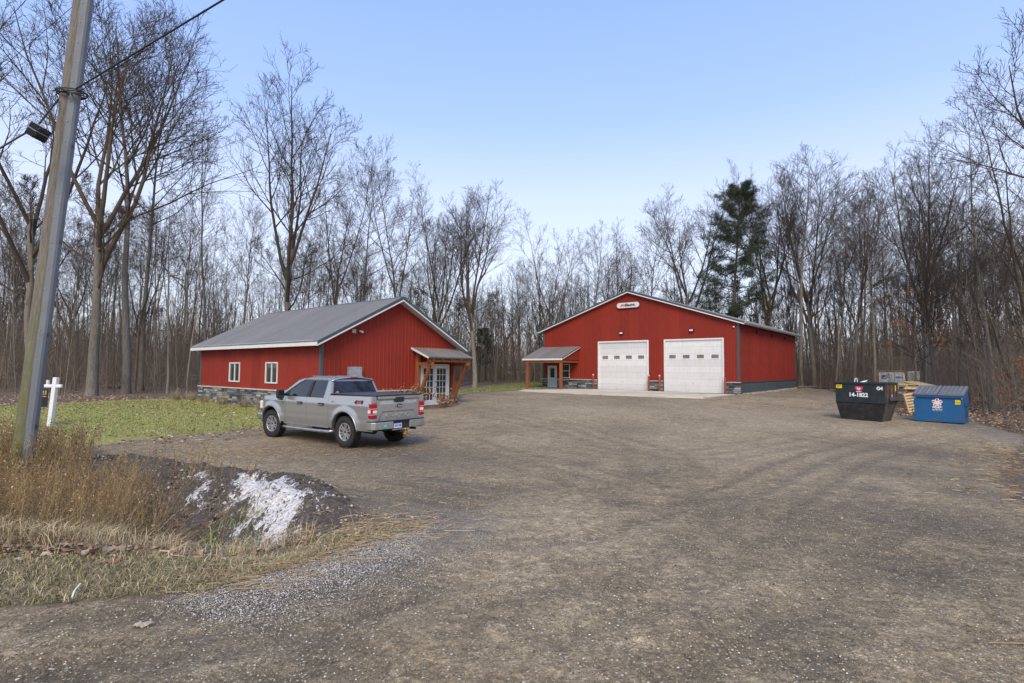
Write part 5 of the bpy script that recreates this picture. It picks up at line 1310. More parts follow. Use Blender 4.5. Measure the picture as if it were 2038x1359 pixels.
def sidepanel(name, x0, x1, ztop, base=.50, sgn=1, mat=None, parent=None):
    xs = list(np.linspace(x0, x1, max(3, int((x1-x0)/.05))))
    for cx in (RA, FA):
        for e in (cx-AR-.001, cx-AR+.004, cx-AR+.02, cx+AR-.02, cx+AR-.004, cx+AR+.001):
            if x0 < e < x1: xs.append(e)
    xs = sorted(xs); P = []
    for x in xs:
        zb, zt = zbot(x, base), ztop(x); P.append([(x, sgn*sidey(x, zb+(zt-zb)*k/16), zb+(zt-zb)*k/16) for k in range(17)])
    mb = MB().grid(P)
    # return lip along the bottom edge and both ends
    mb.grid([[(p[0][0], p[0][1], p[0][2]), (p[0][0], p[0][1]-sgn*.10, p[0][2]+.012)] for p in P])
    mb.grid([[P[0][k], (P[0][k][0], P[0][k][1]-sgn*.05, P[0][k][2])] for k in range(17)]); mb.grid([[P[-1][k], (P[-1][k][0], P[-1][k][1]-sgn*.05, P[-1][k][2])] for k in range(17)])
    o = mb.build(name, mat or M['silver'], parent or trk, smooth=True, fixn=False)
    md = o.modifiers.new('edge', 'EDGE_SPLIT'); md.split_angle = math.radians(40); return o
rail = lambda x: 1.43 - .02*(x/1.9)
belt = lambda x: 1.325
hoodz = lambda x: 1.325 - .05*float(S(x, 4.5, 5.7)) - .10*float(S(x, 5.3, 5.85))
for s_ in (1, -1):
    bs = sidepanel('bed_side', .10, 1.925, rail, sgn=s_)
    MB().prism([(x, s_*(sidey(x, 1.43)), rail(x)) for x in (.10, .5, 1.0, 1.5, 1.925)] + [(x, s_*(.84), rail(x)+.006) for x in (1.925, .10)], (0, 0, .012)).build('bed_rail', M['dark'], bs)
    rd = sidepanel('door', 1.935, 2.985, belt, sgn=s_, base=.53); fd = sidepanel('door', 2.995, 4.085, belt, sgn=s_, base=.53)
    fe = sidepanel('fender', 4.095, 5.62, hoodz, sgn=s_, base=.54)
    for d_, xh in ((rd, 2.12), (fd, 3.18)):
        h = MB().box(xh-.0, xh+.24, s_*.985-.01, s_*.985+.045, 1.115, 1.185); h.build('door_handle', M['dark'], d_, bevel=.018, seg=3)
        MB().box(xh+.02, xh+.22, s_*.985+.012, s_*.985+.047, 1.135, 1.150).build('handle_trim', M['silver'], d_)
    # rocker
    MB().box(1.95, 4.2, s_*.93-.03, s_*.93+.03, .47, .545).build('rocker', M['silver'], trk, bevel=.02)
    MB().tube([(1.72, s_*.86, .42), (1.85, s_*.99, .39), (2.4, s_*1.0, .385), (3.8, s_*1.0, .385), (4.15, s_*.97, .39), (4.25, s_*.86, .43)], .045, 12).build('running_board', M['chrome'], trk, smooth=True)
    # wheel arch liners
    for cx in (RA, FA):
        li = MB(); n = 18
        li.grid([[(cx+math.cos(a)*(AR+.0), s_*.93, .44+math.sin(a)*AR), (cx+math.cos(a)*(AR), s_*.45, .44+math.sin(a)*AR)] for a in np.linspace(0, PI, n)])
        li.prism([(cx+math.cos(a)*AR, s_*.50, .44+math.sin(a)*AR) for a in np.linspace(0, PI, n)], (0, -s_*.03, 0))
        li.build('wheel_well', M['dark'], trk)
        fl = MB(); 
        prof_ = [(cx+math.cos(a)*(AR+.03), s_*(sidey(cx+math.cos(a)*(AR+.03), .44+math.sin(a)*(AR+.03))+.004), .44+math.sin(a)*(AR+.03)) for a in np.linspace(.06, PI-.06, 28)]
        fl.tube(prof_, .022, 8).build('arch_flare', M['silver'], trk, smooth=True)
    # mirrors
    mm = MB().box(4.02, 4.16, s_*1.04-.0 if s_ > 0 else -1.27, 1.27 if s_ > 0 else -1.04, 1.26, 1.52).build('mirror', M['dark'], trk, bevel=.045, seg=3)
    MB().box(4.012, 4.022, min(s_*1.07, s_*1.24), max(s_*1.07, s_*1.24), 1.30, 1.49).build('mirror_glass', M['glasst'], mm)
    MB().bar((4.12, s_*.90, 1.36), (4.10, s_*1.08, 1.36), .05, .07).build('mirror_arm', M['dark'], mm)
# greenhouse
def sp(x, z, s_, ins=0): return (x, s_*(.925 - (z-1.325)*.34 - ins), z)
def plate(pts, s_, th=.03, ins=0): return MB().prism([sp(x, z, s_, ins) for x, z in pts], (0, -s_*th, 0))
RZ = 1.835
for s_ in (1, -1):
    plate([(4.42, 1.315), (2.10, 1.315), (2.20, RZ-.02), (3.50, RZ-.02)], s_, .006, .022).build('side_glass', M['glasst'] if s_ < 0 else M['glasst'], trk)
    plate([(1.96, 1.315), (2.26, 1.315), (2.235, 1.42), (2.245, RZ-.045), (2.30, RZ-.02), (2.12, RZ+.03)], s_, .05).build('rear_pillar', M['silver'], trk, bevel=.012)
    plate([(2.95, 1.325), (3.10, 1.325), (3.01, RZ-.02), (2.90, RZ-.02)], s_, .03, .004).build('middle_pillar', M['dark'], trk)
    plate([(2.12, RZ+.03), (2.24, RZ-.025), (3.42, RZ-.025), (3.62, RZ-.09), (4.32, 1.36), (4.40, 1.32), (4.52, 1.325), (4.44, 1.36), (3.74, RZ-.03), (3.50, RZ+.03)], s_, .05).build('roof_rail', M['silver'], trk, bevel=.012)
    plate([(4.30, 1.325), (4.05, 1.325), (4.05, 1.52), (4.13, 1.49)], s_, .012, .01).build('mirror_sail', M['dark'], trk)
    MB().box(2.22, 4.2, s_*.915-.012, s_*.915+.016, 1.318, 1.334).build('belt_trim', M['dark'], trk)
P = []
for i, x in enumerate(np.linspace(2.06, 3.66, 17)):
    row = []
    e = .045*float(S(x, 3.3, 3.66)) + .03*float(S(-x, -2.35, -2.06)) 
    for yv in np.linspace(-1, 1, 17):
        yy = yv*.765; row.append((x, yy, RZ+.022 + .085*(1-abs(yv)**2.6) - e))
    P.append(row)
rf_ = MB().grid(P).build('cab_roof', M['silver'], trk, smooth=True, solid=.03)
for yy in (-.45, .45): MB().box(2.2, 3.5, yy-.02, yy+.02, RZ+.09, RZ+.107).build('roof_rib', M['silver'], rf_, bevel=.008)
MB().prism([(1.955, -.90, 1.33), (1.955, .90, 1.33), (2.115, .745, RZ+.02), (2.115, -.745, RZ+.02)], (.012, 0, 0)).build('rear_surround', M['silver'], trk)
rw = MB().prism([(1.957, -.80, 1.385), (1.957, .80, 1.385), (2.100, .690, RZ-.035), (2.100, -.690, RZ-.035)], (-.012, 0, 0)).build('rear_window', M['glasst'], trk)
sk = MB().lathe([(.0, .004), (.055, .004), (.055, 0)], 16, Matrix.Translation((1.962, .66, 1.47)) @ Matrix.Rotation(-PI/2-.28, 4, 'Y')); sk.build('round_sticker', M['cap'], rw)
MB().box(2.045, 2.075, -.14, .14, RZ+.045, RZ+.085).build('third_brake_light', M['redlens'], rf_, bevel=.008)
MB().prism([(4.47, -.84, 1.34), (4.47, .84, 1.34), (3.66, .70, RZ+.0), (3.66, -.70, RZ+.0)], (.01, 0, .01)).build('windshield', M['glasst'], trk)
MB().box(2.3, 2.31, -.5, .5, 1.30, 1.62).box(2.9, 3.02, .2, .72, 1.1, 1.60).box(2.9, 3.02, -.72, -.2, 1.1, 1.60).build('seats', M['dark'], trk)
# hood, nose
P = []
for x in np.linspace(4.38, 5.70, 12):
    P.append([(x, yv*.90*(1 - .10*float(S(x, 5.2, 5.7))), hoodz(x) - .01 + .07*(1-abs(yv)**3)) for yv in np.linspace(-1, 1, 13)])
MB().grid(P).build('hood', M['silver'], trk, smooth=True, solid=.03)
MB().prism([(5.52, -.84, .55), (5.66, -.84, .60), (5.70, -.84, 1.16), (5.52, -.84, 1.24)], (0, 1.68, 0)).build('grille', M['dark'], trk, bevel=.02)
MB().box(5.50, 5.80, -.93, .93, .50, .74).build('front_bumper', M['chrome'], trk, bevel=.06, seg=3)
for s_ in (1, -1): MB().box(5.42, 5.70, min(s_*.62, s_*.90), max(s_*.62, s_*.90), .86, 1.12).build('headlight', M['whitelens'], trk, bevel=.03)
MB().box(.25, 5.5, -.44, .44, .46, .72).box(1.95, 4.3, -.90, .90, .50, .62).build('chassis', M['dirtun'], trk)
MB().box(.2, 1.92, -.80, .80, .70, .80).build('bed_floor', M['dirtun'], trk); MB().box(1.90, 1.95, -.90, .90, .6, 1.40).build('bed_front', M['silver'], trk)
# bed cover
P = []
for x in np.linspace(.10, 1.96, 14):
    P.append([(x, yv*.86, 1.452 + .022*(1-abs(yv)**4) - (.012 if abs((x-.10) % .62) < .03 else 0)) for yv in np.linspace(-1, 1, 9)])
bc = MB().grid(P).build('bed_cover', M['tonneau'], trk, smooth=True, solid=.02)
for s_ in (1, -1): MB().box(.10, 1.96, s_*.875-.025, s_*.875+.025, 1.432, 1.458).build('cover_rail', M['dark'], bc, bevel=.008)
MB().box(.085, .115, -.86, .86, 1.432, 1.462).build('cover_edge', M['dark'], bc, bevel=.006)
# tailgate with relief
def tdep(y, z):
    d = 0
    d += .030*float(S(z, 1.335, 1.352))                        # lip at the top stands proud
    w = .76 - .0*z
    tw = .60 + (1.02-z)*.45                                    # lower recess, wider at the bottom
    d -= .022*float(S(tw-abs(y), 0, .03))*float(S(1.02-z, 0, .025))*float(S(z, .70, .72))
    d -= .016*float(S(.62-abs(y), -.10, .05))*float(S(z, 1.22, 1.30))*(1-float(S(z, 1.325, 1.345)))
    return d
zs_ = np.concatenate([np.linspace(.70, .97, 12), np.linspace(.98, 1.03, 8), np.linspace(1.04, 1.30, 14), np.linspace(1.31, 1.425, 16)])
P = [[(.075 - tdep(y, z) + .018*(abs(y)/.8)**4, y, z) for y in np.linspace(-.775, .775, 90)] for z in zs_]
P = [[(p[0][0]+.06, p[0][1]*1 if False else q[1], q[2]) if False else q for q in p] for p in P]
P.append([(x+.07, y, 1.430) for x, y, z in P[-1]])
tg = MB().grid(P).build('tailgate', M['silver'], trk, smooth=True, fixn=True)
md = tg.modifiers.new('e', 'EDGE_SPLIT'); md.split_angle = math.radians(50)
MB().box(.02, .075, -.15, .15, 1.262, 1.40).build('tailgate_handle', M['dark'], tg, bevel=.016, seg=3)
el = [(math.cos(a)*.115, math.sin(a)*.046) for a in np.linspace(0, 2*PI, 29)[:-1]]
em = MB().prism([(.055, y, 1.155+z) for y, z in el], (.02, 0, 0)).build('oval_emblem', simple('emblem_blue', (.012, .022, .06), .3), tg)
MB().tube([(.054, y*1.0, 1.155+z*1.0) for y, z in el] + [(.054, el[0][0], 1.155+el[0][1])], .005, 6).build('emblem_ring', M['chrome'], em)
rm = lambda x, y, z: Matrix.Translation((x, y, z)) @ Matrix(((0, 0, -1, 0), (-1, 0, 0, 0), (0, 1, 0, 0), (0, 0, 0, 1)))
lm_ = lambda x, y, z: Matrix.Translation((x, y, z)) @ Matrix(((-1, 0, 0, 0), (0, 0, 1, 0), (0, 1, 0, 0), (0, 0, 0, 1)))
text('Ford', .07, M['whitelens'], em, 'emblem_letters', rm(.052, 0, 1.152), extrude=.001, shear=.3)
text('F-150', .17, M['silver'], tg, 'stamped_letters', rm(.092, 0, .885), extrude=.014, bold=.004, sx=2.3)
text('F-150', .09, M['chrome'], fe, 'fender_badge', lm_(4.42, -.995, 1.20) if False else Matrix.Translation((4.45, -1.0, 1.2)) @ Matrix.Rotation(PI/2, 4, 'X'), extrude=.003, bold=.003)
bsl = [o for o in trk.children if o.name.startswith('bed_side')][0]; fel = [o for o in trk.children if o.name.startswith('fender')][0]
text('F-150', .085, M['dark'], fel, 'fender_badge', lm_(4.36, 1.0, 1.215), extrude=.004, bold=.004, sx=1.3)
text('4', .155, M['blackink'], bsl, 'bed_decal', lm_(.72, .982, 1.255), extrude=.003, bold=.006, shear=.15, sx=1.25)
text('X', .155, M['redink'], bsl, 'bed_decal', lm_(.60, .982, 1.255), extrude=.003, bold=.006, shear=.15, sx=1.25)
text('4', .155, M['blackink'], bsl, 'bed_decal', lm_(.47, .982, 1.255), extrude=.003, bold=.006, shear=.15, sx=1.25)
MB().tube([(1.72+.075*math.cos(a), .984, 1.17+.085*math.sin(a)) for a in np.linspace(0, 2*PI, 25)], .004, 5).build('fuel_flap', M['dark'], bsl)
# tail lamps
for s_ in (1, -1):
    y0, y1 = sorted((s_*.775, s_*.972)); tl = MB().box(.058, .29, y0, y1, .845, 1.235).build('tail_light', M['redlens'], trk, bevel=.02, seg=3)
    ya, yb = sorted((s_*.79, s_*.925)); MB().box(.050, .062, ya, yb, .985, 1.065).build('reverse_lens', M['whitelens'], tl)
    ya, yb = sorted((s_*.972, s_*.978)); MB().box(.10, .20, ya, yb, .985, 1.075).build('side_lens', M['whitelens'], tl)
    for zz in (.945, 1.10): ya, yb = sorted((s_*.785, s_*.975)); MB().box(.052, .25, ya, yb, zz, zz+.010).build('lamp_divider', M['whitelens'], tl)
    MB().box(.072, .12, *sorted((s_*.78, s_*.95)), 1.235, 1.43).build('rear_corner', M['silver'], trk, bevel=.02); MB().box(.072, .12, *sorted((s_*.78, s_*.95)), .68, .845).build('rear_corner', M['silver'], trk, bevel=.02)
# rear bumper
for s_ in (1, -1):
    pts = [(-.06, s_*.30), (-.055, s_*.70), (-.03, s_*.90), (.06, s_*.985), (.22, s_*.99), (.22, s_*.93), (.10, s_*.90), (.05, s_*.30)]
    MB().prism([(x, y, .545) for x, y in pts], (0, 0, .20)).build('rear_bumper', M['silver'], trk, bevel=.018, seg=3)
    MB().prism([(x+.012, y*.995, .747) for x, y in pts], (0, 0, .022)).build('bumper_step', M['dark'], trk, bevel=.006)
rb_ = MB().box(-.02, .05, -.30, .30, .50, .73).build('bumper_center', M['dark'], trk, bevel=.015)
MB().box(-.06, .05, -.31, .31, .735, .768).build('bumper_step', M['dark'], trk, bevel=.008)
MB().box(-.04, .03, -.31, .31, .495, .53).build('bumper_lip', M['silver'], trk, bevel=.01)
pl_ = MB().box(-.034, -.026, -.02, .27, .555, .70).build('license_plate', M['platew'], trk, bevel=.004)
MB().box(-.037, -.034, -.02, .27, .675, .70).build('plate_band', M['blueink'], pl_)
text('DKS 8B', .075, M['blueink'], pl_, 'plate_letters', rm(-.036, .125, .618), extrude=.001, bold=.003)
MB().box(-.038, -.034, -.01, .03, .667, .695).build('plate_tab', M['orange'], pl_)
MB().box(-.074, -.060, .55, .66, .585, .695).build('square_sticker', M['teal'], trk); text('13', .07, M['whiteink'], trk, 'sticker_letters', rm(-.076, .605, .64), extrude=.001)
hb = MB().box(-.16, .2, -.035, .035, .43, .50).build('hitch', M['dirtun'], trk)
MB().lathe([(.0, .06), (.03, .05), (.034, .02), (.02, -.01), (.02, -.06), (.045, -.065), (.045, -.08)], 12, Matrix.Translation((-.20, 0, .50))).build('hitch_ball', M['brass'], hb, smooth=True)
MB().box(-.27, -.14, -.035, .035, .34, .46).build('ball_mount', M['brass'], hb, bevel=.01); MB().tube([(-.22, -.09, .40), (-.22, .09, .40)], .016, 8).tube([(-.22, -.10, .33), (-.22, .09, .33)], .014, 8).build('hitch_pin', M['chrome'], hb)
MB().tube([(.06, -.62, .48), (1.1, -.55, .48)], .035, 10).build('tailpipe', M['dirtun'], trk); MB().tube([(.35, .62, .50), (.75, .60, .50)], .11, 14).build('spring_end', M['dirtun'], trk)
MB().lathe([(.0, -.10), (.34, -.10), (.37, 0), (.34, .10), (0, .10)], 28, Matrix.Translation((.62, 0, .57))).build('spare_tyre', M['rubber'], trk)
MB().tube([(RA, -.8, .43), (RA, .8, .43)], .05, 10).tube([(RA-.15, .05, .43), (RA+.15, .05, .43)], .14, 12).build('rear_axle', M['dirtun'], trk)
# wheels
def tyre_mesh():
    R, w = .425, .272; mb = MB(); h = w/2
    mb.lathe([(.245, -h+.03), (.30, -h+.004), (.36, -h), (.402, -h+.018), (.416, -h+.045), (.418, 0), (.416, h-.045), (.402, h-.018), (.36, h), (.30, h-.004), (.245, h-.03)], 56)
    for k in range(44):
        for r_, (a, b) in enumerate(((-h+.012, -h+.075), (-.048, -.006), (.008, .05), (h-.075, h-.012))):
            an = 2*PI*(k + .5*(r_ % 2))/44; m = Matrix.Rotation(an, 4, 'Z') @ Matrix.Translation((R-.004, 0, (a+b)/2)) @ Matrix.Rotation(.25*(1 if r_ % 2 else -1), 4, 'X')
            mb.box(-.012, .010, -.021, .021, -(b-a)/2, (b-a)/2, m)
    me = mb.mesh('tyre', M['rubber']); bm = bmesh.new(); bm.from_mesh(me); bmesh.ops.recalc_face_normals(bm, faces=bm.faces); bm.to_mesh(me); bm.free(); return me
def rim_mesh():
    mb = MB(); mb.lathe([(.250, .105), (.248, .118), (.236, .118), (.226, .10), (.220, .02), (.215, -.06)], 48)
    mb.lathe([(.0, .085), (.035, .085), (.055, .075), (.062, .04)], 20)
    for k in range(6):
        for dx in (-1, 1):
            a = 2*PI*k/6
            m = Matrix.Rotation(a, 4, 'Z')
            p0 = m @ Vector((.05, dx*.018, .072)); p1 = m @ Vector((.229, dx*.044, .098)); mb.bar(p0, p1, .026, .035)
    me = mb.mesh('rim', M['rim']); bm = bmesh.new(); bm.from_mesh(me); bmesh.ops.recalc_face_normals(bm, faces=bm.faces); bm.to_mesh(me); bm.free(); return me
tm, rim_ = tyre_mesh(), rim_mesh()
disc = MB().lathe([(.0, -.01), (.222, -.01)], 32).mesh('brake_disc', M['dirtun']); capm = MB().lathe([(.0, .098), (.030, .096), (.034, .08)], 16).mesh('hub_cap', M['dark'])
for x in (RA, FA):
    for s_ in (1, -1):
        ty = link('wheel', tm, trk, (x, s_*(.99-.136), .425), (-PI/2*s_, .35*x, (.10 if x == FA else 0)))
        ri = link('rim', rim_, ty); link('brake_disc', disc, ty); link('hub_cap', capm, ty)
        md = ri.modifiers.new('b', 'BEVEL'); md.width = .004; md.segments = 2; md.limit_method = 'ANGLE'
# ------------------------------------------------------------------ utility pole, cables
bx_, by_ = G(52, 940); pz = gzf(bx_, by_)
Yp = by_
top = at(186, -190, Yp); base = Vector((bx_, by_, pz-.6))
q0 = at(160, 0, Yp)
ax = (at(161, 0, Yp) - at(56, 800, Yp)).normalized()
p_base = at(56, 800, Yp) - ax*((at(56, 800, Yp).z - (pz-.5))/ax.z); Lp = 11.5
q = ax.to_track_quat('Z', 'Y')
pole = thing('utility_pole', 'leaning weathered wooden utility pole with grey cable guard in the roadside weeds', 'utility pole', mat=Matrix.Translation(p_base) @ q.to_matrix().to_4x4())
lx = pole.matrix_world.to_3x3().inverted() @ Vector((1, 0, 0))
sdir_ = Vector((lx.x, lx.y, 0)).normalized()
tv = (pole.matrix_world.inverted() @ Vector((0, 0, 1.75))); tv = Vector((tv.x, tv.y, 0)).normalized()
k = 20; nst = 24
mb = MB(); vs__ = []
for i in range(nst+1):
    z = Lp*i/nst; r = .150 - .030*i/nst
    for j in range(k):
        a = 2*PI*j/k; rr_ = r*(1 + .02*math.sin(3*a+1.3) + .01*math.sin(7*a + z))
        vs__.append((rr_*math.cos(a), rr_*math.sin(a), z))
mb.add(vs__, [(i*k+j, i*k+(j+1) % k, (i+1)*k+(j+1) % k, (i+1)*k+j) for i in range(nst) for j in range(k)] + [tuple(range(nst*k, nst*k+k))])
mb.build('pole_shaft', M['pole'], pole, smooth=True)
# cable guard: a U shaped grey cover on the right side facing the camera
gdir = (sdir_*.97 + tv*.12).normalized(); gt = Vector((0, 0, 1)).cross(gdir)
def guard(z0, z1, w=.09, off=.128, nm='cable_guard'):
    o = gdir*off; prof_ = [(-w, -.05), (-w*.98, .05), (-w*.8, .095), (-w*.35, .118), (w*.35, .118), (w*.8, .095), (w*.98, .05), (w, -.05)]
    m_ = MB(); A = [o + gt*a_ + gdir*b_ + Vector((0, 0, z0)) for a_, b_ in prof_]; B = [p + Vector((0, 0, z1-z0)) for p in A]; n_ = len(prof_)
    m_.add(A+B, [(i, i+1, n_+i+1, n_+i) for i in range(n_-1)] + [tuple(range(n_, 2*n_))]); return m_.build(nm, M['guard'], pole, solid=.006)
zz = [.3, 1.55, 3.4, 5.3, 7.3, 11.3]
for i in range(5):
    g_ = guard(zz[i], zz[i+1]+.10 - .02, .088 if i % 2 == 0 else .094)
    bo = MB()
    z = zz[i]+.12
    while z < zz[i+1]:
        for s_ in (-1, 1):
            c = gdir*(.128+.02) + gt*(.094*s_) + Vector((0, 0, z)); bo.box(-.008, .008, -.008, .008, -.008, .008, Matrix.Translation(c))
        z += .42
    setp(bo.build('guard_bolts', M['galv'], g_), kind=None)
# storage loop (coil of cable on a snowshoe bracket)
def on_pole(px, py): return at(px, py, Yp)
lc = on_pole(148, 195); lp_ = thing('cable_coil', 'black coiled spare cable loop strapped round the utility pole', 'cable coil', (lc.x, lc.y, lc.z))
cv = MB()
for kx in range(4):
    pts = []
    for a in np.linspace(0, 2*PI, 41):
        X_ = .30*math.cos(a)*(1-.03*kx); Y_ = .20*math.sin(a)-.06
        e_ = .055*math.sin(2*a)*.3
        pts.append((X_, Y_, .04 - .10*X_ + .03*math.sin(a*2+kx) + .015*kx + e_))
    cv.tube(pts, .013, 6, cap=False)
cv.build('cable_loop', M['cable'], lp_, smooth=True)
MB().bar((-.28, -.2, .055), (.28, -.2, .0), .02, .02).bar((-.12, -.22, .03), (.13, .1, .05), .02, .02).bar((.12, -.22, 0), (-.12, .1, .05), .02, .02).build('loop_bracket', M['dirtun'], lp_)
def wire(name, label, pts, r, sag=0, n=24, cat='cable'):
    P = []
    for a, b in zip(pts[:-1], pts[1:]):
        for i in range(n): t_ = i/n; p = a.lerp(b, t_); p.z -= sag*4*t_*(1-t_); P.append(p)
    P.append(pts[-1]); o = MB().tube(P, r, 7).build(name, M['cable'], None, smooth=True); setp(o, label, cat); return o
wp = on_pole(163, 185); wl = on_pole(128, 205)
wire('overhead_cable', 'thick black overhead cable running up and right from the pole', [wp + Vector((0, -.16, 0)), at(470, -16, 8.6), at(900, -420, 6.8)], .016)
wire('overhead_cable', 'thinner second cable close under the thick one right of the pole', [on_pole(165, 192) + Vector((0, -.15, 0)), at(300, 93, 9.7)], .008)
wire('overhead_cable', 'black cable dropping left from the pole and carrying the splice case', [wl + Vector((0, -.15, 0)), at(75, 250, 10.2), at(-140, 378, 9.4)], .017)
wire('overhead_wire', 'thin wire crossing the upper left corner of the sky', [at(-120, 190, 12), at(62, -12, 11)], .006)
wire('overhead_wire', 'faint thin wire reaching the pole from the lower left', [at(-60, 190, 12), on_pole(150, 8)], .006)
cs0 = at(77, 262, 10.1); case = thing('splice_case', 'dark ribbed splice case hanging from the cable left of the pole', 'splice case', mat=Matrix.Translation(cs0) @ Matrix.Rotation(.52, 4, 'Y') @ Matrix.Rotation(-.35, 4, 'Z') @ Matrix.Scale(.85, 4))
MB().box(-.19, .19, -.13, .13, -.155, .115).build('case_body', M['cable'], case, bevel=.05, seg=3)
rb2 = MB()
for i in range(8): x = -.155 + i*.044; rb2.box(x-.008, x+.008, -.142, .142, -.168, .128)
rb2.build('case_ribs', M['dark'], case, bevel=.006)
MB().box(-.205, .205, -.145, .145, -.022, .006).build('case_flange', M['guard'], case, bevel=.01); MB().bar((-.2, 0, .12), (.2, 0, .15), .03, .03).build('hanger', M['galv'], case)
# ------------------------------------------------------------------ realtor post
sx_, sy_ = G(99, 849); k_ = sy_/FPX
sp_ = thing('yard_sign_post', 'white wooden real estate sign post with a crossarm, standing on the lawn beside the pole', 'sign post', (sx_, sy_, gzf(sx_, sy_)))
hgt = 97*k_; lean = 8*k_
MB().bar((0, 0, -.05), (lean, 0, hgt), 7.8*k_, 7.8*k_, (0, 1, 0)).build('post', M['postw'], sp_, bevel=.01)
MB().bar((-57*k_, 0, 80.5*k_), (20.5*k_, 0, 80.0*k_), 6.5*k_, 6.6*k_).build('crossarm', M['postw'], sp_, bevel=.035, seg=3)
MB().box(-10*k_, -5.5*k_, -.04, .04, 83*k_, 92*k_).build('finial', M['postw'], sp_, bevel=.008)
pn = thing('hanging_sign', 'black hanging real estate panel with gold 21, mostly hidden behind the pole', 'sign', (sx_, sy_-.02, gzf(sx_, sy_)))
MB().box(-44*k_, -6*k_, -.012, .012, 39*k_, 74*k_).build('sign_panel', M['blackink'], pn, bevel=.004)
fm = lambda x, y, z: Matrix.Translation((x, y, z)) @ Matrix.Rotation(PI/2, 4, 'X')
text('21', 11*k_, M['gold'], pn, 'sign_letters', fm(-12*k_, -.018, 67*k_), bold=.006); MB().box(-20*k_, -8*k_, -.018, -.012, 59*k_, 60.2*k_).build('sign_rule', M['gold'], pn)
for x in (-40*k_, -10*k_): MB().tube([(x, 0, 73.8*k_), (x, 0, 77.5*k_)], .008, 6).build('hanger_link', M['galv'], pn)
# ------------------------------------------------------------------ dumpsters
def face_frame(p0, p1, z):     # x along front bottom edge left->right, y pointing back
    d = Vector((p1[0]-p0[0], p1[1]-p0[1])); a = math.atan2(d.y, d.x); return Matrix.Translation((p0[0], p0[1], z)) @ Matrix.Rotation(a, 4, 'Z'), d.length
g0, g1 = G(1674, 833), G(1755, 840); fm_, w = face_frame(g0, g1, (gzf(*g0)+gzf(*g1))/2)
gd = thing('green_dumpster', 'dark green and black open rubbish dumpster marked 14-1822 standing left of the blue one', 'dumpster', mat=fm_)
sc1 = (g0[1]+g1[1])/2/FPX; H1 = 75*sc1; H2 = H1*.48; D1 = 1.08; D0 = .85
e = .11*w
MB().prism([(0, 0, 0), (w, 0, 0), (w+e, -.06, H2), (-e, -.06, H2)], (0, .02, 0)).build('lower_front', M['blackd'], gd)
lb = MB(); lb.add([(0, .01, .02), (w, .01, .02), (w, D0, .02), (0, D0, .02), (-e, -.05, H2), (w+e, -.05, H2), (w+e, D1, H2), (-e, D1, H2)], [(3, 2, 1, 0), (1, 2, 6, 5), (2, 3, 7, 6), (3, 0, 4, 7)]); lb.build('lower_body', M['brownd'], gd, solid=.01)
ub = MB(); ub.add([(-e, -.05, H2), (w+e, -.05, H2), (w+e, D1, H2), (-e, D1, H2), (-e-.02, -.07, H1), (w+e+.02, -.07, H1), (w+e+.02, D1, H1), (-e-.02, D1, H1)], [(0, 1, 5, 4), (2, 3, 7, 6), (3, 0, 4, 7)]); ub.build('upper_body', M['greend'], gd, solid=.012)
ubs = MB(); ubs.add([(w+e, -.05, H2), (w+e, D1, H2), (w+e+.02, D1, H1), (w+e+.02, -.07, H1)], [(0, 1, 2, 3)]); ubs.build('side_wall', M['brownd'], gd, solid=.01)
rimb = MB().bar((-e-.05, -.08, H1-.03), (w+e+.05, -.08, H1-.03), .07, .09).bar((w+e+.03, -.1, H1-.03), (w+e+.03, D1, H1-.03), .07, .09).bar((-e-.03, -.1, H1-.03), (-e-.03, D1, H1-.03), .07, .09).bar((-e-.05, D1, H1-.03), (w+e+.05, D1, H1-.03), .07, .09); rimb.build('rim', M['greend'], gd, bevel=.012)
MB().bar((-e, -.075, H2), (w+e, -.075, H2), .04, .05).build('waist_bar', M['greend'], gd, bevel=.008); MB().bar((w+e+.02, -.08, H2+.03), (w+e+.02, D1, H2+.03), .05, .05).build('waist_bar', M['brownd'], gd, bevel=.008)
for y in (.02, .35, .68, D1-.08): MB().box(w+e+.02, w+e+.08, y-.035, y+.035, H2+.05, H1-.06).build('side_rib', M['brownd'], gd, bevel=.01)
for y in (.06, D0-.05): MB().bar((w+.01, y, 0), (w+e+.02, y*1.25, H2), .07, .05).build('corner_post', M['brownd'], gd, bevel=.01)
MB().box(w+e+.08, w+e+.16, .1, D1-.1, H2+.10, H2+.26).build('fork_sleeve', M['brownd'], gd, bevel=.012)
for a_, b_ in ((.10*w, .22*w), (.62*w, .75*w)): MB().prism([(a_, -.09, H2-.03), (b_, -.09, H2-.03), (b_-.03, -.09, H2+.05), (a_+.03, -.09, H2+.05)], (0, .03, 0)).build('gusset', M['blackd'], gd)
ft = lambda x, z, dy=-.088: Matrix.Translation((x, dy, z)) @ Matrix.Rotation(PI/2 , 4, 'X')
pxm = lambda px: (px-1660)/1     # helper for decals measured on an enlarged crop
U = (w+2*e)/(1280-100); X = lambda c: -e + (c-100)*U; Z = lambda c: H1 - (c-120)*H1/1120*1.02
text('14-1822', .245, M['whiteink'], gd, 'number_letters', ft(X(665), Z(488)), bold=.010, extrude=.003)
text('G4', .20, M['whiteink'], gd, 'unit_letters', ft(X(1165), Z(285)), bold=.010, extrude=.003)
bd_ = MB().prism([(X(590), -.078, Z(240)), (X(775), -.078, Z(240)), (X(785), -.078, Z(300)), (X(740), -.078, Z(360)), (X(680), -.078, Z(372)), (X(620), -.078, Z(350)), (X(580), -.078, Z(300))], (0, -.006, 0)).build('badge', M['pink'], gd)
text('Lp', .155, M['whiteink'], gd, 'badge_letters', ft(X(680), Z(295)), bold=.007, extrude=.003); text('PRODUCTS', .045, M['whiteink'], gd, 'badge_caption', ft(X(680), Z(390)), bold=.003, extrude=.003)
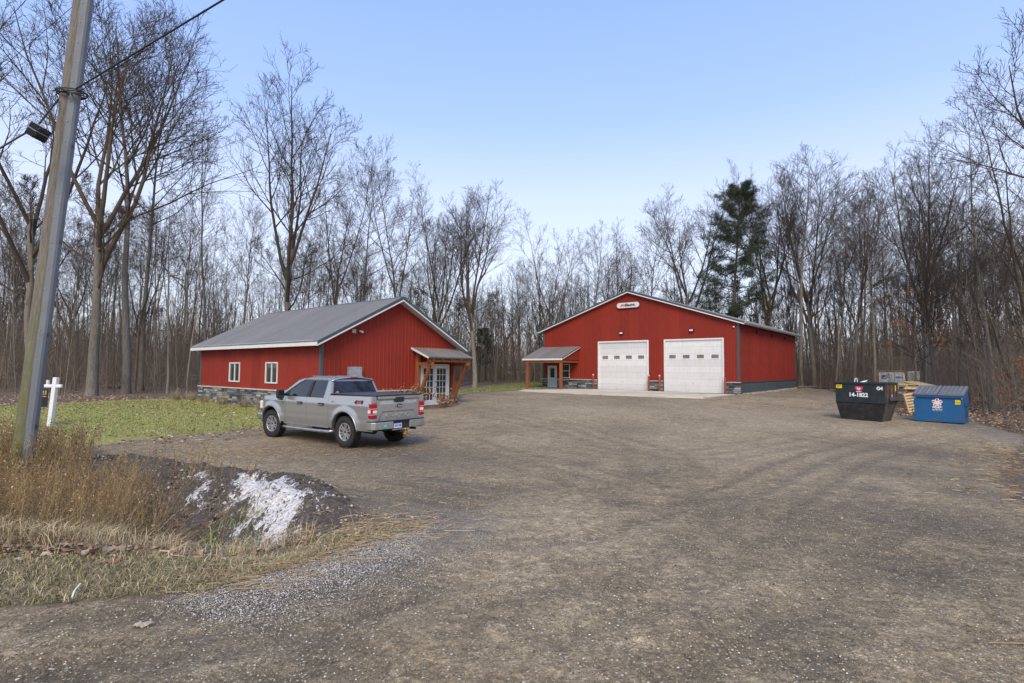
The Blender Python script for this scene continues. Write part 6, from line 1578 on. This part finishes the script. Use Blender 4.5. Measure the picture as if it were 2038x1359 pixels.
ys = MB().box(X(125), X(270), -.092, -.084, Z(305), Z(200)).build('yellow_sticker', M['yellow'], gd); text('NOTICE', .04, M['blackink'], ys, 'sticker_letters', ft(X(198), Z(235), -.094), bold=.002); text('55', .06, M['redink'], ys, 'sticker_letters', ft(X(175), Z(272), -.094), bold=.002)
st_ = lambda y, z: Matrix.Translation((w+e+.024, y, z)) @ Matrix.Rotation(PI/2, 4, 'Z') @ Matrix.Rotation(PI/2, 4, 'X')
MB().box(w+e+.02, w+e+.032, .42, .56, H1-.45, H1-.15).build('red_decal', M['redink'], gd); MB().box(w+e+.02, w+e+.032, .42, .56, H1-.72, H1-.52).build('white_decal', M['platew'], gd); MB().box(w+e+.02, w+e+.032, .86, .94, H1-.38, H1-.12).build('yellow_decal', M['yellow'], gd)
MB().box(.0-e+.02, w+e-.02, .0, D1-.03, H1-.35, H1-.30).build('rubbish_layer', M['barkb'], gd)
def in_d(u, y, z): return gd.matrix_world @ Vector((u, y, z))
for nm, lb_, u, m_, rot in (('rubbish_tube', 'white bent pipe sticking up out of the green dumpster', .42, 'postw', .3), ('rubbish_sheet', 'crumpled white sheet poking out of the middle of the green dumpster', .75, 'platew', 1.1), ('rubbish_board', 'reddish brown board end showing over the dumpster rim', 1.2, 'bollard', 1.4)):
    p = in_d(u*w/1.5, .35, H1-.25); o = MB()
    if nm == 'rubbish_tube': o.tube([(0, 0, 0), (0, 0, .33), (.03, 0, .42), (.09, 0, .42), (.12, 0, .33), (.12, 0, .1)], .022, 8)
    elif nm == 'rubbish_sheet': o.add([(-.25, 0, .1), (.1, .1, .12), (.2, 0, .36), (-.2, .05, .24), (.0, .3, .22), (.25, .2, .2)], [(0, 1, 2, 3), (1, 5, 4, 2)])
    else: o.bar((-.1, 0, .30), (.45, .1, .16), .14, .03)
    o = o.build(nm, M[m_], None, loc=p, solid=.008 if nm == 'rubbish_sheet' else 0); setp(o, lb_, 'rubbish')
# blue dumpster
g0, g1 = G(1820, 838), G(1919, 845); fm_, w = face_frame(g0, g1, (gzf(*g0)+gzf(*g1))/2)
bd = thing('blue_dumpster', 'blue dumpster with two ribbed grey lids and a white and red star logo', 'dumpster', mat=fm_)
k1 = (g0[1]+g1[1])/2/FPX; Hf = 53*k1; Ht = 69*k1; D = 1.05
MB().prism([(0, 0, .04), (0, D, .04), (0, D, Ht-.05), (0, .02, Hf)], (w, 0, 0)).build('body', M['blued'], bd, bevel=.01)
MB().bar((-.05, -.03, Hf-.02), (w+.05, -.03, Hf-.02), .06, .10).build('rim', M['blued'], bd, bevel=.01)
MB().bar((-.01, -.02, .19), (w+.01, -.02, .19), .03, .30).build('skirt', M['blued'], bd, bevel=.01)
MB().box(.02, w-.02, .02, D-.1, .0, .05).build('skids', M['dirtun'], bd)
for s_, x in ((-1, -.06), (1, w+.06)):
    MB().box(min(x, x-s_*.06), max(x, x-s_*.06), .2, D-.15, Hf-.42, Hf-.26).build('fork_sleeve', M['blued'], bd, bevel=.01); MB().tube([(x, .15, .28), (x+s_*.03, .15, .5), (x, .15, .62)], .014, 6).build('side_handle', M['dark'], bd)
for i, (a, b) in enumerate(((-.03, w/2-.012), (w/2+.012, w+.03))):
    P0 = Vector((0, -.07, Hf+.045)); P1 = Vector((0, D-.02, Ht+.03))
    L = MB().prism([(a, P0.y, P0.z), (a, P1.y, P1.z), (a, P1.y, P1.z+.02), (a, P0.y, P0.z+.02)], (b-a, 0, 0)).build('lid', M['lid'], bd)
    for k in range(6):
        x = a + (b-a)*(k+.5)/6; r_ = MB().bar((x, P0.y+.02, P0.z+.035), (x, P1.y-.02, P1.z+.035), (b-a)/6*.72, .035); r_.build('lid_rib', M['lid'], L, bevel=.012)
    MB().bar((a, P0.y-.005, P0.z), (b, P0.y-.005, P0.z), .03, .045).build('lid_edge', M['lid'], L, bevel=.01)
U = w/(1790-95); X = lambda c: (c-95)*U; Z = lambda c: Hf - (c-330)*U
def star(cx, cz, r0, r1, rot=PI/2, n=5): return [(cx + (r0 if i % 2 == 0 else r1)*math.cos(rot+i*PI/n), cz + (r0 if i % 2 == 0 else r1)*math.sin(rot+i*PI/n)) for i in range(2*n)]
cx, cz = X(915), Z(615)
lg = MB().prism([(x, -.004, z) for x, z in star(cx, cz, 165*U, 98*U)], (0, -.006, 0))
for i in range(5):
    a = PI/2 + i*2*PI/5; px_, pz_ = cx+118*U*math.cos(a), cz+118*U*math.sin(a)
    lg.prism([(px_+72*U*math.cos(t_), -.004, pz_+72*U*math.sin(t_)) for t_ in np.linspace(0, 2*PI, 17)[:-1]], (0, -.006-.0004*i, 0))
lg.build('star_logo', M['whiteink'], bd)
for i in range(5):
    a = PI/2 + i*2*PI/5; px_, pz_ = cx+122*U*math.cos(a), cz+122*U*math.sin(a)
    m_ = Matrix.Translation((px_, -.0135, pz_)) @ Matrix.Rotation(-(a-PI/2), 4, 'Y') @ Matrix.Rotation(PI/2, 4, 'X')
    text('R', 130*U, M['redink'], bd, 'logo_letters', m_, extrude=.002, bold=.004)
MB().prism([(x, -.0135, z) for x, z in star(cx, cz, 72*U, 34*U, PI/2)], (0, -.004, 0)).build('logo_star', M['platew'], bd)
text('REPUBLIC', 78*U, M['whiteink'], bd, 'name_letters', ft(X(915), Z(815), -.008), extrude=.002, bold=.004); text('SERVICES', 40*U, M['whiteink'], bd, 'name_letters', ft(X(915), Z(862), -.008), extrude=.002, bold=.001)
text('877-692-7274', 60*U, M['whiteink'], bd, 'phone_letters', ft(X(915), Z(918), -.008), extrude=.002, bold=.002); text('RepublicServices.com', 37*U, M['whiteink'], bd, 'web_letters', ft(X(915), Z(968), -.008), extrude=.002)
ys = MB().box(X(1520), X(1695), -.01, -.002, Z(670), Z(480)).build('yellow_sticker', M['yellow'], bd); text('WARNING', 34*U, M['blackink'], ys, 'sticker_letters', ft(X(1607), Z(590), -.012))
for c in (130, 1752): MB().box(X(c-26), X(c+26), -.01, -.002, Z(440), Z(400)).build('reflector', M['whiteink'], bd)
# ------------------------------------------------------------------ shipping container
r_ = ray(1769, 760); Yc = 46.0
c0 = at(1746, 760, Yc); c1 = at(1791, 760, Yc); zc = gzf(c0.x+1, Yc)
hc = at(1746, 737.5, Yc).z - zc; wc = 2.1
a0 = math.atan2(c1.y-.55-c0.y, c1.x-c0.x); a0 = -.10
ct = thing('shipping_container', 'weathered pale grey shipping container with rusty top edge, in the trees behind the dumpsters', 'container', mat=Matrix.Translation((c0.x, c0.y, zc)) @ Matrix.Rotation(-.80, 4, 'Z'))
Lc = 5.5
MB().box(.02, wc-.02, .05, Lc, .08, hc-.02).build('body', M['contain'], ct)
fr = MB()
for x in (0, wc-.12): fr.box(x, x+.12, -.02, .12, 0, hc)
fr.box(.12, wc-.12, -.02, .1, 0, .14).box(-.01, wc+.01, -.03, .12, hc-.10, hc+.02)
fr.build('door_frame', M['rust'], ct, bevel=.01)
for a, b in ((.13, wc/2-.015), (wc/2+.015, wc-.13)):
    d = MB().box(a, b, .0, .04, .15, hc-.12); n = 5
    for i in range(n): z = .2+(hc-.4)*i/n; d.box(a+.06, b-.06, -.025, 0, z, z+(hc-.4)/n*.55)
    do = d.build('container_door', M['contain'], ct, bevel=.01)
    for x in (a+.18, b-.18): MB().tube([(x, -.045, .1), (x, -.045, hc-.1)], .018, 6).build('lock_rod', M['galv'], do)
MB().box(.35, .68, -.035, -.028, hc*.66, hc*.82).build('blue_placard', M['blueink'], ct); MB().prism([(.38, -.04, hc*.68), (.66, -.04, hc*.78), (.64, -.04, hc*.70)], (0, -.004, 0)).build('placard_swoosh', M['yellow'], ct)
MB().box(wc*.62, wc*.82, -.035, -.028, hc*.70, hc*.72).box(wc*.62, wc*.85, -.035, -.028, hc*.75, hc*.77).build('door_marking', M['blueink'], ct)
cr_ = MB(); n = 26
for i in range(n): y = .12+(Lc-.2)*i/n; cr_.box(wc-.02, wc+.02, y, y+(Lc-.2)/n*.55, .15, hc-.12)
cr_.build('side_corrugation', M['contain'], ct)
# ------------------------------------------------------------------ pallets
def pallet_parts(mat, t_, W=1.2, D=1.0):
    for i in range(7): y = D*(i+.5)/7; MB().box(0, W, y-.045, y+.045, .105, .125).build('deck_board', mat, t_)
    for x in (.02, W/2-.03, W-.08): MB().box(x, x+.06, 0, D, .02, .105).build('stringer', mat, t_)
    for y in (.05, D/2, D-.05): MB().box(0, W, y-.045, y+.045, 0, .02).build('bottom_board', mat, t_)
def pallet(label, mtx, mat): t_ = thing('pallet', label, 'pallet', mat=mtx, group='wooden pallets behind the dumpsters'); pallet_parts(mat, t_); return t_
pb0 = at(1806, 778, 30); zg = gzf(pb0.x+.6, 30)
def stackz(py): return at(1830, py, 30).z
base_z = zg
pallet('bottom dark pallet of the pile behind the blue dumpster', Matrix.Translation((pb0.x+.2, 30.4, stackz(781))) @ Matrix.Rotation(.1, 4, 'Z'), M['palletold'])
pallet('second weathered pallet in the pile behind the blue dumpster', Matrix.Translation((pb0.x+.35, 30.3, stackz(775.5))) @ Matrix.Rotation(-.08, 4, 'Z') @ Matrix.Rotation(-.03, 4, 'Y'), M['palletold'])
pallet('third weathered pallet in the pile, tilted slightly left', Matrix.Translation((pb0.x+.1, 30.2, stackz(770.5))) @ Matrix.Rotation(.15, 4, 'Z') @ Matrix.Rotation(-.05, 4, 'Y'), M['pallet'])
pallet('topmost pallet of the pile with pale board ends', Matrix.Translation((pb0.x+.55, 31.2, stackz(764.0))) @ Matrix.Rotation(-PI/2+.1, 4, 'Z') @ Matrix.Rotation(0.16, 4, 'Y'), M['pallet'])
for k, z in enumerate(np.arange(zg, stackz(782), .14)[:5]):
    pallet('weathered grey pallet of the pile, %s layer up from the ground' % ('bottom', 'second', 'third', 'fourth', 'fifth')[k], Matrix.Translation((pb0.x+.25+.05*(k % 3), 30.45, float(z))) @ Matrix.Rotation(.04*(k % 3), 4, 'Z'), M['palletold'])
pl2 = at(1805, 801, 27.6)
pallet('new yellow pallet leaning upright against the pile', Matrix.Translation((pl2.x, 27.6, gzf(pl2.x, 27.6)+.02)) @ Matrix.Rotation(-.16, 4, 'Y') @ Matrix.Rotation(PI/2-.12, 4, 'X'), M['pallet'])
o = MB().bar((0, 0, 0), (1.75, 0, .03), .09, .09).build('timber_beam', M['pallet'], None, loc=at(1799, 772.5, 27.5)); setp(o, 'long yellow timber lying along the top of the leaning pallet', 'timber')
# ------------------------------------------------------------------ logs, branches, sticks, guard rail
def log(name, label, a, b, r0, r1, mat, cat='log', bend=.1, k=9):
    a = Vector((a[0], a[1], gzf(a[0], a[1])+r0*.8)); b = Vector((b[0], b[1], gzf(b[0], b[1])+r1*.8 + (b[2] if len(b) > 2 else 0))); P = []
    for i in range(7):
        t_ = i/6; p = a.lerp(b, t_) + Vector((0, 0, bend*math.sin(PI*t_)*.5)) + Vector((0, bend*math.sin(PI*t_*1.4), 0)); P.append(p)
    o = MB().tube(P, [r0+(r1-r0)*i/6 for i in range(7)], k).build(name, mat, None, smooth=True); return setp(o, label, cat)
gp = G
log('log', 'long fallen log lying by the right rear corner of the garage', gp(1590, 773), gp(1640, 773.5), .16, .13, M['barkb'])
log('log', 'dark short log just behind the longer one by the garage corner', gp(1588, 769), gp(1604, 769), .18, .16, M['barkb'])
log('log', 'fallen dark log on the leaf litter right of the blue dumpster', gp(1955, 802), gp(1984, 808), .09, .07, M['barkb'])
log('fallen_branch', 'pale forked branch lying at the right edge beyond the blue dumpster', gp(1990, 822), (*gp(2060, 812), .9), .03, .06, M['bark'], 'branch', .1, 6)
a = gp(2034, 800); log('leaning_trunk', 'slim pale leaning dead trunk among the right woods', gp(2032, 796), (at(1958, 620, 26).x, 26, at(1958, 620, 26).z - gzf(at(1958, 620, 26).x, 26)), .10, .05, M['bark'], 'dead tree', .2, 8)
log('log', 'thin log edging the leaf litter left of the garage gap', gp(905, 771), gp(960, 758.5), .07, .05, M['bark'])
log('log', 'rotting log pile at the foot of the two big lawn-edge trees', gp(205, 772), gp(238, 773), .18, .14, M['barkb'])
log('fallen_branch', 'pale bent branch resting on the ground left of the office', gp(290, 781), (*gp(283, 770), .9), .03, .03, M['bark'], 'branch', .25, 6)
log('fallen_branch', 'grey stick lying across the leaves before the massive tree', gp(143, 780), gp(176, 786), .05, .03, M['bark'], 'branch', .05, 6)
MB_ = MB().tube([(0, 0, .03), (.10, .02, .03), (.22, -.03, .02), (.40, -.03, .03)], [.010, .009, .007, .004], 6).tube([(.10, .02, .03), (.16, .10, .06), (.2, .2, .10)], [.006, .005, .003], 5)
x, y = gp(318, 1100); o = MB_.build('twig', simple('pale_stick', (.55, .42, .27), .8), None, loc=(x, y, gzf(x, y)+.02), rot=(0, 0, -.35)); setp(o, 'pale forked stick lying on the dry verge grass', 'stick')
x, y = gp(143, 1195); o = MB().tube([(0, 0, .02), (-.03, .06, .05), (-.06, .16, .07)], [.008, .007, .006], 6).build('twig', M['postw'], None, loc=(x, y, gzf(x, y))); setp(o, 'short white stick poking out at the verge edge, lower left', 'stick')
x, y = gp(1990, 1282); o = MB().tube([(-.08, 0, .01), (.3, -.01, .012)], [.004, .003], 5).build('straw_stalk', simple('straw_tan', (.42, .27, .12), .8), None, loc=(x, y, gzf(x, y))); setp(o, 'single tan stalk on the gravel at the bottom right edge', 'stick')
# split rail fence far left
fz = thing('guard_rail', 'low pale rail fence running through the trees at the far left', 'fence', (0, 0, 0))
pa, pb3 = at(-60, 760, 62), at(395, 757, 56)
npst = 10
for i in range(npst):
    t_ = i/(npst-1); p = pa.lerp(pb3, t_); z = gzf(p.x, p.y); MB().box(p.x-.06, p.x+.06, p.y-.05, p.y+.05, z-.1, z+1.0).build('post', M['bark'], fz)
    if i < npst-1:
        q_ = pa.lerp(pb3, (i+1)/(npst-1)); zq = gzf(q_.x, q_.y)
        for hh_ in (.45, .85): MB().bar((p.x, p.y-.06, z+hh_), (q_.x, q_.y-.06, zq+hh_), .04, .12).build('rail', M['galv'], fz)
# single leaves on the lot, built as lobed oak leaves
def oakleaf(px, py, size, rot, label, col):
    x, y = gp(px, py); pts = []
    half = [(0, 0), (.06, .10), (.20, .08), (.17, .22), (.36, .26), (.22, .38), (.40, .52), (.24, .58), (.26, .74), (.12, .76), (0, .98)]
    pts = [(a, b) for a, b in half] + [(-a, b) for a, b in half[::-1][1:-1]]
    c = (0, .5); mb = MB(); V = [(0, .45, .10)] + [(a, b, .02+.16*a*a+.05*math.sin(b*9)) for a, b in pts]; n = len(pts)
    mb.add([(p[0]*size, p[1]*size, p[2]*size) for p in V], [(0, i+1, (i+1) % n+1) for i in range(n)]); mb.tube([(0, 0, .004), (0, -.22*size, .006)], .002, 4)
    o = mb.build('fallen_leaf', simple('leaf_'+str(px), col, .75, var=.25, scale=30), None, loc=(x, y, gzf(x, y)+.012), rot=(0, 0, rot)); setp(o, label, 'leaf', 'single fallen oak leaves')
oakleaf(262, 1250, .15, -1.2, 'pale lobed oak leaf lying flat on the gravel at lower left', (.42, .34, .23))
oakleaf(395, 1110, .14, .8, 'curled orange-brown oak leaf in the verge grass, rightmost of the leaf drift', (.42, .24, .13))
oakleaf(245, 1118, .15, 2.2, 'largest russet oak leaf in the middle of the verge leaf drift', (.36, .17, .08))
oakleaf(200, 1125, .13, -.5, 'dusky brown oak leaf at the left of the verge leaf drift', (.30, .19, .12))
oakleaf(30, 1118, .12, .2, 'light tan oak leaf near the left edge on dry grass', (.45, .35, .22))
# distant parked vehicles and house seen under the garage porch
def far_car(px, Y, label, m_, L=4.4, H=1.45, rot=0):
    p = at(px, 742, Y); z = gzf(p.x, Y) ; t_ = thing('parked_car', label, 'car', (p.x, Y, z), rot, 'cars parked far behind the trees')
    MB().prism([(-L/2, -.85, .35), (L/2, -.85, .35), (L/2, -.85, .85), (L*.28, -.85, .95), (L*.12, -.85, H), (-L*.30, -.85, H), (-L*.46, -.85, .95), (-L/2, -.85, .85)], (0, 1.7, 0)).build('body', m_, t_, bevel=.08)
    MB().prism([(L*.22, -.87, .97), (L*.10, -.87, H-.1), (-L*.28, -.87, H-.1), (-L*.40, -.87, .97)], (0, 1.74, 0)).build('windows', M['glasst'], t_)
    for x in (-L*.3, L*.3): MB().lathe([(0, -.1), (.33, -.1), (.33, .1), (0, .1)], 14, Matrix.Translation((x, -.78, .33)) @ Matrix.Rotation(PI/2, 4, 'X')).build('wheel', M['rubber'], t_)
far_car(1026, 92, 'white car glimpsed far off between tree trunks, left of the garage porch', M['white'], rot=.1)
far_car(1066, 96, 'pale car seen far off between the garage porch posts', M['galv'], rot=.2)
p = at(1074, 745, 108); hz_ = gzf(p.x, 108); hs = thing('distant_house', 'distant tan house end seen through the garage porch', 'house', (p.x, 108, hz_))
MB().box(-2.5, 5, 0, 6, 0, 2.6).build('wall', M['cap'], hs); MB().prism([(-3, -.4, 2.6), (5.5, -.4, 2.6), (1.2, -.4, 4.4)], (0, 7, 0)).build('roof', M['bollard'], hs); MB().box(-1, 0, -.05, .02, .9, 2.0).build('window', M['glasst'], hs)
for o_ in list(sc.objects):
    if o_.type == 'MESH' and o_.name.startswith('tmp'): bpy.data.objects.remove(o_)
print('objects', len(sc.objects), 'tris', sum(len(m.polygons) for m in bpy.data.meshes))
